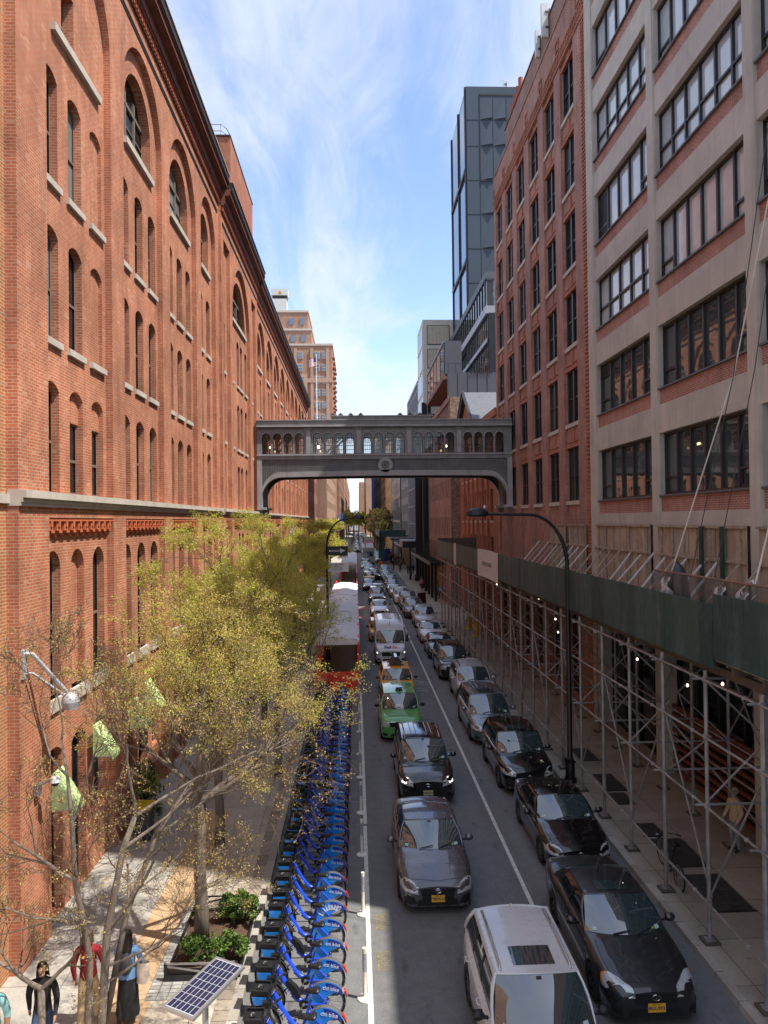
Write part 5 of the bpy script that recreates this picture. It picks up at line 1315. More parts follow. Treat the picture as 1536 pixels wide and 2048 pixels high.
def make_car(kind, paintm, label, cat, name=None, lit=False, roof=None, plate='plate_yellow', text='', group=None, rims='rim', rails=False, sunroof=False, fast=False, grille='bars', emblem=True, fascia=None, chrometrim=False, scale=(1, 1, 1), wag=0):
    s = CARS[kind]; L, W, H = s['L'], s['W'], s['H']; hw = W/2; yf, yr, wr = s['yf'], s['yr'], s['wr']; van = kind == 'van'
    name = name or {'sedan': 'parked_car', 'suv': 'parked_car', 'boxy': 'taxi', 'minivan': 'minivan', 'van': 'delivery_van'}[kind]
    root = empty(name, label=label, cat=cat, group=group)
    PT, TB = MATS[paintm], MATS['trim_black']
    plan = [(0, .66), (.03, .74), (.09, .82), (.2, .89), (.45, .95), (.9, .985), (1.6, 1.), (L-1.2, 1.), (L-.5, .97), (L-.15, .9), (L-.03, .82), (L, .76)]
    if van or kind == 'boxy': plan = [(0, .72), (.03, .82), (.09, .89), (.2, .94), (.45, .975), (.9, 1.), (L-.3, 1.), (L-.05, .96), (L, .92)]
    ra = wr+.055
    def zlow(y, inner=False):
        z = s['bump']+.0
        for c in (yf, yr):
            if abs(y-c) < ra: z = max(z, wr-.02+math.sqrt(ra*ra-(y-c)**2))
        return z
    ys = sorted(set([0, .03, .09, .18, .3, .45, .6]+[c+ra*math.cos(a) for c in (yf, yr) for a in [PI*i/12 for i in range(13)]]+[c+e for c in (yf, yr) for e in (ra+.002, -ra-.002)]+[1.4+i*.25 for i in range(int((L-2.6)/.25))]+[L-.5, L-.3, L-.15, L-.05, L]))
    def sect(y):
        w = interp(plan, y)*hw; t = interp(s['top'], y); zl = zlow(y); sh = t-(.10 if not van else .06)
        if y < .05: sh = min(sh, t-.05)
        e = [.955, .985, 1., 1., .985, .96]
        zz = [zl+(sh-zl)*f for f in (0, .1, .35, .62, .86, 1.)]
        pts = [(w*a, z) for a, z in zip(e, zz)]
        pts += [(w*.915, sh+(t-sh)*.45), (w*.84, sh+(t-sh)*.72), (w*.6, t-.012), (w*.3, t+.008), (0, t+.014)]
        return pts
    B = MB(); NS = 21; secs = []
    for y in ys:
        h = sect(y); full = [(-x, z) for x, z in h]+[(x, z) for x, z in reversed(h[:-1])]; secs.append([(x, y, z) for x, z in full])
    B.v = [p for q in secs for p in q]
    for i in range(len(ys)-1):
        for j in range(NS-1):
            a = i*NS+j; B.f.append((a, a+1, a+NS+1, a+NS)); B.m.append(0)
    B.f.append(tuple(range(NS))); B.m.append(0); B.f.append(tuple((len(ys)-1)*NS+j for j in range(NS))); B.m.append(0)
    bvh = BVHTree.FromPolygons([Vector(v) for v in B.v], B.f)
    vN = len(B.v)
    # dark underside and arches
    B.box(-hw*.86, hw*.86, .12, L-.12, s['bump']-.03, s['bump']+.3, 1)
    for c in (yf, yr):
        B.box(-hw*.93, hw*.93, c-ra, c+ra, s['bump']+.05, wr+ra-.06, 1)
    if not fast:   # panel gaps
        cw = s['cowl']
        for sg in (-1, 1):
            ribbon(B, bvh, [(sg*hw*.80, cw-.02, 1.1), (sg*hw*.82, .7, 1.0), (sg*hw*.74, .28, .8)], .012, .003, 1, n=5)
            for yd in ((cw+.12, s['rf']+.62, s['rr']-.35) if not van else (cw+.3, 1.9, 3.2)): ribbon(B, bvh, [(sg*hw, yd, s['belt']-.1), (sg*hw, yd, .3)], .012, .003, 1, n=6)
            ribbon(B, bvh, [(sg*hw, yf+ra+.1, .36), (sg*hw, yr-ra-.1, .36)], .05 if kind in ('suv', 'boxy') else .02, .004, 1, n=8)
            ribbon(B, bvh, [(sg*hw*.45, cw-.1, 1.1), (sg*hw*.38, .35, .85)], .02, .0035, 0, n=5)
        ribbon(B, bvh, [(-hw*.74, .24, .8), (0, .10, .82), (hw*.74, .24, .8)], .012, .003, 1, n=6)
    body = B.build('body', [PT, TB], root, base=False, smooth=38)
    # ---- greenhouse
    bel = s['belt']; cw, rf, rr, tl = s['cowl'], s['rf'], s['rr'], s['tail']
    bw = hw*(.90 if not van else .96); rw = hw*(.70 if kind == 'sedan' else .745 if not van else .90); ze = H-.075 if not van else H-.62
    def zt(v): return ze if not van else ze+.5*min(1, v*4.2)**.7
    sw = .30 if not van else .22
    def wb(u): x = 2*u-1; return Vector((bw*x*.98, cw+sw*x*x, interp(s['top'], cw)+.0-.02*x*x))
    def wt(u): x = 2*u-1; return Vector((rw*x, rf+.10*x*x, ze+.045*(1-x*x)))
    def ws(u, v): p = wb(u).lerp(wt(u), v); b = math.sin(PI*v)*.035; return p+Vector((0, -b, b*.8))
    G = MB(); G.grid(ws, 12, 6, kfn=lambda i, j: 1 if (i in (0, 11) or j == 0) and False else 0)
    G.build('windshield', [MATS['car_glass'], TB], root, base=False, smooth=True)
    def rb(u): x = 2*u-1; return Vector((bw*.94*x, tl-.12*x*x, interp(s['top'], tl)-.01))
    def rt(u): x = 2*u-1; return Vector((rw*.98*x, rr-.06*x*x, zt(1)+.04*(1-x*x)))
    def rs(u, v): p = rb(u).lerp(rt(u), v); b = math.sin(PI*v)*.04; return p+Vector((0, b, b))
    if van:
        G = MB(); G.grid(rs, 8, 4); G.build('rear_door', [PT], root, base=False, smooth=True)
    else:
        G = MB(); G.grid(rs, 10, 5); G.build('rear_window', MATS['car_glass'], root, base=False, smooth=True)
    # side: bottom edge along belt, top edge along roof
    F = MB(); SW = {-1: MB(), 1: MB()}
    y0b, y1b, y0t, y1t = cw+sw, tl-.12, rf+.10, rr-.06
    def side(sg):
        def fn(u, v):
            yb = y0b+(y1b-y0b)*u; yt = y0t+(y1t-y0t)*u; y = yb+(yt-yb)*v
            xb = bw*(.98+.02*math.sin(PI*u)); x = xb+(rw-xb)*v+.045*math.sin(PI*v)*(1 if not van else .6); zb = min(bel, interp(s['top'], yb)-.0)-.04
            return Vector((sg*x, y, zb+(zt(u)-zb)*v))
        return fn
    nu, nv = 30, 8
    def isglass(i, j):
        u, v = (i+.5)/nu, (j+.5)/nv
        if v < .1 or v > .87: return False
        if u < .075: return False
        if van: return .10 < u < .24 and v < .62 and v > .06
        if kind == 'sedan': 
            if u > .83: return False
            if .44 < u < .475: return None
        else:
            if u > .965: return False
            for c in (.36, .68):
                if c < u < c+.03: return None
        return True
    for sg in (-1, 1):
        fn = side(sg); cells = {}
        F.grid(fn, nu, nv, kfn=lambda i, j: (None if isglass(i, j) is True else (1 if isglass(i, j) is None else 0)))
        SW[sg].grid(lambda u, v: fn(u, v)-Vector((sg*.008, 0, 0)), nu, nv, kfn=lambda i, j: 0 if isglass(i, j) is True else None)
    # roof
    def roof_fn(u, v):
        x = 2*u-1; ya = rf+.10*x*x; yb = rr-.06*x*x; y = ya+(yb-ya)*v
        ed = abs(x)**6*.0; cz = .045*(1-x*x)+(.035*math.sin(PI*v) if not van else .05*min(1, 6*v)*(1-x**8))
        return Vector((rw*x, y, zt(v)+cz))
    rk = 0
    F.grid(roof_fn, 16, 12, 2)
    for sg in (-1, 1):
        F.tube([side(sg)(0, v/5) for v in range(6)], .028, 6, 0)
        F.tube([side(sg)(u/10, 1) for u in range(11)], .03, 6, 0)
        F.tube([side(sg)(1, v/5) for v in range(6)], .035, 6, 0)
        if chrometrim: F.tube([side(sg)(u/12*.84, .09) for u in range(13)], .01, 5, 3)
    F.tube([wt(u/10) for u in range(11)], .02, 6, 0); F.tube([rt(u/10) for u in range(11)], .02, 6, 0)
    rbv = BVHTree.FromPolygons([roof_fn(i/16, j/12) for j in range(13) for i in range(17)], [(j*17+i, j*17+i+1, (j+1)*17+i+1, (j+1)*17+i) for j in range(12) for i in range(16)])
    if kind in ('suv', 'minivan') and not fast and not (sunroof and kind == 'suv'):
        for x in (-.55, -.3, .3, .55):
            F.grid(lambda u, v: roof_fn((rw+x*rw*1.2*.8+(u-.5)*.035)/(2*rw), (.42 if sunroof else .12)+(.5 if sunroof else .8)*v)+Vector((0, 0, .006+.006*math.sin(PI*u))), 2, 8, 0)
    F.build('roof', [PT, TB, MATS[roof] if roof else PT, MATS['chrome']], root, base=False, smooth=38)
    for sg in (-1, 1):
        if SW[sg].f: SW[sg].build('side_window', MATS['car_glass_side'], root, base=False, smooth=True)
    if fast:
        pass
    if rails and not fast:
        for sg in (-1, 1):
            b = MB(); b.tube([roof_fn(.5+sg*.43, v)+Vector((0, 0, h)) for v, h in ((.04, .0), (.08, .055), (.5, .07), (.9, .055), (.96, .0))], .02, 6); b.build('roof_rail', MATS['chrome' if rails == 'chrome' else 'trim_black'], root, base=False, smooth=True)
    if sunroof:
        b = MB(); b.grid(lambda u, v: roof_fn(.24+.52*u, .10+(.24 if kind != 'sedan' else .3)*v)+Vector((0, 0, .007)), 6, 4, kfn=lambda i, j: 0); b.build('sunroof', MATS['car_glass'], root, base=False, smooth=True)
    # lights, grille, plate
    t0 = interp(s['top'], .05)
    hz = t0-.10
    if fascia == 'round': hl = [(hw*.42, .0, hz-.02), (hw*.92, .42, hz+.0), (hw*.84, .55, hz+.12), (hw*.44, .10, hz+.08)]
    elif kind in ('boxy',): hl = [(hw*.62, 0, hz-.16), (hw*.98, .2, hz-.16), (hw*.98, .28, hz+.02), (hw*.62, .02, hz+.02)]
    elif van: hl = [(hw*.66, 0, .70), (hw*.98, .25, .72), (hw*.98, .42, .98), (hw*.72, .03, .92)]
    else: hl = [(hw*.50, .02, hz-.10), (hw*.97, .45, hz-.02), (hw*.95, .60, hz+.10), (hw*.52, .06, hz+.01)]
    for sg in (-1, 1):
        b = MB(); patch(b, bvh, [(sg*x, y, z) for x, y, z in hl], 12, 6, .012, 0, kfn=lambda i, j: (2 if lit and i in (4, 5) and j in (2, 3) else (1 if i >= 11 and not lit else 0)))
        b.build('headlight', [MATS['headlamp'], MATS['amber'], MATS['headlamp_lit']], root, base=False, smooth=True)
    b = MB()
    if kind == 'boxy': gx, g0, g1 = .58, hz-.17, hz+.04
    elif van: gx, g0, g1 = .62, .60, .86
    elif kind == 'sedan': gx, g0, g1 = .46, hz-.14, hz+.03
    else: gx, g0, g1 = .46, hz-.24, hz+.02
    if grille == 'spindle': gx = .50; g0 -= .22
    patch(b, bvh, [(-hw*gx*.9, 0, g0), (hw*gx*.9, 0, g0), (hw*gx, 0, g1), (-hw*gx, 0, g1)], 14, 6, .008, 0)
    nb = 5 if grille == 'bars' else 3
    for i in range(nb+1):
        z = g0+(g1-g0)*i/nb
        if grille in ('bars', 'frame') and (grille == 'bars' or i in (0, nb)): ribbon(b, bvh, [(-hw*gx*.93, 0, z), (hw*gx*.93, 0, z)], .022 if i in (0, nb) else .013, .016, 1 if (chrometrim or grille == 'bars') and kind != 'minivan' else 2, n=10)
    if grille == 'spindle':
        for sg in (-1, 1): ribbon(b, bvh, [(sg*hw*.5, 0, g1), (sg*hw*.34, 0, (g0+g1)/2+.06), (sg*hw*.58, 0, g0)], .03, .016, 1, n=6)
        for i in range(8):
            z = g0+(g1-g0)*i/8; ribbon(b, bvh, [(-hw*.42, 0, z), (hw*.42, 0, z)], .008, .013, 1, n=10)
        ribbon(b, bvh, [(-hw*.8, 0, .3), (0, 0, .24), (hw*.8, 0, .3)], .03, .02, 1, n=8)
    # lower intake
    if kind in ('suv', 'minivan') and not fast: ribbon(b, bvh, [(-hw*.6, 0, s['bump']+.20), (hw*.6, 0, s['bump']+.20)], .02, .012, 1 if chrometrim else 2, n=8)
    patch(b, bvh, [(-hw*.55, 0, s['bump']+.03), (hw*.55, 0, s['bump']+.03), (hw*.5, 0, s['bump']+.16), (-hw*.5, 0, s['bump']+.16)], 10, 3, .008, 0)
    if emblem: 
        zc = (g0+g1)/2+(g1-g0)*.25
        loc, nor, _, _ = bvh.find_nearest(Vector((0, -.2, zc))); y = loc.y-.02
        b.tube([(.075*math.cos(t), y, zc+.05*math.sin(t)) for t in [2*PI*i/16 for i in range(17)]], .008, 5, 1); b.tube([(0, y, zc-.045), (0, y, zc+.045)], .006, 4, 1); b.tube([(-.05, y, zc+.02), (.05, y, zc+.02)], .006, 4, 1)
    b.build('grille', [MATS['grille_black'], MATS['chrome'], PT], root, base=False, smooth=40)
    if not fast:
        for sg in (-1, 1):
            b = MB(); patch(b, bvh, [(sg*hw*.66, 0, s['bump']+.06), (sg*hw*.9, .1, s['bump']+.08), (sg*hw*.88, .1, s['bump']+.2), (sg*hw*.68, 0, s['bump']+.17)], 5, 3, .007, 0); b.build('fog_lamp', MATS['grille_black'], root, base=False)
    zp = s['bump']+(.20 if kind != 'suv' else .22)
    if plate:
        loc, nor, _, _ = bvh.find_nearest(Vector((0, -.3, zp))); y = loc.y-.035
        b = MB(); b.box(-.16, .16, y, y+.02, zp-.08, zp+.08, 0); b.box(-.17, .17, y+.01, y+.04, zp-.09, zp+.09, 2)
        if text: add_text(b, text, .088, (0, y-.002, zp-.008), (1, 0, 0), (0, 0, 1), 1, bold=.002); add_text(b, 'NEW YORK' if plate == 'plate_yellow' else 'GARDEN STATE', .028, (0, y-.002, zp+.06), (1, 0, 0), (0, 0, 1), 1)
        b.build('license_plate', [MATS[plate], MATS['plate_navy'], MATS['trim_black']], root, base=False)
    # wheels
    for (x, y) in ((-1, yf), (1, yf), (-1, yr), (1, yr)):
        xx = x*(hw-.115); w_ = .105
        b = MB(); b.lathe([(wr*.62, -w_), (wr*.93, -w_), (wr, -w_*.75), (wr, w_*.75), (wr*.93, w_), (wr*.62, w_)], (xx, y, wr), 'x', 22, 0); wo = b.build('wheel', MATS['tyre'], root, base=False, smooth=35)
        b = MB(); o = x*(w_-.03); b.lathe([(0, o-x*.02), (wr*.18, o), (wr*.16, o-x*.05), (wr*.60, o-x*.06), (wr*.64, o+x*.02)], (xx, y, wr), 'x', 20, 1)
        for q in range(5 if wag == 0 else 9):
            a = 2*PI*q/(5 if wag == 0 else 9)+.3; b.bar((xx+o, y+wr*.12*math.cos(a), wr+wr*.12*math.sin(a)), (xx+o-x*.0, y+wr*.6*math.cos(a), wr+wr*.6*math.sin(a)), .06 if wag == 0 else .03, .02, 0, up=(1, 0, 0))
        b.lathe([(wr*.58, o+x*.015), (wr*.65, o+x*.02), (wr*.66, o)], (xx, y, wr), 'x', 20, 0)
        b.build('rim', [MATS[rims], MATS['rim_dark']], wo, base=False, smooth=35)
    # mirrors
    for sg in (-1, 1):
        b = MB(); my, mz = cw+sw+.22, bel+.06
        b.ball((sg*(hw+.11), my, mz+.02), .11, .07, .085, 12, 8, 0); b.bar((sg*(hw-.06), my+.03, mz-.04), (sg*(hw+.06), my, mz-.01), .05, .04, 1); b.box(sg*(hw+.11)-.085, sg*(hw+.11)+.085, my+.055, my+.065, mz-.04, mz+.08, 1)
        if van: b.box(sg*(hw+.14)-.08, sg*(hw+.14)+.08, my-.06, my+.06, mz-.05, mz+.38, 1)
        b.build('wing_mirror', [PT if not van and kind not in ('boxy',) and paintm != 'car_white' else TB, TB], root, base=False, smooth=40)
    if not fast:
        for sg in (-1, 1):
            for yd in ((s['rf']+.42, s['rr']-.52) if not van else (1.75,)):
                b = MB(); b.tube([(sg*(hw-.02), yd-.08, bel-.12), (sg*(hw+.025), yd-.06, bel-.115), (sg*(hw+.025), yd+.08, bel-.115), (sg*(hw-.02), yd+.1, bel-.12)], .013, 6); b.build('door_handle', MATS['chrome' if chrometrim else 'trim_black'] if paintm in ('car_black', 'car_matt_black') or chrometrim else PT, root, base=False)
        for (u0, v0, u1, v1) in ((.30, .02, .52, .16), (.60, .02, .84, .2)):
            b = MB(); a, c = ws(u0, v0)+Vector((0, -.02, .02)), ws(u1, v1*.7)+Vector((0, -.03, .03)); b.bar(a, c, .018, .018); b.build('wiper', MATS['trim_black'], root, base=False)
        b = MB()
        for (u, v, k, a) in ((.10, .10, 0, .05), (.90, .10, 0, .06), (.84, .10, 1, .03)):
            b.grid(lambda p, q: ws(u+(p-.5)*a, v+(q-.5)*a*1.6)+Vector((0, -.008, .008)), 2, 2, k)
        b.grid(lambda p, q: ws(.5+(p-.5)*.06, .93+(q-.5)*.05)+Vector((0, -.008, .008)), 2, 2, 2)
        b.build('sticker', [MATS['sticker'], MATS['sticker_lime'], MATS['trim_black']], root, base=False)
        b = MB(); b.tube([roof_fn(.5, .93), roof_fn(.5, .97)+Vector((0, .03, .05))], [.03, .012], 6); b.build('aerial', PT, root, base=False)
    for sg in (-1, 1):
        b = MB(); patch(b, bvh, [(sg*hw*.7, L, t0+.0), (sg*hw, L-.35, bel-.1), (sg*hw, L-.35, bel-.25), (sg*hw*.7, L, bel-.28)], 4, 3, .01); b.build('tail_light', MATS['tail_red'], root, base=False)
    root.scale = scale
    root['_roof'] = 0
    del root['_roof']
    return root, dict(roof=roof_fn, ws=ws, bvh=bvh, H=H)
def put(c, x, y, rz=0.): c[0].location = (x, y, .004); c[0].rotation_euler = (0, 0, R(rz)); return c
grpM, grpP = 'cars queuing in the left lane', 'cars along the right kerb'
c = put(make_car('suv', 'car_white', 'white SUV with a black sunroof cut by the bottom edge of the photo', 'car', 'car', plate=None, rails='chrome', sunroof=True, group=grpM, scale=(1, 1.04, 1), wag=1), 3.0, 10.55, 0)
b = MB()   # the driver seen behind the windshield is only reflections
c = put(make_car('sedan', 'car_grey', 'dark grey sedan with an orange license plate, behind the white SUV', 'car', 'car', plate='plate_yellow', text='T782912C', group=grpM, grille='frame', wag=1), 1.86, 17.65)
def vgrille(c):
    b = MB(); bv = c[1]['bvh']
    for sg in (-1, 1): ribbon(b, bv, [(sg*.52, .0, .66), (sg*.2, 0, .58), (0, 0, .55)], .018, .02, 0, n=5); patch(b, bv, [(sg*.50, 0, .28), (sg*.82, .1, .3), (sg*.78, .05, .48), (sg*.58, 0, .44)], 5, 3, .01, 1)
    patch(b, bv, [(-.46, 0, .27), (.46, 0, .27), (.36, 0, .44), (-.36, 0, .44)], 8, 4, .009, 1)
    b.build('bumper_trim', [MATS['chrome'], MATS['grille_black']], c[0], base=False)
vgrille(c)
c = put(make_car('suv', 'car_black', 'glossy black SUV with lit headlights and a pale license plate, behind the grey sedan', 'car', 'car', lit=True, plate='plate_pale', text='T18-NHD', group=grpM, rails='chrome', chrometrim=True, sunroof=False, wag=1), 2.28, 24.3)
c = put(make_car('boxy', 'car_green', 'apple green taxi with a small dark roof light', 'taxi', 'taxi', plate='plate_yellow', text='T643', group=grpM, chrometrim=True), 1.87, 31.3)
def roofsign(c, m, w=.34, l=.18, h=.13, v=.18, name='roof_light'):
    r = c[1]['roof']; p = r(.5, v); b = MB(); b.prism([(p.x-w/2, p.y-l/2, p.z-.01), (p.x+w/2, p.y-l/2, p.z-.01), (p.x+w/2, p.y+l/2, p.z-.01), (p.x-w/2, p.y+l/2, p.z-.01)], (0, 0, .03), 0)
    b.add([(p.x-w*.45, p.y-l*.42, p.z+.02), (p.x+w*.45, p.y-l*.42, p.z+.02), (p.x+w*.45, p.y+l*.42, p.z+.02), (p.x-w*.45, p.y+l*.42, p.z+.02), (p.x-w*.36, p.y-l*.2, p.z+h), (p.x+w*.36, p.y-l*.2, p.z+h), (p.x+w*.36, p.y+l*.2, p.z+h), (p.x-w*.36, p.y+l*.2, p.z+h)], [(0, 1, 5, 4), (1, 2, 6, 5), (2, 3, 7, 6), (3, 0, 4, 7), (4, 5, 6, 7)], 0)
    b.build(name, MATS[m], c[0], base=False)
roofsign(c, 'trim_black')
b = MB(); b.grid(lambda u, v: c[1]['ws'](.40+.18*u, .06+.24*v)+Vector((0, -.012, .01)), 2, 2); b.build('dashboard_card', MATS['sign_white'], c[0], base=False)
c = put(make_car('boxy', 'car_yellow', 'orange yellow taxi with a wedge shaped advertising board on its roof, behind the green taxi', 'taxi', 'taxi', plate='plate_yellow', text='7M22', group=grpM, scale=(1, 1, .86)), 2.1, 37.9)
def topper(c):
    r = c[1]['roof']; p = r(.5, .35); b = MB()
    b.prism([(p.x-.34, p.y-.1, p.z+.04), (p.x+.34, p.y-.1, p.z+.04), (p.x+.08, p.y-.1, p.z+.52), (p.x-.06, p.y-.1, p.z+.52)], (0, 1.15, 0), 0)
    b.box(p.x-.06, p.x+.08, p.y-.1, p.y+1.05, p.z+.52, p.z+.545, 1); b.box(p.x-.45, p.x+.45, p.y, p.y+.06, p.z-.0, p.z+.05, 2); b.box(p.x-.45, p.x+.45, p.y+.9, p.y+.96, p.z-.0, p.z+.05, 2)
    b.build('roof_board', [MATS['frame_grey'], MATS['chrome'], MATS['trim_black']], c[0], base=False)
topper(c)
c = put(make_car('van', 'car_van_white', 'tall white delivery van with coloured lettering above its grille', 'van', 'delivery_van', lit=True, plate=None, group=grpM), 2.2, 48.)
b = MB(); bv = c[1]['bvh']
loc, nor, _, _ = bv.find_nearest(Vector((0, .2, 1.2)))
add_text(b, 'Fed', .30, (-.2, .16, 1.03+.12), (1, 0, 0), (0, .55, .83), 0, bold=.014); add_text(b, 'Ex', .30, (.26, .16, 1.03+.12), (1, 0, 0), (0, .55, .83), 1, bold=.014)
b.build('lettering', [mat('letter_purple', (.09, .03, .17), .5), mat('letter_orange', (.75, .16, .02), .5)], c[0], base=False)
r = c[1]['roof']; b = MB(); p = r(.5, .35); b.lathe([(.0, .06), (.16, .06), (.2, .0)], (p.x, p.y, p.z), 'z', 16, 0); b.tube([r(.5, .08), r(.5, .08)+Vector((0, -.1, .35))], .012, 5, 1); b.build('roof_vent', [MATS['aerial_white'], MATS['trim_black']], c[0], base=False)
c = put(make_car('boxy', 'car_yellow', 'orange taxi mostly hidden behind the left side of the white van', 'taxi', 'taxi', plate=None, group=grpM, scale=(1, 1, .86), fast=True), 1.85, 57.2); roofsign(c, 'trim_black', .3, .15, .25)
c = put(make_car('sedan', 'car_white', 'white sedan with lit headlights beyond the white van', 'car', 'car', lit=True, plate=None, group=grpM, chrometrim=True), 2.3, 72., 0)
c = put(make_car('minivan', 'car_black', 'black minivan with two bright headlights, behind the white sedan', 'car', 'minivan', lit=True, plate=None, group=grpM), 2.4, 84.)
far_left = [('sedan', 'car_silver', 2.8, 91.5, 'pinkish silver car mostly hidden behind the black minivan'), ('sedan', 'car_black', 1.75, 99, 'dark sedan left of the queue with one lit headlight'), ('boxy', 'car_yellow', 2.0, 113, 'pale yellow cab with a black roof rack seen small in the left lane'), ('suv', 'car_dark_blue', 2.9, 117, 'dark SUV to the right of the small yellow cab'), ('sedan', 'car_pearl', 2.1, 125, 'pale blue sedan next behind the small yellow cab'), ('sedan', 'car_dark_blue', 2.35, 134, 'dark blue sedan fourth from the grey truck'), ('sedan', 'car_silver', 1.9, 142, 'silver sedan in front of the dark hatchback'), ('suv', 'car_grey', 2.0, 150, 'grey SUV just in front of the olive grey truck')]
for k, m, x, y, lab in far_left:
    c = put(make_car(k, m, lab, 'car', 'taxi' if m == 'car_yellow' else 'car', lit=(y > 95 and y < 100) or y == 117 or y == 142, plate=None, group=grpM, fast=True, scale=(1, 1, .86) if k == 'boxy' else (1, 1, 1)), x, y)
# parked row
c = put(make_car('sedan', 'car_matt_black', 'matt black sedan with a sunroof and cloudy headlights, nearest in the parked row', 'car', 'parked_car', plate='plate_yellow', text='HRX-3931', group=grpP, fascia='round', sunroof=True, rims='rim_dark', scale=(1.01, 1., 1)), 5.42, 13.5)
c = put(make_car('sedan', 'car_black', 'glossy black sedan with chrome grille bars, second in the parked row', 'car', 'parked_car', plate=None, group=grpP, chrometrim=True, scale=(1, .95, 1), wag=1), 5.83, 19.3)
c = put(make_car('suv', 'car_black', 'black luxury SUV with a large meshed grille and panoramic roof, third in the parked row', 'car', 'parked_car', plate='plate_pale', text='K94-PXB', group=grpP, grille='spindle', chrometrim=True, sunroof=True, scale=(1, 1, .98), wag=1), 5.83, 25.0)
c = put(make_car('minivan', 'car_steel_blue', 'steel blue grey minivan with roof ribs and sunroof in the parked row', 'car', 'minivan', plate='plate_pale', group=grpP, sunroof=True, chrometrim=True), 5.7, 30.6)
c = put(make_car('suv', 'car_pearl', 'silver white SUV with black roof rails between the grey minivan and a black SUV', 'car', 'parked_car', plate=None, group=grpP, rails='black', scale=(1, 1, 1.03)), 6.0, 36.6)
c = put(make_car('boxy', 'car_black', 'boxy black SUV with roof bars and large square headlights, parked', 'car', 'parked_car', plate=None, group=grpP, rails='black', scale=(1.03, 1.08, 1.03)), 5.75, 42.9)
c = put(make_car('sedan', 'car_dark_blue', 'very dark sedan between the boxy black SUV and a white sedan', 'car', 'parked_car', plate=None, group=grpP, scale=(1, .95, 1)), 5.75, 49.5)
c = put(make_car('sedan', 'car_white', 'white sedan with a sunroof parked behind the dark sedan', 'car', 'parked_car', plate=None, group=grpP, sunroof=True), 5.75, 55.8)
c = put(make_car('suv', 'car_pearl', 'pearl white SUV with a black mouth grille, parked beside the far end of the shed', 'car', 'parked_car', plate=None, group=grpP, scale=(1.03, 1, 1.02), grille='bars'), 6.0, 63.7)
c = put(make_car('suv', 'car_grey', 'dark grey pickup shaped car behind the pearl white SUV', 'car', 'parked_car', plate=None, group=grpP, scale=(1, 1.1, 1.0), rails='black'), 5.55, 70.4)
c = put(make_car('suv', 'car_grey', 'dark grey SUV with its black door standing open toward the pavement', 'car', 'parked_car', plate=None, group=grpP, scale=(1, 1, 1.05), fast=True), 5.5, 76.6)
b = MB(); b.prism([(.98, 1.7, .45), (1.0, 1.75, 1.6), (1.9, 2.3, 1.6), (1.95, 2.3, .45)], (-.02, .06, 0)); b.build('door', MATS['car_black'], c[0], base=False)
c = put(make_car('suv', 'car_white', 'bright white SUV ahead of the open door car', 'car', 'parked_car', plate=None, group=grpP, fast=True), 5.15, 82.5)
far_right = [('sedan', 'car_silver', 4.95, 89.3, 'silver car tucked behind the bright white SUV'), ('sedan', 'car_grey', 4.95, 97, 'grey sedan with one lit headlamp, next to the walking people'), ('suv', 'car_dark_blue', 4.95, 103, 'dark blue SUV behind the grey sedan on the right'), ('sedan', 'car_black', 4.9, 109.5, 'black sedan sixth from the orange barrel'), ('sedan', 'car_grey', 4.85, 116, 'dark grey sedan behind the black sedan near the marquee'), ('suv', 'car_pearl', 5.0, 124, 'pale SUV near the orange barrel'), ('sedan', 'car_silver', 5.3, 132, 'silver sedan alongside the orange barrel')]
for k, m, x, y, lab in far_right:
    put(make_car(k, m, lab, 'car', 'parked_car', lit=y in (97, 103), plate=None, group=grpP, fast=True), x, y)
# trucks
def truck(x, y, w, h, l, mb_, mc, label, cab=False):
    r = empty('box_truck', (x, y, 0), label=label, cat='truck'); b = MB()
    b.box(x-w/2, x+w/2, y+(2 if cab else .0), y+l, .9 if cab else .6, h); b.build('cargo_box', MATS[mb_], r)
    b = MB(); cw_ = w*.9; b.prism([(x-cw_/2, y, .5), (x-cw_/2, y+2, .5), (x-cw_/2, y+2, h*.72), (x-cw_/2, y+.7, h*.70), (x-cw_/2, y+.1, h*.42)], (cw_, 0, 0), 0)
    b.build('cab', MATS[mc], r); b = MB()
    if cab: b.prism([(x-cw_*.44, y+.14, h*.44), (x+cw_*.44, y+.14, h*.44), (x+cw_*.4, y+.62, h*.68), (x-cw_*.4, y+.62, h*.68)], (0, -.05, .03))
    else: b.box(x-w*.42, x-.06, y-.03, y-.001, h*.5, h*.8); b.box(x+.06, x+w*.42, y-.03, y-.001, h*.5, h*.8)
    b.build('windshield', MATS['car_glass'], r)
    for sx in (-1, 1):
        for yy in (y+.9, y+l-1):
            b = MB(); b.lathe([(0, -.12), (.45, -.12), (.48, 0), (.45, .12), (0, .12)], (x+sx*w*.42, yy, .48), 'x', 16); b.build('wheel', MATS['tyre'], r)
truck(2.75, 158, 2.4, 3.6, 7, 'grey_stone', 'frame_grey', 'olive grey step van with a split windshield, last clear vehicle of the left lane')
truck(3.7, 200, 2.6, 5.0, 8, 'grey_stone', 'flag_red', 'box truck with a grey body and red cab above the roofs of the far cars', True)
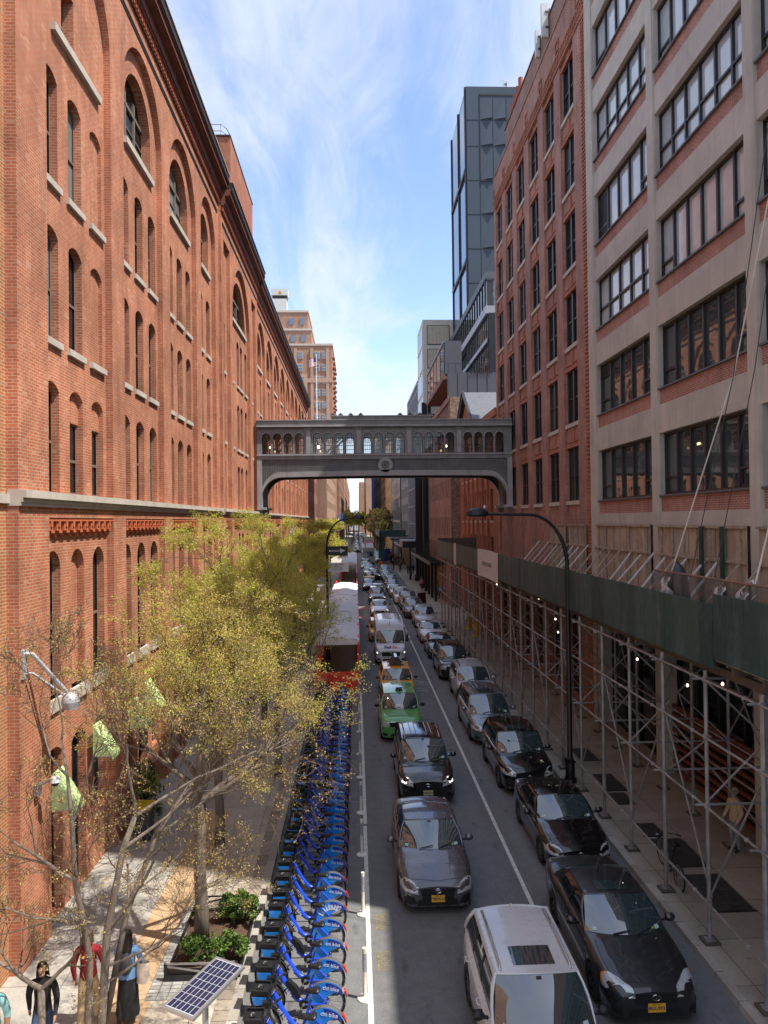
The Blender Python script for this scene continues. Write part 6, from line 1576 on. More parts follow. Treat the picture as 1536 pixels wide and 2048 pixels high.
# far traffic as copies of one light car per colour
protos = []
for k, m in (('sedan', 'car_silver'), ('suv', 'car_dark_blue'), ('sedan', 'car_pearl'), ('suv', 'car_grey'), ('sedan', 'car_white')):
    c = make_car(k, m, 'x', 'car', 'car', plate=None, fast=True, group='distant cars filling the street')
    # merge to a single mesh: too small to show parts
    bm = bmesh.new(); me = bpy.data.meshes.new('car'); mats = []
    def collect(o, mw):
        if o.type == 'MESH':
            t = bmesh.new(); t.from_mesh(o.data); base = []
            for s_ in o.data.materials:
                if s_ not in mats: mats.append(s_)
                base.append(mats.index(s_))
            for f in t.faces: f.material_index = base[f.material_index] if base else 0
            tm = bpy.data.meshes.new('t'); t.to_mesh(tm); t.free(); bm.from_mesh(tm); bpy.data.meshes.remove(tm)
    kids = [c[0]]; i = 0
    while i < len(kids): kids += list(kids[i].children); i += 1
    for o in kids: collect(o, None)
    bm.to_mesh(me); bm.free()
    for mm in mats: me.materials.append(mm)
    for o in reversed(kids): bpy.data.objects.remove(o)
    protos.append(me)
random.seed(21)
y = 166
slots = []
while y < 470:
    for x in ((.3, 2.4, 4.9) if y > 215 else ((5.4,) if y < 212 else (2.4, 5.4))):
        if y > 350 and x == .3: x = -.2
        slots.append((x+random.uniform(-.25, .25), y+random.uniform(-1, 1)))
    y += 6.6+max(0, (y-260))*.02
cn = ['silver sedan', 'dark blue SUV', 'pale sedan', 'grey SUV', 'white sedan']
for i, (x, y) in enumerate(slots):
    k = random.choice((0, 0, 1, 2, 3, 4, 2)); o = bpy.data.objects.new('car', protos[k]); COL.objects.link(o); o.location = (x, y, .004)
    tag(o, 'distant %s in the far traffic where the road narrows to a point' % cn[k], 'car', 'distant cars: '+cn[k])
# ------------------------------------------------------------ share bicycles in their rack
paint('bike_blue', (.012, .07, .62), .3); paint('bike_panel', (.012, .27, .85), .35); mat('bike_black', (.012, .012, .013), .45, var=0); mat('bike_rim', (.42, .42, .43), .35, .7, var=0)
mat('bike_grey', (.10, .10, .105), .5, var=.1); mat('dock_grey', (.20, .20, .20), .5, .2, var=.15); mat('logo_white', (.8, .8, .82), .5, var=0); mat('reflector_red', (.6, .03, .015), .3, var=0); paint('bike_panel_dark', (.01, .03, .30), .35)
def make_bike(variant=0, share=True, tubes='bike_blue'):
    r = empty('bicycle', label='x', cat='bicycle'); fh, rh, wr = (-.58, .34), (.57, .34), .345
    T = MATS[tubes]
    def wheel(hx, nm):
        b = MB(); b.tube([(hx+(wr-.02)*math.cos(a), 0, wr+(wr-.02)*math.sin(a)) for a in [2*PI*i/28 for i in range(29)]], .022, 6, 0)
        w = b.build('wheel', MATS['tyre'], r, base=False, smooth=True)
        b = MB(); b.tube([(hx+(wr-.055)*math.cos(a), 0, wr+(wr-.055)*math.sin(a)) for a in [2*PI*i/28 for i in range(29)]], .012, 5, 0)
        for i in range(18):
            a = 2*PI*i/18; b.tube([(hx, .02*(-1)**i, wr), (hx+(wr-.06)*math.cos(a), 0, wr+(wr-.06)*math.sin(a))], .0028, 3, 0, caps=False)
        b.tube([(hx, -.05, wr), (hx, .05, wr)], .035, 8, 0); b.build('rim', MATS['bike_rim'], w, base=False)
    wheel(-.58, 'f'); wheel(.57, 'r')
    b = MB()
    if share:
        b.tube([(-.36, 0, .92), (-.33, 0, .82), (-.22, 0, .62), (-.10, 0, .45), (.0, 0, .36), (.10, 0, .33), (.2, 0, .35)], [.036, .05, .052, .052, .048, .042, .035], 10, 0)
        b.tube([(.13, 0, .28), (.30, 0, .82)], .024, 8, 0); b.tube([(.13, 0, .30), (.57, .04, .34)], .018, 6, 0); b.tube([(.25, -.05, .66), (.57, -.06, .35)], .019, 6, 0); b.tube([(.25, .05, .66), (.57, .06, .35)], .019, 6, 0); b.tube([(.13, -.05, .30), (.57, -.06, .34)], .018, 6, 0)
        b.tube([(-.36, 0, .95), (-.41, 0, .76)], .036, 8, 0)
        for s in (-1, 1): b.tube([(-.41, s*.05, .78), (-.50, s*.06, .62), (-.58, s*.055, .34)], .017, 6, 0)
        n = Vector((-.52, 0, -.85)).normalized() if False else None
        add_text(b, 'citi bike', .09, (-.20, -.056, .56), (.40, 0, -.55), (.55, 0, .40), 1, bold=.0)
    else:
        b.tube([(-.38, 0, .85), (.15, 0, .88)], .018, 6, 0); b.tube([(-.38, 0, .78), (.05, 0, .30)], .02, 6, 0); b.tube([(.05, 0, .3), (.18, 0, .95)], .016, 6, 0)
        for s in (-1, 1): b.tube([(.05, s*.03, .3), (.57, s*.05, .34)], .01, 5, 0); b.tube([(.15, s*.03, .85), (.57, s*.05, .34)], .01, 5, 0); b.tube([(-.40, s*.04, .74), (-.58, s*.05, .34)], .014, 5, 0)
        b.tube([(-.37, 0, .95), (-.40, 0, .74)], .02, 6, 0)
    b.build('frame', [T, MATS['logo_white']], r, base=False, smooth=40)
    if share and variant == 1:
        b = MB(); b.prism([(-.19, -.055, .74), (-.02, -.055, .60), (.06, -.055, .42), (-.02, -.055, .40), (-.13, -.055, .52), (-.24, -.055, .68)], (0, .11, 0)); b.build('battery', MATS['bike_black'], r, base=False)
    if share:
        b = MB(); pan = [(.57+ro*math.cos(a), wr+ro*math.sin(a)) for ro, a in [(.375, R(t)) for t in range(28, 181, 9)]]+[(.57-.34, wr-.03), (.57-.20, wr-.12), (.57-.10, wr-.02), (.57-.02, wr+.10), (.57+.12, wr+.19), (.57+.24, wr+.2)]
        for s in (-1, 1): b.prism([(x, s*.048, z) for x, z in pan], (0, s*.006, 0), 0)
        b.prism([(.57+ro*math.cos(R(t)), -.0545, wr+ro*math.sin(R(t))) for ro, t in [(.37, q) for q in range(30, 100, 8)]+[(.29, q) for q in range(95, 25, -8)]], (0, -.002, 0), 3)
        add_text(b, 'citi bike', .10, (.64, -.058, wr+.265), (1, 0, -.12), (.12, 0, 1), 1, bold=.0)
        if variant == 1: b.prism([(.86, -.059, wr+.30), (.89, -.059, wr+.30), (.885, -.059, wr+.25), (.905, -.059, wr+.25), (.86, -.059, wr+.17), (.875, -.059, wr+.23), (.855, -.059, wr+.23)], (0, -.002, 0), 1)
        if variant == 2:
            for t in range(8): a = R(60+t*14); b.prism([(.57+.33*math.cos(a), -.056, wr+.33*math.sin(a)), (.57+.2*math.cos(a-.12), -.056, wr+.2*math.sin(a-.12)), (.57+.2*math.cos(a+.12), -.056, wr+.2*math.sin(a+.12))], (0, -.003, 0), 1)
        b.build('rear_panel', [MATS['bike_panel' if variant != 1 else 'bike_panel'], MATS['logo_white'], MATS['bike_black'], MATS['bike_panel_dark']], r, base=False)
        b = MB()
        b.grid(lambda u, v: (.57+.382*math.cos(R(15+135*u)), (v-.5)*.095, wr+.382*math.sin(R(15+135*u))+.01*math.sin(PI*v)), 18, 3, 0); b.build('mudguard', MATS['bike_grey'], r, base=False, smooth=True); b = MB(); b.grid(lambda u, v: (-.58+.38*math.cos(R(15+130*u)), (v-.5)*.07, wr+.38*math.sin(R(15+130*u))), 14, 2, 0)
        b.build('mudguard', MATS['bike_grey'], r, base=False, smooth=True)
        b = MB(); b.grid(lambda u, v: (.57+.395*math.cos(R(14+26*u)), (v-.5)*.075*(.6+.6*u), wr+.395*math.sin(R(14+26*u))+.012), 5, 2, 0); b.build('tail_light', MATS['reflector_red'], r, base=False)
        b = MB()     # basket / carrier
        z0, z1 = .80, 1.03; lo = [(-.70, -.13), (-.46, -.13), (-.46, .13), (-.70, .13)]; hi = [(-.76, -.15), (-.45, -.15), (-.45, .15), (-.76, .15)]
        vs = [(x, y, z0) for x, y in lo]+[(x, y, z1) for x, y in hi]; b.add(vs, [(0, 3, 2, 1), (0, 1, 5, 4), (1, 2, 6, 5), (2, 3, 7, 6), (3, 0, 4, 7)], 0)
        b.add([(x*.98-.012, y*.88, z1-.03) for x, y in hi], [(0, 1, 2, 3)], 0)
        b.tube([(x, y, z1) for x, y in hi+[hi[0]]], .016, 5, 0)
        b.add([(-.745, -.152, z0+.13), (-.47, -.152, z0+.13), (-.475, -.145, z0-.02), (-.71, -.145, z0-.02)], [(0, 1, 2, 3)], 1); b.box(-.68, -.56, -.05, .05, z1-.03, z1-.012, 0)
        b.tube([(-.65, -.04, z1-.008), (-.65, .04, z1-.008), (-.6, .04, z1-.008)], .008, 4, 2)
        b.build('basket', [MATS['bike_black'], MATS['bike_panel'], MATS['bike_rim'], MATS['bike_grey']], r, base=False)
    b = MB(); hz = 1.10 if share else .98
    b.tube([(-.35, 0, .9), (-.335, 0, hz-.03)], .018, 6, 0); b.tube([(-.20, -.31, hz), (-.27, -.2, hz+.01), (-.345, -.07, hz), (-.345, .07, hz), (-.27, .2, hz+.01), (-.20, .31, hz)], .014, 6, 0)
    for s in (-1, 1): b.tube([(-.255, s*.22, hz+.01), (-.185, s*.33, hz-.003)], .021, 6, 0); b.tube([(-.30, s*.17, hz), (-.33, s*.28, hz-.02)], .008, 4, 1)
    b.tube([(-.33, -.1, hz), (-.44, -.05, 1.0), (-.42, 0, .8)], .006, 4, 0); b.build('handlebar', [MATS['bike_black'], MATS['bike_rim']], r, base=False)
    b = MB(); sx, sz = (.33, .97) if share else (.19, 1.0)
    b.tube([(sx-.045, 0, sz-.17), (sx-.01, 0, sz-.02)], .016, 6, 1); b.grid(lambda u, v: (sx-.13+.27*u, (.028+.075*min(1, u*1.25)**1.6)*math.cos(2*PI*v)*(1 if .02 < u < .98 else .55), sz+.02+.045*math.sin(2*PI*v)*(1 if .02 < u < .98 else .4)+.02*u*u), 10, 12, 0)
    b.build('saddle', [MATS['bike_black'], MATS['bike_rim']], r, base=False, smooth=True)
    b = MB(); b.tube([(.12, -.07, .30), (.12, .07, .30)], .03, 8, 1); b.tube([(.12, -.075, .3), (.02, -.08, .17)], .01, 5, 1); b.tube([(.12, .075, .3), (.22, .08, .43)], .01, 5, 1); b.box(-.03, .06, -.17, -.09, .155, .18, 0); b.box(.18, .27, .09, .17, .42, .445, 0); b.lathe([(0, 0), (.09, 0), (.09, .012), (0, .012)], (.12, -.06, .3), 'y', 14, 0)
    b.build('crank', [MATS['bike_black'], MATS['bike_rim']], r, base=False)
    return r
protoB = [make_bike(0), make_bike(1), make_bike(2)]
def make_dock():
    r = empty('bike_dock', label='x', cat='bike dock'); b = MB()
    b.prism([(-.52, -.16, .02), (-.28, -.16, .02), (-.30, -.16, .55), (-.38, -.16, .82), (-.50, -.16, .80)], (0, .09, 0), 0); b.build('post', MATS['dock_grey'], r, base=False)
    b = MB(); b.box(-.50, -.34, -.175, -.055, .78, .88, 0); b.build('lock', MATS['bike_black'], r, base=False)
    b = MB(); b.box(-.85, .05, -.24, .02, .004, .03, 0); b.build('base_plate', MATS['dock_grey'], r, base=False); return r
protoD = make_dock()
W20 = ['nearest', 'second', 'third', 'fourth', 'fifth', 'sixth', 'seventh', 'eighth', 'ninth', 'tenth', 'eleventh', 'twelfth', 'thirteenth', 'fourteenth', 'fifteenth', 'sixteenth', 'seventeenth', 'eighteenth', 'nineteenth', 'twentieth']
def ordw(i, n):
    if i < 20: return W20[i]+(' from the photo bottom' if i else ' the photo bottom')
    j = n-1-i
    return ('last' if j == 0 else W20[j]+' from the last')+' by the red enclosure'
NB = 37; random.seed(9); usedB = set(); nb_seen = 0
for i in range(NB):
    y = 12.72+i*.723+(.0 if i > 0 else 0)
    v = 1 if i in (2, 4, 17, 22) else (2 if i == 6 else 0)
    if i in (9, 12): v = 0
    lab = 'blue share bicycle%s in the rack, %s' % ({1: ' with battery', 2: ' with patterned panel', 0: ''}[v], ordw(i, NB))
    loc = (-1.22+random.uniform(-.03, .03), y, .0)
    rz = R(-3+random.uniform(-4.5, 4.5)); lean = R(random.uniform(-3.5, 3.5))
    if v in usedB: copy_thing(protoB[v], loc, rz, lab, 'blue share bicycles in the kerb rack').rotation_euler.x = lean
    else: o = protoB[v]; o.location = loc; o.rotation_euler = (0, 0, rz); o['label'] = lab; o['group'] = 'blue share bicycles in the kerb rack'; usedB.add(v)
    lab = 'grey locking post of the bicycle rack, %s' % ordw(i, NB)
    if i: copy_thing(protoD, (-1.25, y, 0), 0, lab, 'locking posts of the bicycle rack')
    else: protoD.location = (-1.25, y, 0); protoD['label'] = lab; protoD['group'] = 'locking posts of the bicycle rack'
o = make_bike(0, False, 'bike_black'); o.location = (7.98, 18.85, .16); o.rotation_euler = (0, R(8), R(-92)); o['label'] = 'black private bicycle leaning on a scaffold post on the right pavement'

# ------------------------------------------------------------ planter bed, shrubs, solar panel, wall fittings, awnings
def leafmat(name, c, tr=.35, var=.3):
    t = NT(name); v = t.coord(); n = t.noise(v, 1.6, 4, .6); f = t.noise(v, 23, 2)
    col = t.mix(t.ramp(n, [(.3, 0.), (.7, 1.)]), tuple(x*(1-var) for x in c), tuple(x*(1+var) for x in c)); col = t.mix(1., col, t.ramp(f, [(.3, .75), (.7, 1.25)]), 'MULTIPLY')
    t.base(col); t.set(.55, 0, .3)
    ts = t.n('ShaderNodeBsdfTranslucent'); t.l(t.mix(1., col, (1.25, 1.25, .5), 'MULTIPLY'), ts.inputs[0]); mx = t.n('ShaderNodeMixShader'); mx.inputs[0].default_value = tr
    t.l(t.b.outputs[0], mx.inputs[1]); t.l(ts.outputs[0], mx.inputs[2]); t.l(mx.outputs[0], t.o.inputs[0])
leafmat('leaf_yellow', (.52, .42, .15), .45); leafmat('leaf_green', (.50, .52, .12), .45); leafmat('leaf_olive', (.40, .39, .13), .45); leafmat('leaf_shrub', (.13, .21, .045), .25); leafmat('leaf_shrub_dark', (.035, .07, .018), .2); leafmat('bud_brown', (.36, .26, .13), .2)
def bark(name, c):
    t = NT(name); t.set(.9, 0, .2); v = t.coord(); n = t.noise(v, 9, 5, .7, (1, 1, .3)); b = t.noise(v, 1.5, 3)
    col = t.mix(t.ramp(n, [(.3, 0.), (.7, 1.)]), tuple(x*.6 for x in c), tuple(x*1.3 for x in c)); col = t.mix(1., col, t.ramp(b, [(.3, .8), (.7, 1.15)]), 'MULTIPLY'); t.base(col); t.bump(n, .5, .02)
bark('bark_grey', (.20, .165, .135)); bark('bark_twig', (.13, .095, .07)); bark('bark_brown', (.15, .105, .07))
def leaves(name, centers, rads, per, size, mats, parent, seed=0, droop=.4, flat=1., weights=None):
    rng = np.random.default_rng(seed); C = np.asarray(centers, float); n = len(C)*per
    if n == 0: return None
    c = np.repeat(C, per, 0); rr = np.repeat(np.asarray(rads, float), per)
    d = rng.normal(size=(n, 3)); d /= np.linalg.norm(d, axis=1)[:, None]+1e-9; d *= (rng.random(n)**.5*rr)[:, None]; d[:, 2] *= flat
    p = c+d
    a = rng.normal(size=(n, 3)); a[:, 2] -= droop; a /= np.linalg.norm(a, axis=1)[:, None]
    b = np.cross(a, rng.normal(size=(n, 3))); b /= np.linalg.norm(b, axis=1)[:, None]+1e-9
    L = (size*(.6+.8*rng.random(n)))[:, None]; w = L*.36
    v = np.empty((n, 4, 3)); v[:, 0] = p; v[:, 1] = p+a*L*.5+b*w; v[:, 2] = p+a*L; v[:, 3] = p+a*L*.5-b*w
    me = bpy.data.meshes.new(name); me.vertices.add(n*4); me.vertices.foreach_set('co', v.reshape(-1))
    me.loops.add(n*4); me.loops.foreach_set('vertex_index', np.arange(n*4, dtype=np.int32)); me.polygons.add(n); me.polygons.foreach_set('loop_start', np.arange(0, n*4, 4, dtype=np.int32)); me.polygons.foreach_set('loop_total', np.full(n, 4, dtype=np.int32))
    for m in mats: me.materials.append(MATS[m])
    ci = rng.random(len(C)); base = np.repeat(np.digitize(ci, np.cumsum(weights or [1/len(mats)]*len(mats))[:-1]), per); alt = rng.random(n) < .2
    base = np.where(alt, rng.integers(0, len(mats), n), base); me.polygons.foreach_set('material_index', base.astype(np.int32))
    me.update(); me.validate(); o = bpy.data.objects.new(name, me); COL.objects.link(o)
    if parent is not None: 
        o.parent = parent; o.matrix_parent_inverse = Matrix.Translation(-Vector(parent.location))
    return o
def shrub(x, y, r, h, seed, label):
    rt = empty('shrub', (x, y, .16), label=label, cat='shrub', group='box shrubs in the tree bed'); rng = random.Random(seed); b = MB(); cs, rs = [], []
    for i in range(46):
        a = rng.uniform(0, 2*PI); e = rng.uniform(-.3, 1.45); q = r*rng.uniform(.45, 1.0)*(1+.18*math.sin(3*a+seed)); tip = (x+q*math.cos(a)*math.cos(e), y+q*math.sin(a)*math.cos(e), .16+h*.5+h*.5*math.sin(e)*rng.uniform(.6, 1.08))
        b.tube([(x, y, .16), (x+(tip[0]-x)*.4, y+(tip[1]-y)*.4, .16+(tip[2]-.16)*.5), tip], [.012, .007, .003], 4); cs.append(tip); rs.append(r*.22)
    b.build('stem', MATS['bark_brown'], rt); leaves('foliage', cs, rs, 62, .055, ['leaf_shrub', 'leaf_shrub_dark'], rt, seed, -.5, 1., [.65, .35])
bed = tag(empty('tree_bed', (-3.2, 16.6, .15)), 'rectangular soil bed with low black planter edge around the slender tree', 'tree bed')
b = MB(); b.grid(lambda u, v: (-3.93+1.42*u, 15.3+2.5*v, .165+.05*math.sin(PI*u)*math.sin(PI*v)+.012*math.sin(u*31+v*17)), 14, 20); b.build('soil', MATS['soil'], bed, smooth=True)
b = MB(); 
for x0, x1, y0, y1 in ((-3.97, -2.45, 15.26, 15.3), (-3.97, -3.93, 15.26, 17.85), (-2.5, -2.46, 15.26, 17.85), (-3.97, -2.45, 17.81, 17.85)): b.box(x0, x1, y0, y1, .15, .24, 0)
b.box(-3.97, -2.5, 15.24, 15.26, .15, .38, 1); b.box(-3.97, -3.9, 15.18, 15.24, .15, .5, 0); b.box(-3.22, -3.17, 15.18, 15.24, .15, .42, 0); b.box(-2.56, -2.5, 15.18, 15.24, .15, .5, 0)
b.box(-3.9, -2.6, 15.18, 15.22, .15, .27, 0)
for p, q in (((-3.93, 15.2, .50), (-3.2, 15.2, .49)), ((-3.93, 15.2, .46), (-3.2, 15.2, .32)), ((-3.2, 15.2, .32), (-2.55, 15.2, .48)), ((-3.2, 15.2, .49), (-2.55, 15.2, .50))): b.bar(p, q, .03, .03, 2)
b.build('edging', [MATS['frame_dark'], MATS['shed_joist'], MATS['bike_rim']], bed)
b = MB()
for i, (p, q) in enumerate((((-3.9, 17.87, .5), (-3.0, 17.87, .5)), ((-3.9, 17.87, .3), (-3.0, 17.87, .5)), ((-3.9, 17.87, .5), (-3.9, 17.87, .16)), ((-3.0, 17.87, .5), (-3., 17.87, .16)), ((-3., 17.87, .5), (-2.5, 17.87, .5)))): b.bar(p, q, .03, .03)
b.build('railing', MATS['frame_dark'], bed)
shrub(-3.5, 15.8, .33, .52, 1, 'yellow green shrub at the near left corner of the tree bed')
shrub(-2.78, 15.8, .37, .55, 2, 'round green shrub at the near right corner of the tree bed, above the solar panel')
shrub(-3.05, 17.35, .24, .6, 3, 'smaller upright shrub right behind the slender trunk')
shrub(-2.72, 17.3, .40, .66, 4, 'large leafy shrub at the far right corner of the tree bed')
shrub(-3.72, 17.3, .14, .42, 5, 'little dark shrub behind the left side of the slender trunk')
rng = random.Random(3); cs = [(rng.uniform(-3.3, -2.7), rng.uniform(16.4, 16.8), .21) for i in range(9)]
o = leaves('ground_cover', cs, [.07]*9, 40, .045, ['leaf_shrub', 'leaf_shrub_dark', 'bark_grey'], None, 5); tag(o, kind='stuff')
# solar panel
r = empty('solar_panel', (-2.2, 10.6, .15), label='tilted solar panel with a silver frame on a grey post', cat='solar panel')
A = [Vector((-2.77, 10.45, 2.70)), Vector((-2.27, 10.16, 2.70)), Vector((-1.70, 10.99, 2.90)), Vector((-2.16, 11.26, 2.90))]
nrm = (A[1]-A[0]).cross(A[3]-A[0]).normalized(); nrm = nrm if nrm.z > 0 else -nrm
b = MB(); b.prism([p-nrm*.045 for p in A], nrm*.045, 0); bl = lambda u, v: A[0].lerp(A[1], u).lerp(A[3].lerp(A[2], u), v)
b.add([bl(u, v)+nrm*.002 for u, v in ((.07, .035), (.93, .035), (.93, .965), (.07, .965))], [(0, 1, 2, 3)], 2)
for i in range(6):
    for j in range(7):
        u0, u1 = .075+i*.1425+.008, .075+(i+1)*.1425-.008; v0, v1 = .045+j*.13+.004, .045+(j+1)*.13-.004
        b.add([bl(u, v)+nrm*.004 for u, v in ((u0, v0), (u1, v0), (u1, v1), (u0, v1))], [(0, 1, 2, 3)], 1)
def cellm():
    t = NT('solar_cell'); t.set(.15, .1, .5, .8); v = t.coord(); vo = t.n('ShaderNodeTexVoronoi'); vo.inputs['Scale'].default_value = 38; t.l(v, vo.inputs['Vector'])
    t.base(t.mix(vo.outputs['Distance'], (.010, .016, .05), (.022, .03, .085)))
cellm()
b.build('panel', [mat('aluminium', (.42, .42, .43), .4, .7, var=.05), MATS['solar_cell'], mat('cell_grid', (.45, .47, .52), .4, var=0)], r)
b = MB(); b.tube([(-2.22, 10.72, .15), (-2.22, 10.72, 2.74)], .045, 12); b.box(-2.32, -2.12, 10.6, 10.84, 2.68, 2.74); b.build('post', MATS['galvanised'], r, smooth=40)
# flood light, camera on the wall
r = empty('flood_light', (-6.95, 15.8, 6.8), label='grey wall mounted light on a sloping double arm, on the nearest brick pier', cat='wall light')
b = MB(); b.tube([(-6.93, 15.7, 6.72), (-6.80, 15.8, 6.70), (-6.35, 16.45, 5.75)], .045, 8); b.tube([(-6.93, 15.7, 6.3), (-6.8, 15.8, 6.3), (-6.4, 16.4, 5.7)], .028, 8); b.box(-6.96, -6.9, 15.6, 15.8, 6.2, 6.8); b.build('arm', mat('light_grey_paint', (.42, .43, .45), .5, .2), r, smooth=40)
b = MB(); b.grid(lambda u, v: (-6.3+.19*math.cos(2*PI*u)*math.sin(v*PI/2), 16.55+.19*math.sin(2*PI*u)*math.sin(v*PI/2), 5.52+.2*math.cos(v*PI/2)), 18, 6); b.tube([(-6.3, 16.55, 5.52), (-6.3, 16.55, 5.36)], [.20, .17], 16); b.build('lamp_head', MATS['light_grey_paint'], r, smooth=40)
r = empty('security_camera', (-6.95, 16.3, 3.8), label='small white dome camera on a grey bracket by the green awnings', cat='camera')
b = MB(); b.box(-6.95, -6.82, 16.15, 16.28, 3.6, 3.85, 1); b.tube([(-6.85, 16.25, 3.8), (-6.6, 16.3, 3.92)], .03, 8, 1); b.lathe([(.0, .12), (.09, .1), (.11, .0)], (-6.55, 16.32, 3.84), 'z', 14, 0); b.ball((-6.55, 16.32, 3.83), .08, .08, .09, 12, 8, 2); b.build('housing', [MATS['sign_white'], MATS['dock_grey'], MATS['frame_dark']], r, smooth=40)
mat('awning_green', (.50, .64, .30), .7, var=.06, scale=4)
for i, (y0, y1, z) in enumerate(((17.12, 17.8, 3.72), (19.8, 20.45, 4.1), (23.0, 23.7, 3.95), (24.6, 25.3, 4.2), (29., 29.8, 4.1))):
    r = empty('awning', (-6.95, (y0+y1)/2, z-.6), label='pale green cloth awning, %s' % ('nearest, over the first door', 'second from the near end, over a narrow window', 'third, low between the tree branches', 'fourth, half hidden by yellow foliage', 'farthest, behind the tree crown')[i], cat='awning', group='pale green awnings on the left wall')
    b = MB(); b.grid(lambda u, v: (-6.97+.5*v**.9, y0+(y1-y0)*u, z-.8*v-.04*math.sin(PI*v)), 6, 6, 0); b.add([(-6.47, y0, z-.8), (-6.47, y1, z-.8), (-6.47, y1, z-.93), (-6.47, y0, z-.93)], [(0, 1, 2, 3)], 0)
    b.add([(-6.97, y0, z), (-6.47, y0, z-.8), (-6.97, y0, z-.8)], [(0, 1, 2)], 0); b.build('cloth', MATS['awning_green'], r)
    b = MB(); b.tube([(-6.95, y0, z-.82), (-6.48, y0, z-.82), (-6.48, y1, z-.82), (-6.95, y1, z-.82)], .012, 5); b.build('frame', MATS['galvanised'], r)
r = empty('litter_bin', (-6.3, 22.1, .15), label='dark bin with a yellow lid against the left wall, seen between branches', cat='bin')
b = MB(); b.box(-6.6, -6.1, 21.9, 22.4, .15, 1.05, 0); b.build('body', MATS['frame_grey'], r); b = MB(); b.box(-6.64, -6.06, 21.86, 22.44, 1.05, 1.15, 0); b.build('lid', MATS['yellow_enamel'], r)
b = MB(); b.tube([(-6.9, 23.3, 1.2), (-6.8, 23.3, 1.2)], .1, 6); 
rt = empty('potted_bush', (-6.4, 22.9, .15), label='dark bush growing against the left wall behind the yellow bin', cat='bush')
b = MB(); b.tube([(-6.4, 22.9, .15), (-6.4, 22.9, 1.4)], [.03, .015], 6); b.build('stem', MATS['bark_brown'], rt); rng = random.Random(8)
leaves('foliage', [(-6.4+rng.uniform(-.3, .3), 22.9+rng.uniform(-.35, .35), .4+rng.random()*1.7) for i in range(45)], [.16]*45, 50, .07, ['leaf_shrub_dark', 'leaf_shrub', 'leaf_olive'], rt, 8)

# ------------------------------------------------------------ outdoor dining enclosures in the road
mat('red_paint', (.85, .055, .025), .5, var=.1); leafmat('tent_white', (.84, .88, .93), .22, .03); mat('table_brown', (.1, .06, .04), .6)
def dining(y0, y1, tent0, label):
    r = empty('dining_enclosure', (-1.1, (y0+y1)/2, 0), label=label, cat='dining enclosure', group='red outdoor dining enclosures')
    b = MB(); b.box(-2.26, .14, y0, y0+.12, .02, 1.08); b.box(-2.26, -2.16, y0+.12, y1, .02, 1.05); b.build('end_wall', MATS['red_paint'], r)
    y = y0+.12; 
    while y < y1-.1:
        e = min(y+4.4, y1); b = MB(); b.box(.02, .14, y+.01, e-.01, .02, 1.05); b.build('side_panel', MATS['red_paint'], r); y = e
    for yy in [y0+.1]+[tent0+i*4.2 for i in range(int((y1-tent0)/4.2)+1)]:
        for x in (-2.2, -.95, .08):
            if x == -.95 or yy < y0+.2: continue
            b = MB(); b.box(x-.05, x+.05, yy-.05, yy+.05, .02, 2.62); b.build('post', MATS['red_paint'], r)
    b = MB(); b.box(.03, .13, y0+.1, y1, 2.58, 2.68); b.box(-2.25, -2.15, y0+.1, y1, 2.58, 2.68); b.build('rail', MATS['red_paint'], r)
    return r
def tent(y0, y1, label, z=2.72):
    b = MB(); nx, ny = 12, int((y1-y0)*2)
    def fn(u, v):
        x = -2.35+2.5*u; y = y0+(y1-y0)*v; rd = .5*(1-abs(2*u-1)**1.6)
        return (x, y, z+.42*rd-.05*abs(math.sin(PI*(y-y0)/4.2))*(.4+u)+.015*math.sin(y*7+x*3)+.02*math.sin(y*2.3-x*5))
    b.grid(fn, nx, ny); b.grid(lambda u, v: (.15, y0+(y1-y0)*u, z-.24*v+.0), ny, 1); b.grid(lambda u, v: (-2.35+2.5*u, y0, z+.21*(1-abs(2*u-1)**1.6)*(1-v)-.22*v), 12, 2)
    tag(b.build('tent_roof', MATS['tent_white'], smooth=60), label, 'tent roof', 'white tent roofs over the dining enclosures')
dining(40.9, 84, 41.6, 'bright red dining enclosure in the road right behind the last share bicycle')
for y0, y1, l in ((41.4, 53.2, 'white tent roof nearest, above the red enclosure behind the bicycles'), (53.4, 65.5, 'second white tent roof along the left lane'), (65.7, 79, 'third white tent roof, its far edge above a crowd of diners')): tent(y0, y1, l)
dining(96, 140, 108, 'farther red dining enclosure with seated diners under the trees')
tent(112, 150, 'farthest white tent roof, small and beyond the diners', 3.0)
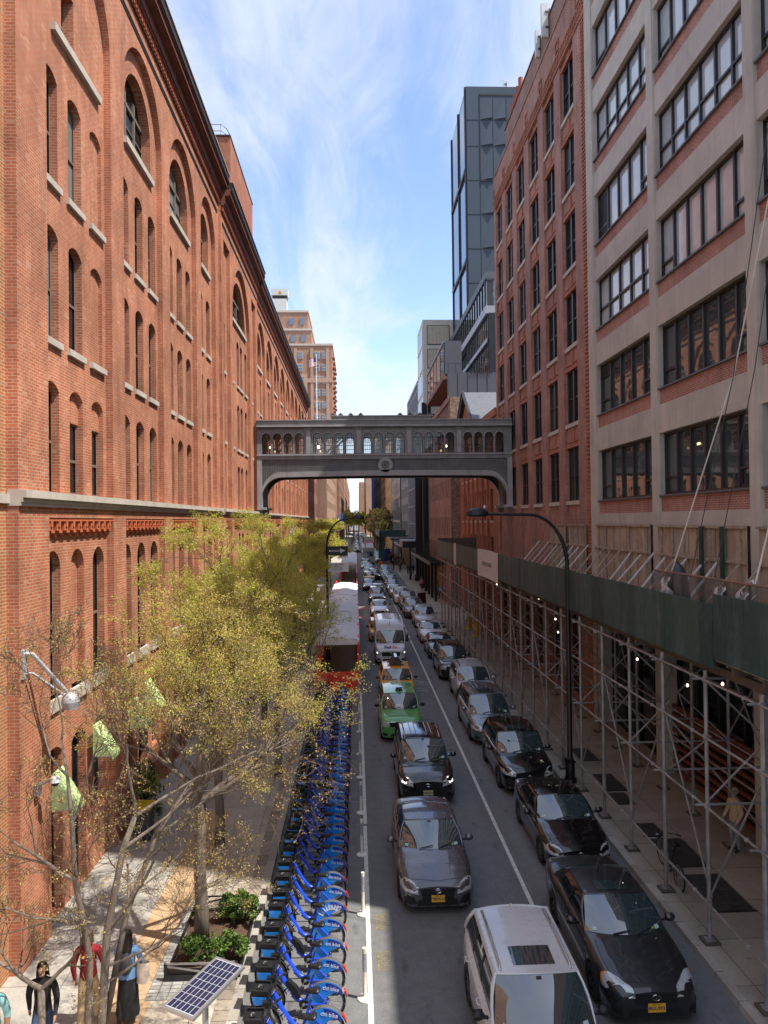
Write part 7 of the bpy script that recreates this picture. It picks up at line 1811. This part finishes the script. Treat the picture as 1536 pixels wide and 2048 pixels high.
# ------------------------------------------------------------ trees
def branchset(base, dirs, seed, levels, L0, r0, ratio=(.66, .82), kids=(2, 4), spread=.55, up=.10, limit=None, gravity=0.):
    """dirs: list of (start, direction, length, radius). returns list of polylines+radii and twig tips"""
    rng = random.Random(seed); out, tips = [], []
    def grow(p, d, L, r, lev):
        n = 5; pts, rs = [Vector(p)], [r]; q = Vector(p); dd = Vector(d).normalized()
        for i in range(n):
            dd = (dd+Vector((rng.gauss(0, .11), rng.gauss(0, .11), rng.gauss(0, .08)+up-gravity*(lev/levels)))).normalized(); q = q+dd*L/n
            if limit:
                res = limit(q, dd)
                if res is None: break
                q, dd = res
            pts.append(q.copy()); rs.append(max(.003, r*(1-(.55 if lev < levels else .75)*(i+1)/n)))
        if len(pts) < 2: return
        out.append((pts, rs, lev)); n = len(pts)-1
        if lev >= levels-1:
            for i in sorted({min(2, n), max(1, n-1), n}): tips.append((pts[i].copy(), lev))
        if lev < levels and n >= 3:
            k = rng.randint(*kids)
            for c in range(k):
                t = rng.randint(2, n) if c else n; s = pts[t]; a = rng.uniform(0, 2*PI); perp = dd.cross(Vector((math.cos(a), math.sin(a), .3))).normalized()
                nd = (dd*1.0+perp*rng.uniform(.5, 1.2)*spread).normalized()
                grow(s, nd, L*rng.uniform(*ratio), max(.004, rs[t]*rng.uniform(.62, .85)), lev+1)
    for (p, d, L, r) in dirs: grow(p, d, L, r, 1)
    return out, tips
def wood(name, root, trunk, branches, bm_='bark_grey', tm='bark_twig', thin=.018):
    b = MB(); 
    for pts, rs in trunk: b.tube(pts, rs, 12)
    o = b.build('trunk', MATS[bm_], root, smooth=True, fix=False)
    b = MB()
    for pts, rs, lev in branches: b.tube(pts, rs, 7 if rs[0] > .03 else (5 if rs[0] > .012 else 3), 0 if rs[0] > thin else 1, caps=False)
    b.build('branches', [MATS[bm_], MATS[tm]], root, smooth=True, fix=False)
def keep_off(q, dd):
    if q.x < -6.55: q.x = -6.55; dd = Vector((abs(dd.x)*.3, dd.y, dd.z)).normalized()
    return q, dd
def envelope(x, y, fork, h, sp, seed):
    def fn(q, dd):
        q, dd = keep_off(q, dd); a = math.atan2(q.y-y, q.x-x); zc = fork-.3+(h-fork)*.5
        bump = 1+.22*math.sin(3*a+seed)+.14*math.sin(5*a+seed*2.1+q.z*1.7)+.10*math.sin(9*a-q.z*2.3+seed)
        if ((q.x-x)**2+(q.y-y)**2)/(sp*bump)**2+((q.z-zc)/((h-fork)*.56*(1+.12*math.sin(4*a+seed))))**2 > 1: return None
        return q, dd
    return fn
def street_tree(x, y, h, fork, spread, seed, label, dens=34, mats=('leaf_green', 'leaf_yellow', 'leaf_olive'), w=(.5, .3, .2), lean=.0, levels=4, size=.075, r=.13, nlimb=7, cl=.32, kids=(2, 4)):
    rt = empty('tree', (x, y, .15), label=label, cat='tree', group='street trees on the left pavement'); rng = random.Random(seed)
    tr = [Vector((x, y, .15)), Vector((x+.02, y, 1.)), Vector((x-.03, y+.03, fork*.6)), Vector((x+lean, y+.02, fork)), Vector((x+lean*1.3, y+.1, fork+(h-fork)*.45)), Vector((x+lean*1.6+.2, y+.1, fork+(h-fork)*.72))]
    trunk = [(tr, [r*1.25, r, r*.9, r*.85, r*.5, r*.2])]; dirs = []
    for i in range(nlimb):
        a = 2*PI*i/nlimb+rng.uniform(-.3, .3); t = rng.uniform(0, 1); s = tr[3].lerp(tr[4], t); e = rng.uniform(.35, .9)+.35*t
        hr = spread*rng.uniform(.75, 1.05)/2.0*(1-.25*t)
        dirs.append((s, Vector((math.cos(a)*math.cos(e), math.sin(a)*math.cos(e), math.sin(e))), hr, r*.55*(1-.3*t)))
    for i in range(3):
        a = rng.uniform(0, 2*PI); dirs.append((tr[5], Vector((math.cos(a)*.5, math.sin(a)*.5, .9)), (h-fork)*.2, r*.22))
    br, tips = branchset(None, dirs, seed, levels, 0, 0, spread=.75, up=.04, kids=kids, limit=envelope(x, y, fork, h+.1, spread, seed))
    wood('tree', rt, trunk, br)
    leaves('crown', [tuple(p) for p, l in tips], [cl]*len(tips), dens, size, mats, rt, seed, .5, .55, list(w))
    return rt
# near bare tree, many stems, cut by the bottom edge
rt = empty('tree', (-4.55, 12.3, .15), label='nearly bare tree with forking grey stems in front of the walking people, lower left', cat='tree', group='street trees on the left pavement')
V = Vector
st = [([(-4.35, 12.25, .15), (-4.22, 12.3, 1.33), (-4.12, 12.3, 2.78), (-3.87, 12.35, 4.07), (-3.70, 12.45, 4.56)], [.085, .072, .064, .05, .042]),
      ([(-4.48, 12.3, .15), (-4.44, 12.3, 1.34), (-4.40, 12.3, 2.31), (-4.63, 12.3, 3.61), (-4.71, 12.4, 4.5), (-4.82, 12.5, 5.24), (-4.95, 12.6, 5.8)], [.08, .056, .052, .044, .036, .026, .018]),
      ([(-5.2, 12.2, .15), (-5.14, 12.2, 1.3), (-5.14, 12.2, 1.93)], [.08, .06, .055]),
      ([(-4.2, 12.4, 1.2), (-3.9, 12.6, 2.9), (-3.45, 12.9, 4.1), (-2.9, 13.1, 4.9)], [.055, .05, .04, .028])]
dirs = [((-5.14, 12.2, 1.93), (-.7, .1, .35), .95, .045), ((-5.14, 12.2, 1.93), (.55, .1, .25), .9, .04), ((-4.63, 12.3, 3.61), (-1., .2, .5), 1.25, .035), ((-4.40, 12.3, 2.4), (-.5, .2, .9), 1.3, .04),
        ((-4.12, 12.3, 2.78), (.8, .3, .9), 1.35, .045), ((-3.87, 12.35, 4.07), (.9, .2, .55), 1.35, .035), ((-3.70, 12.45, 4.56), (.25, .1, 1.), 1.2, .035), ((-3.70, 12.45, 4.56), (.9, .3, .5), 1.2, .035), ((-4.71, 12.4, 4.5), (.5, .2, .8), 1.15, .03),
        ((-4.82, 12.5, 5.24), (-.6, .2, .7), 1.1, .025), ((-2.9, 13.1, 4.9), (.8, .4, .3), 1.25, .028), ((-3.45, 12.9, 4.1), (.7, .6, .1), 1.4, .03), ((-4.95, 12.6, 5.8), (.2, .1, 1), .95, .02), ((-4.2, 12.3, 1.9), (.9, .2, .35), 1.4, .03), ((-4.12, 12.3, 2.2), (.8, -.1, .2), 1.2, .026), ((-4.5, 12.3, 2.9), (-.9, .1, .15), 1.3, .028)]
br, tips = branchset(None, [(V(a), V(b), c, d) for a, b, c, d in dirs], 12, 6, 0, 0, ratio=(.58, .76), kids=(3, 3), spread=.9, up=.035, limit=keep_off)
wood('tree', rt, [([V(p) for p in a], r) for a, r in st], br)
rng = random.Random(4); tp = [tuple(p) for p, l in tips if rng.random() < .12]
leaves('crown', tp, [.10]*len(tp), 9, .028, ['leaf_yellow', 'bud_brown'], rt, 3, .2, .7, [.4, .6])
# second tree in the bed: slender trunk, layered ochre foliage
OC, GR, OL = ('leaf_yellow', 'leaf_green', 'bud_brown'), ('leaf_green', 'leaf_yellow', 'leaf_olive'), ('leaf_green', 'leaf_yellow', 'leaf_olive')
street_tree(-3.48, 16.45, 7.8, 3.0, 3.7, 31, 'slender tree in the soil bed, its layered ochre leaves reaching over the bicycles', dens=24, mats=OC, w=(.62, .22, .16), size=.034, r=.145, nlimb=12, cl=.19, kids=(3, 4))
street_tree(-4.0, 21.5, 9.3, 3.2, 3.7, 44, 'fresh green tree behind the ochre one, second crown from the bottom', dens=26, mats=GR, w=(.50, .36, .14), size=.042, nlimb=11, kids=(3, 4), cl=.21)
street_tree(-2.9, 27.0, 8.6, 3.0, 4.3, 52, 'fresh green tree whose right twigs overhang the rack and lane, third crown', dens=26, mats=GR, w=(.58, .28, .14), size=.046, nlimb=11, kids=(3, 4), cl=.23)
street_tree(-4.2, 33.5, 9.4, 3.4, 3.2, 63, 'yellow green tree before the corbelled band, fourth crown along the left wall', dens=26, mats=GR, w=(.45, .35, .2), size=.055, nlimb=9, kids=(3, 3), cl=.27)
street_tree(-4.2, 41.0, 9.2, 3.4, 2.9, 74, 'tree beside the red dining enclosure, fifth crown along the left wall', dens=26, mats=GR, w=(.5, .3, .2), size=.065, nlimb=9, kids=(3, 3), cl=.34)
street_tree(-4.1, 49.0, 9.0, 3.6, 2.9, 85, 'tree just before the left street lamp', dens=15, mats=GR, w=(.45, .4, .15), size=.08, nlimb=8, cl=.34)
street_tree(-4.0, 58.0, 9.2, 3.6, 3.0, 96, 'tree directly below the left foot of the skybridge', dens=14, mats=OL, w=(.45, .35, .2), size=.09, nlimb=8, cl=.4)
street_tree(-3.8, 69.0, 9.0, 3.6, 3.2, 97, 'darker tree beyond the skybridge beside the third tent roof', dens=14, mats=OL, w=(.4, .3, .3), size=.12, levels=4, cl=.5)
street_tree(-3.4, 82.0, 9.2, 3.6, 3.4, 98, 'olive tree over the crowd of diners beyond the tents', dens=30, mats=OL, w=(.3, .2, .5), size=.15, levels=3, cl=.7)
street_tree(-3.6, 104.0, 9.2, 3.6, 3.6, 99, 'farthest single tree on the left pavement before the beige building', dens=30, mats=OL, w=(.3, .3, .4), size=.18, levels=3, cl=.7)
# far greenery
for nm, x0, x1, y0, y1, z1, mats, w, lab in (('tree', 5.0, 10.5, 215, 330, 13, ('leaf_olive', 'bud_brown', 'bark_twig'), (.4, .3, .3), 'brownish row of far trees on the right side under the bridge'), ('tree', -6.5, 7., 380, 540, 15.5, ('leaf_olive', 'leaf_green', 'leaf_yellow'), (.5, .3, .2), 'pale green far trees closing the end of the street')):
    rt = empty(nm, ((x0+x1)/2, y0, 0), label=lab, cat='trees'); rng = random.Random(x0); cs = []; b = MB()
    for i in range(9):
        y = y0+(y1-y0)*i/8; x = rng.uniform(x0+1, x1-1); b.tube([(x, y, 0), (x, y, z1*.45)], [.3, .15], 6)
        for j in range(46): a = rng.uniform(0, 2*PI); e = rng.uniform(-.5, 1.4); q = rng.uniform(.5, 1); cs.append((x+(x1-x0)*.42*q*math.cos(a)*math.cos(e), y+4*q*math.sin(a)*math.cos(e), z1*.62+z1*.36*q*math.sin(e)))
    b.build('trunk', MATS['bark_brown'], rt); rt['kind'] = 'stuff'
    leaves('crown', cs, [1.3]*len(cs), 26, .75, mats, rt, 7, .1, .8, list(w))
# ------------------------------------------------------------ people
mat('skin', (.45, .25, .17), .6, var=.05); mat('skin_deep', (.22, .11, .07), .6, var=.05)
PC = dict(aqua=(.30, .60, .62), khaki=(.50, .38, .22), black=(.012, .012, .014), denim=(.035, .07, .16), red=(.28, .012, .02), tan=(.55, .40, .22), lightblue=(.16, .32, .60), charcoal=(.04, .04, .045), cream=(.6, .52, .42), white=(.6, .6, .6), green=(.05, .4, .18), pink=(.55, .25, .27), navy=(.02, .03, .08), olive=(.17, .16, .10), grey=(.2, .2, .21), blackshoe=(.01, .01, .01), whiteshoe=(.6, .55, .55), purple=(.09, .05, .18), maroon=(.15, .03, .04))
for k, c in PC.items(): mat('cloth_'+k, c, .85, var=.22, scale=9)
mat('hair_dark', (.018, .012, .010), .55, var=.3, scale=20); mat('hair_brown', (.07, .038, .022), .6, var=.3, scale=20); mat('hair_grey', (.3, .28, .26), .7)
def person(x, y, face, label, top='black', legs='denim', shoes='blackshoe', hair='hair_dark', hairlen=0, stride=.25, armL=0., armR=0., z0=.15, skirt=False, sleeve=1., hgt=1.70, skin='skin', group=None, sit=False, fingers=False, cap=None, bag=None, head_down=0., bend=(0., 0.)):
    """face: heading angle, 0 looks toward -Y (to the viewer), 180 away"""
    k = hgt/1.70; rt = empty('person', (x, y, z0), R(face), label, 'person', group)
    J, Ed, Rd, Mt = [], [], [], []
    def j(p, r, r2=None): J.append(tuple(q*k for q in p)); Rd.append((r*k, (r2 or r)*k)); return len(J)-1
    def e(a, b, m): Ed.append((a, b)); Mt.append((a, b, m))
    T, Lg, Sh, Sk = 0, 1, 2, 3
    hz = .93 if not sit else .48
    pel = j((0, 0, hz), .175, .13); wai = j((0, .01, hz+.16), .165, .125); che = j((0, .0, hz+.34), .19, .135); nk0 = j((0, .01, hz+.47), .13, .09); nk = j((0, -.0, hz+.555), .05); 
    hd0 = j((0, -.02-head_down*.03, hz+.63), .072, .08); hd1 = j((0, -.025-head_down*.06, hz+.70), .080, .092); hd2 = j((0, -.01-head_down*.08, hz+.765), .055, .06)
    nose = j((0, -.115-head_down*.08, hz+.685), .014); chin = j((0, -.085-head_down*.07, hz+.625), .028)
    e(pel, wai, T); e(wai, che, T); e(che, nk0, T); e(nk0, nk, Sk); e(nk, hd0, Sk); e(hd0, hd1, Sk); e(hd1, hd2, Sk); e(hd1, nose, Sk); e(hd0, chin, Sk)
    for s, st, ar, bd in ((-1, stride, armL, bend[0]), (1, -stride, armR, bend[1])):
        if sit:
            h = j((s*.09, -.02, hz-.02), .09); kn = j((s*.12, -.44, hz-.0), .06); an = j((s*.12, -.46, .08), .04); toe = j((s*.12, -.62, .04), .035)
        else:
            h = j((s*.085, 0, hz-.08), .095, .10); kn = j((s*.095, -st*.55-.02, .50), .075); an = j((s*.09, -st*.98+.04, .10), .052); toe = j((s*.10, -st*.98-.12, .045), .04, .03)
        e(pel, h, Lg); e(h, kn, Lg); e(kn, an, Lg); e(an, toe, Sh)
        sh = j((s*.185, .0, hz+.44), .075); el = j((s*.255, .02-ar*.22, hz+.19+abs(ar)*.02), .058); a2 = ar+bd
        wr_ = j((s*(.25-.10*bd), .0-ar*.22-.23*math.sin(min(1.6, a2+.15)), hz+.19-.24*math.cos(min(2.2, a2+.15))), .038)
        hn = j(tuple((J[wr_][q]/k+(J[wr_][q]-J[el][q])/k*.36) for q in range(3)), .036, .02)
        e(nk0, sh, T); e(sh, el, T if sleeve > .3 else T); e(el, wr_, T if sleeve > .7 else Sk); e(wr_, hn, Sk)
        if fingers:
            d = Vector(J[hn])-Vector(J[wr_]); d.normalize(); sd = d.cross(Vector((s, 0, .1))).normalized(); cu = Vector((-s*.35, 0, 0))
            for q in range(4):
                base = Vector(J[hn])/k+sd*(q-1.5)*.019+d*.015; tip = base+d*(.055-.006*abs(q-1.2))+cu*.03; a_ = j(tuple(base), .010); b_ = j(tuple(tip), .008); e(hn, a_, Sk); e(a_, b_, Sk)
            tb = Vector(J[hn])/k-sd*.035-d*.03; tt = tb-sd*.02+d*.045; a_ = j(tuple(tb), .012); b_ = j(tuple(tt), .010); e(hn, a_, Sk); e(a_, b_, Sk)
    me = bpy.data.meshes.new('body'); me.from_pydata(J, Ed, []); o = bpy.data.objects.new('body', me); COL.objects.link(o)
    md = o.modifiers.new('skin', 'SKIN'); md.use_smooth_shade = True; md.branch_smoothing = .5
    if not me.skin_vertices: me.skin_vertices.new() if hasattr(me.skin_vertices, 'new') else None
    for i, sv in enumerate(me.skin_vertices[0].data): sv.radius = Rd[i]; sv.use_root = (i == 0)
    ss = o.modifiers.new('sub', 'SUBSURF'); ss.levels = ss.render_levels = 2 if fingers else 1
    dg = bpy.context.evaluated_depsgraph_get(); dg.update(); me2 = bpy.data.meshes.new_from_object(o.evaluated_get(dg)); bpy.data.objects.remove(o); bpy.data.meshes.remove(me)
    me2.materials.clear()
    for m in (MATS['cloth_'+top], MATS['cloth_'+legs], MATS['cloth_'+shoes], MATS[skin]): me2.materials.append(m)
    segs = [(Vector(J[a]), Vector(J[b])-Vector(J[a]), m, (Rd[a][0]+Rd[b][0])/2) for a, b, m in Mt]
    idx = []
    for p in me2.polygons:
        c = p.center; best = None
        for a, d, m, r_ in segs:
            t = max(0, min(1, (c-a).dot(d)/max(1e-9, d.dot(d)))); q = (c-(a+d*t)).length-r_
            if best is None or q < best[0]: best = (q, m)
        idx.append(best[1])
    me2.polygons.foreach_set('material_index', idx); me2.polygons.foreach_set('use_smooth', [True]*len(me2.polygons))
    b = bpy.data.objects.new('body', me2); COL.objects.link(b); b.parent = rt
    hzk = hz*k
    def loc(p): return tuple(q*k for q in p)
    hy = -head_down*.08
    if fingers or hgt > 1.5:
        f = MB()
        for s in (-1, 1): f.ball(loc((s*.03, -.105+hy, hz+.705)), .012*k, .01*k, .008*k, 6, 4, 1); f.ball(loc((s*.082, 0+hy, hz+.69)), .014*k, .02*k, .03*k, 6, 4, 0)
        f.ball(loc((0, -.105+hy, hz+.645)), .026*k, .01*k, .008*k, 6, 4, 2); f.build('face', [MATS[skin], MATS['hair_dark'], MATS['cloth_maroon']], rt, base=False)
    if cap:
        c = MB(); c.ball(loc((0, -.01+hy, hz+.74)), .096*k, .105*k, .075*k, 14, 8); c.box(-.07*k, .07*k, (-.19+hy)*k, (-.08+hy)*k, (hz+.735)*k, (hz+.75)*k); c.build('cap', MATS['cloth_'+cap], rt, base=False, smooth=40)
    else:
        h = MB(); n = 14
        h.grid(lambda u, v: loc((.092*math.cos(2*PI*u)*math.sin(max(.02, v*PI*.62)), .018+hy+.100*math.sin(2*PI*u)*math.sin(max(.02, v*PI*.62)), hz+.715+.105*math.cos(v*PI*.62))), 16, 6, kfn=lambda i, j_: None if (j_ >= 3 and 9 <= i <= 14) else 0)
        if hairlen > 0: h.grid(lambda u, v: loc((.098*math.cos(PI*u)*(1+.35*v)*(1-.15*v*v), .03+hy+.085*math.sin(PI*u)*(1+.25*v)+.02*v, hz+.72-hairlen*v)), 14, 6)
        h.build('hair', MATS[hair], rt, base=False, smooth=True)
    if skirt:
        s_ = MB(); s_.grid(lambda u, v: loc(((.155+.06*v)*math.cos(2*PI*u)*(1+.04*math.sin(7*2*PI*u)*v), (.125+.09*v)*math.sin(2*PI*u)*(1+.05*math.sin(9*2*PI*u)*v), hz+.08-.83*v)), 28, 8); s_.build('skirt', MATS['cloth_'+legs], rt, base=False, smooth=True)
    if bag == 'backpack':
        g = MB(); g.ball(loc((0, .19, hz+.26)), .15*k, .10*k, .21*k, 12, 10); g.build('backpack', MATS['cloth_black'], rt, base=False, smooth=True)
    if bag == 'pack_tote':
        g = MB(); g.grid(lambda u, v: loc(((.14)*math.cos(2*PI*u)*max(.02, math.sin(PI*v))**.35, .17+.085*math.sin(2*PI*u)*max(.02, math.sin(PI*v))**.35, hz+.05+.42*v)), 18, 10); g.build('backpack', MATS['cloth_charcoal'], rt, base=False, smooth=True)
        g = MB(); g.grid(lambda u, v: loc((-.30+.13*math.cos(2*PI*u)*(.9+.1*math.sin(5*u)), .04+.06*math.sin(2*PI*u), hz-.16+.38*v)), 16, 5); g.tube([loc((-.36, .04, hz+.22)), loc((-.24, .02, hz+.45)), loc((-.2, .05, hz+.22))], .012, 5); g.build('tote_bag', MATS['cloth_cream'], rt, base=False, smooth=True)
        g = MB(); g.grid(lambda u, v: loc((.175*math.cos(2*PI*u), .005+.135*math.sin(2*PI*u), hz-.06+.2*v)), 18, 3); g.build('jacket_hem', MATS['cloth_'+top], rt, base=False, smooth=True)
    return rt
gp = 'people walking on the left pavement'
person(-4.32, 14.0, 178, 'person walking away in a long black skirt and light blue jacket with dark backpack', top='lightblue', legs='black', shoes='whiteshoe', hairlen=.30, hair='hair_dark', skirt=True, stride=.18, armR=.9, armL=.3, bend=(.2, 1.2), bag='pack_tote', fingers=True, hgt=1.68)
person(-5.02, 13.95, 182, 'person walking away in a loose dark red top and tan trousers', top='red', legs='tan', shoes='blackshoe', hairlen=.12, hair='hair_brown', stride=.2, armL=.25, armR=-.15, bend=(.5, .1), fingers=True, hgt=1.74)
person(-5.5, 13.1, 8, 'person in a black jacket and jeans walking toward the viewer, lower left', top='black', legs='denim', shoes='blackshoe', hairlen=.22, hair='hair_dark', stride=.3, armL=-.35, armR=.3, fingers=True, hgt=1.66, head_down=.3)
person(-6.12, 12.55, 5, 'person in an aqua T-shirt, sunglasses and khaki shorts cut by the left edge', top='aqua', legs='khaki', shoes='whiteshoe', hair='hair_brown', stride=.2, sleeve=.5, fingers=True, hgt=1.78, cap='charcoal')
person(10.35, 20.1, -78, 'person in a tan jacket and grey trousers standing in the dark under the scaffold', top='khaki', legs='grey', hair='hair_grey', stride=.02, fingers=True, hgt=1.72, armL=.1, bend=(.5, .3))
gf = 'small people on the far right pavement'
for a in ((8.6, 97.5, 20, 'person in red shorts beside a bicycle on the far right pavement', dict(top='pink', legs='maroon')), (9.6, 99, 170, 'person in dark clothes next to the person in red shorts, by the sign post', dict(top='navy', legs='black')),
          (10.3, 93.6, 90, 'child sized person in pink crouching mid pavement', dict(top='pink', legs='pink', hgt=1.25)), (11.0-.9, 90.6, 60, 'person in a bright green top near the end of the shed', dict(top='green', legs='charcoal')),
          (9.9, 86.5, -60, 'person in pale blue and dark trousers bending beside the one in green', dict(top='lightblue', legs='black', armL=.9, armR=.9)), (7.9, 132, 175, 'dark dressed person walking alone past the marquee corner', dict(top='black', legs='black')),
          (8.9, 127, 10, 'person in black trousers beside two walkers, left one of a trio', dict(top='charcoal', legs='black')), (9.3, 127.6, 0, 'person between two others under the black marquee edge', dict(top='navy', legs='denim')), (9.8, 126.4, 180, 'right one of a trio by the marquee columns', dict(top='black', legs='navy')),
          (7.7, 160, 170, 'walker left of the crowd, beyond the blue cabin', dict(top='black', legs='black')), (9.0, 121, 180, 'walker in grey against the marquee shadow', dict(top='grey', legs='black'))):
    person(a[0], a[1], a[2], a[3], group=gf, hairlen=.1, **a[4])
P0 = [person(8, 165, 0, 'x', top='olive', legs='denim', group='crowd far down the right pavement'), person(8.6, 168, 180, 'x', top='white', legs='black', group='crowd far down the right pavement', hairlen=.2), person(9.2, 170, 150, 'x', top='navy', legs='charcoal', group='crowd far down the right pavement'), person(8.0, 172, 30, 'x', top='maroon', legs='khaki', group='crowd far down the right pavement')]
LB = ['olive and denim', 'white and black', 'navy and charcoal', 'maroon and khaki']
for i, p in enumerate(P0): p['label'] = 'tiny pedestrian in %s within the far crowd under the canopies' % LB[i]
random.seed(13)
for i in range(38):
    q = random.randrange(4); copy_thing(P0[q], (random.uniform(7.3, 10.2), random.uniform(150, 215), .15), random.uniform(0, 6), 'tiny pedestrian in %s within the far crowd under the canopies' % LB[q])
# diners inside the red enclosures
D0 = [person(-1.2, 86, 90, 'x', top='black', legs='charcoal', sit=True, armL=.7, armR=.7, bend=(.5, .5), group='diners in the red enclosure', z0=.05), person(-.4, 86, -90, 'x', top='white', legs='denim', sit=True, armL=.7, armR=.7, bend=(.5, .5), group='diners in the red enclosure', z0=.05, hairlen=.2), person(-.4, 87, -90, 'x', top='maroon', legs='black', sit=True, armL=.6, armR=.8, group='diners in the red enclosure', z0=.05, hair='hair_brown')]
LD = ['black', 'white', 'dark red']
for i, p in enumerate(D0): p['label'] = 'seated diner in %s beyond the white tents' % LD[i]
tb = MB(); tb.lathe([(0, .74), (.36, .74), (.36, .77), (0, .775)], (0, 0, 0), 'z', 14, 0); tb.tube([(0, 0, .03), (0, 0, .74)], .035, 8, 0); tb.lathe([(0, .02), (.24, .02), (.2, .05), (0, .05)], (0, 0, 0), 'z', 12, 0)
t0 = tb.build('table', MATS['table_brown']); tag(t0, 'small round dining table among the seated diners', 'table', 'round tables among the diners'); t0.location = (-.8, 85.5, .0)
y = 85.5; i = 0
while y < 108:
    if i: c = t0.copy(); COL.objects.link(c); c.location = (-.8, y, 0)
    for (dx, f) in ((-.6, 90), (.6, -90)):
        q = random.randrange(3)
        if i == 0 and dx < 0: D0[0].location = (-1.4, y, .05)
        elif i == 0: D0[1].location = (-.2, y, .05); D0[1].rotation_euler.z = R(-90)
        elif i == 1 and dx < 0: D0[2].location = (-1.4, y, .05); D0[2].rotation_euler.z = R(90)
        else: copy_thing(D0[q], (-.8+dx, y+random.uniform(-.1, .1), .05), R(f+random.uniform(-15, 15)), 'seated diner in %s beyond the white tents' % LD[q])
    y += 1.5; i += 1
# chair-like stools under the diners
y = 85.5; s0 = None
while y < 108:
    for dx in (-.6, .6):
        if s0 is None:
            b = MB(); b.box(-.2, .2, -.2, .2, .42, .46)
            for u in (-.17, .17):
                for v in (-.17, .17): b.box(u-.015, u+.015, v-.015, v+.015, 0, .42)
            b.box(-.2, .2, .17, .2, .46, .85); s0 = b.build('chair', MATS['table_brown']); s0.location = (-.8+dx, y, .0); s0.rotation_euler.z = R(90); tag(s0, 'dark dining chair under a seated diner beyond the tents', 'chair', 'chairs of the diners')
        else: c = s0.copy(); COL.objects.link(c); c.location = (-.8+dx, y, 0); c.rotation_euler.z = R(90 if dx < 0 else -90)
    y += 1.5
def cleanup():
    for m in list(bpy.data.meshes):
        if m.users == 0: bpy.data.meshes.remove(m)
cleanup()
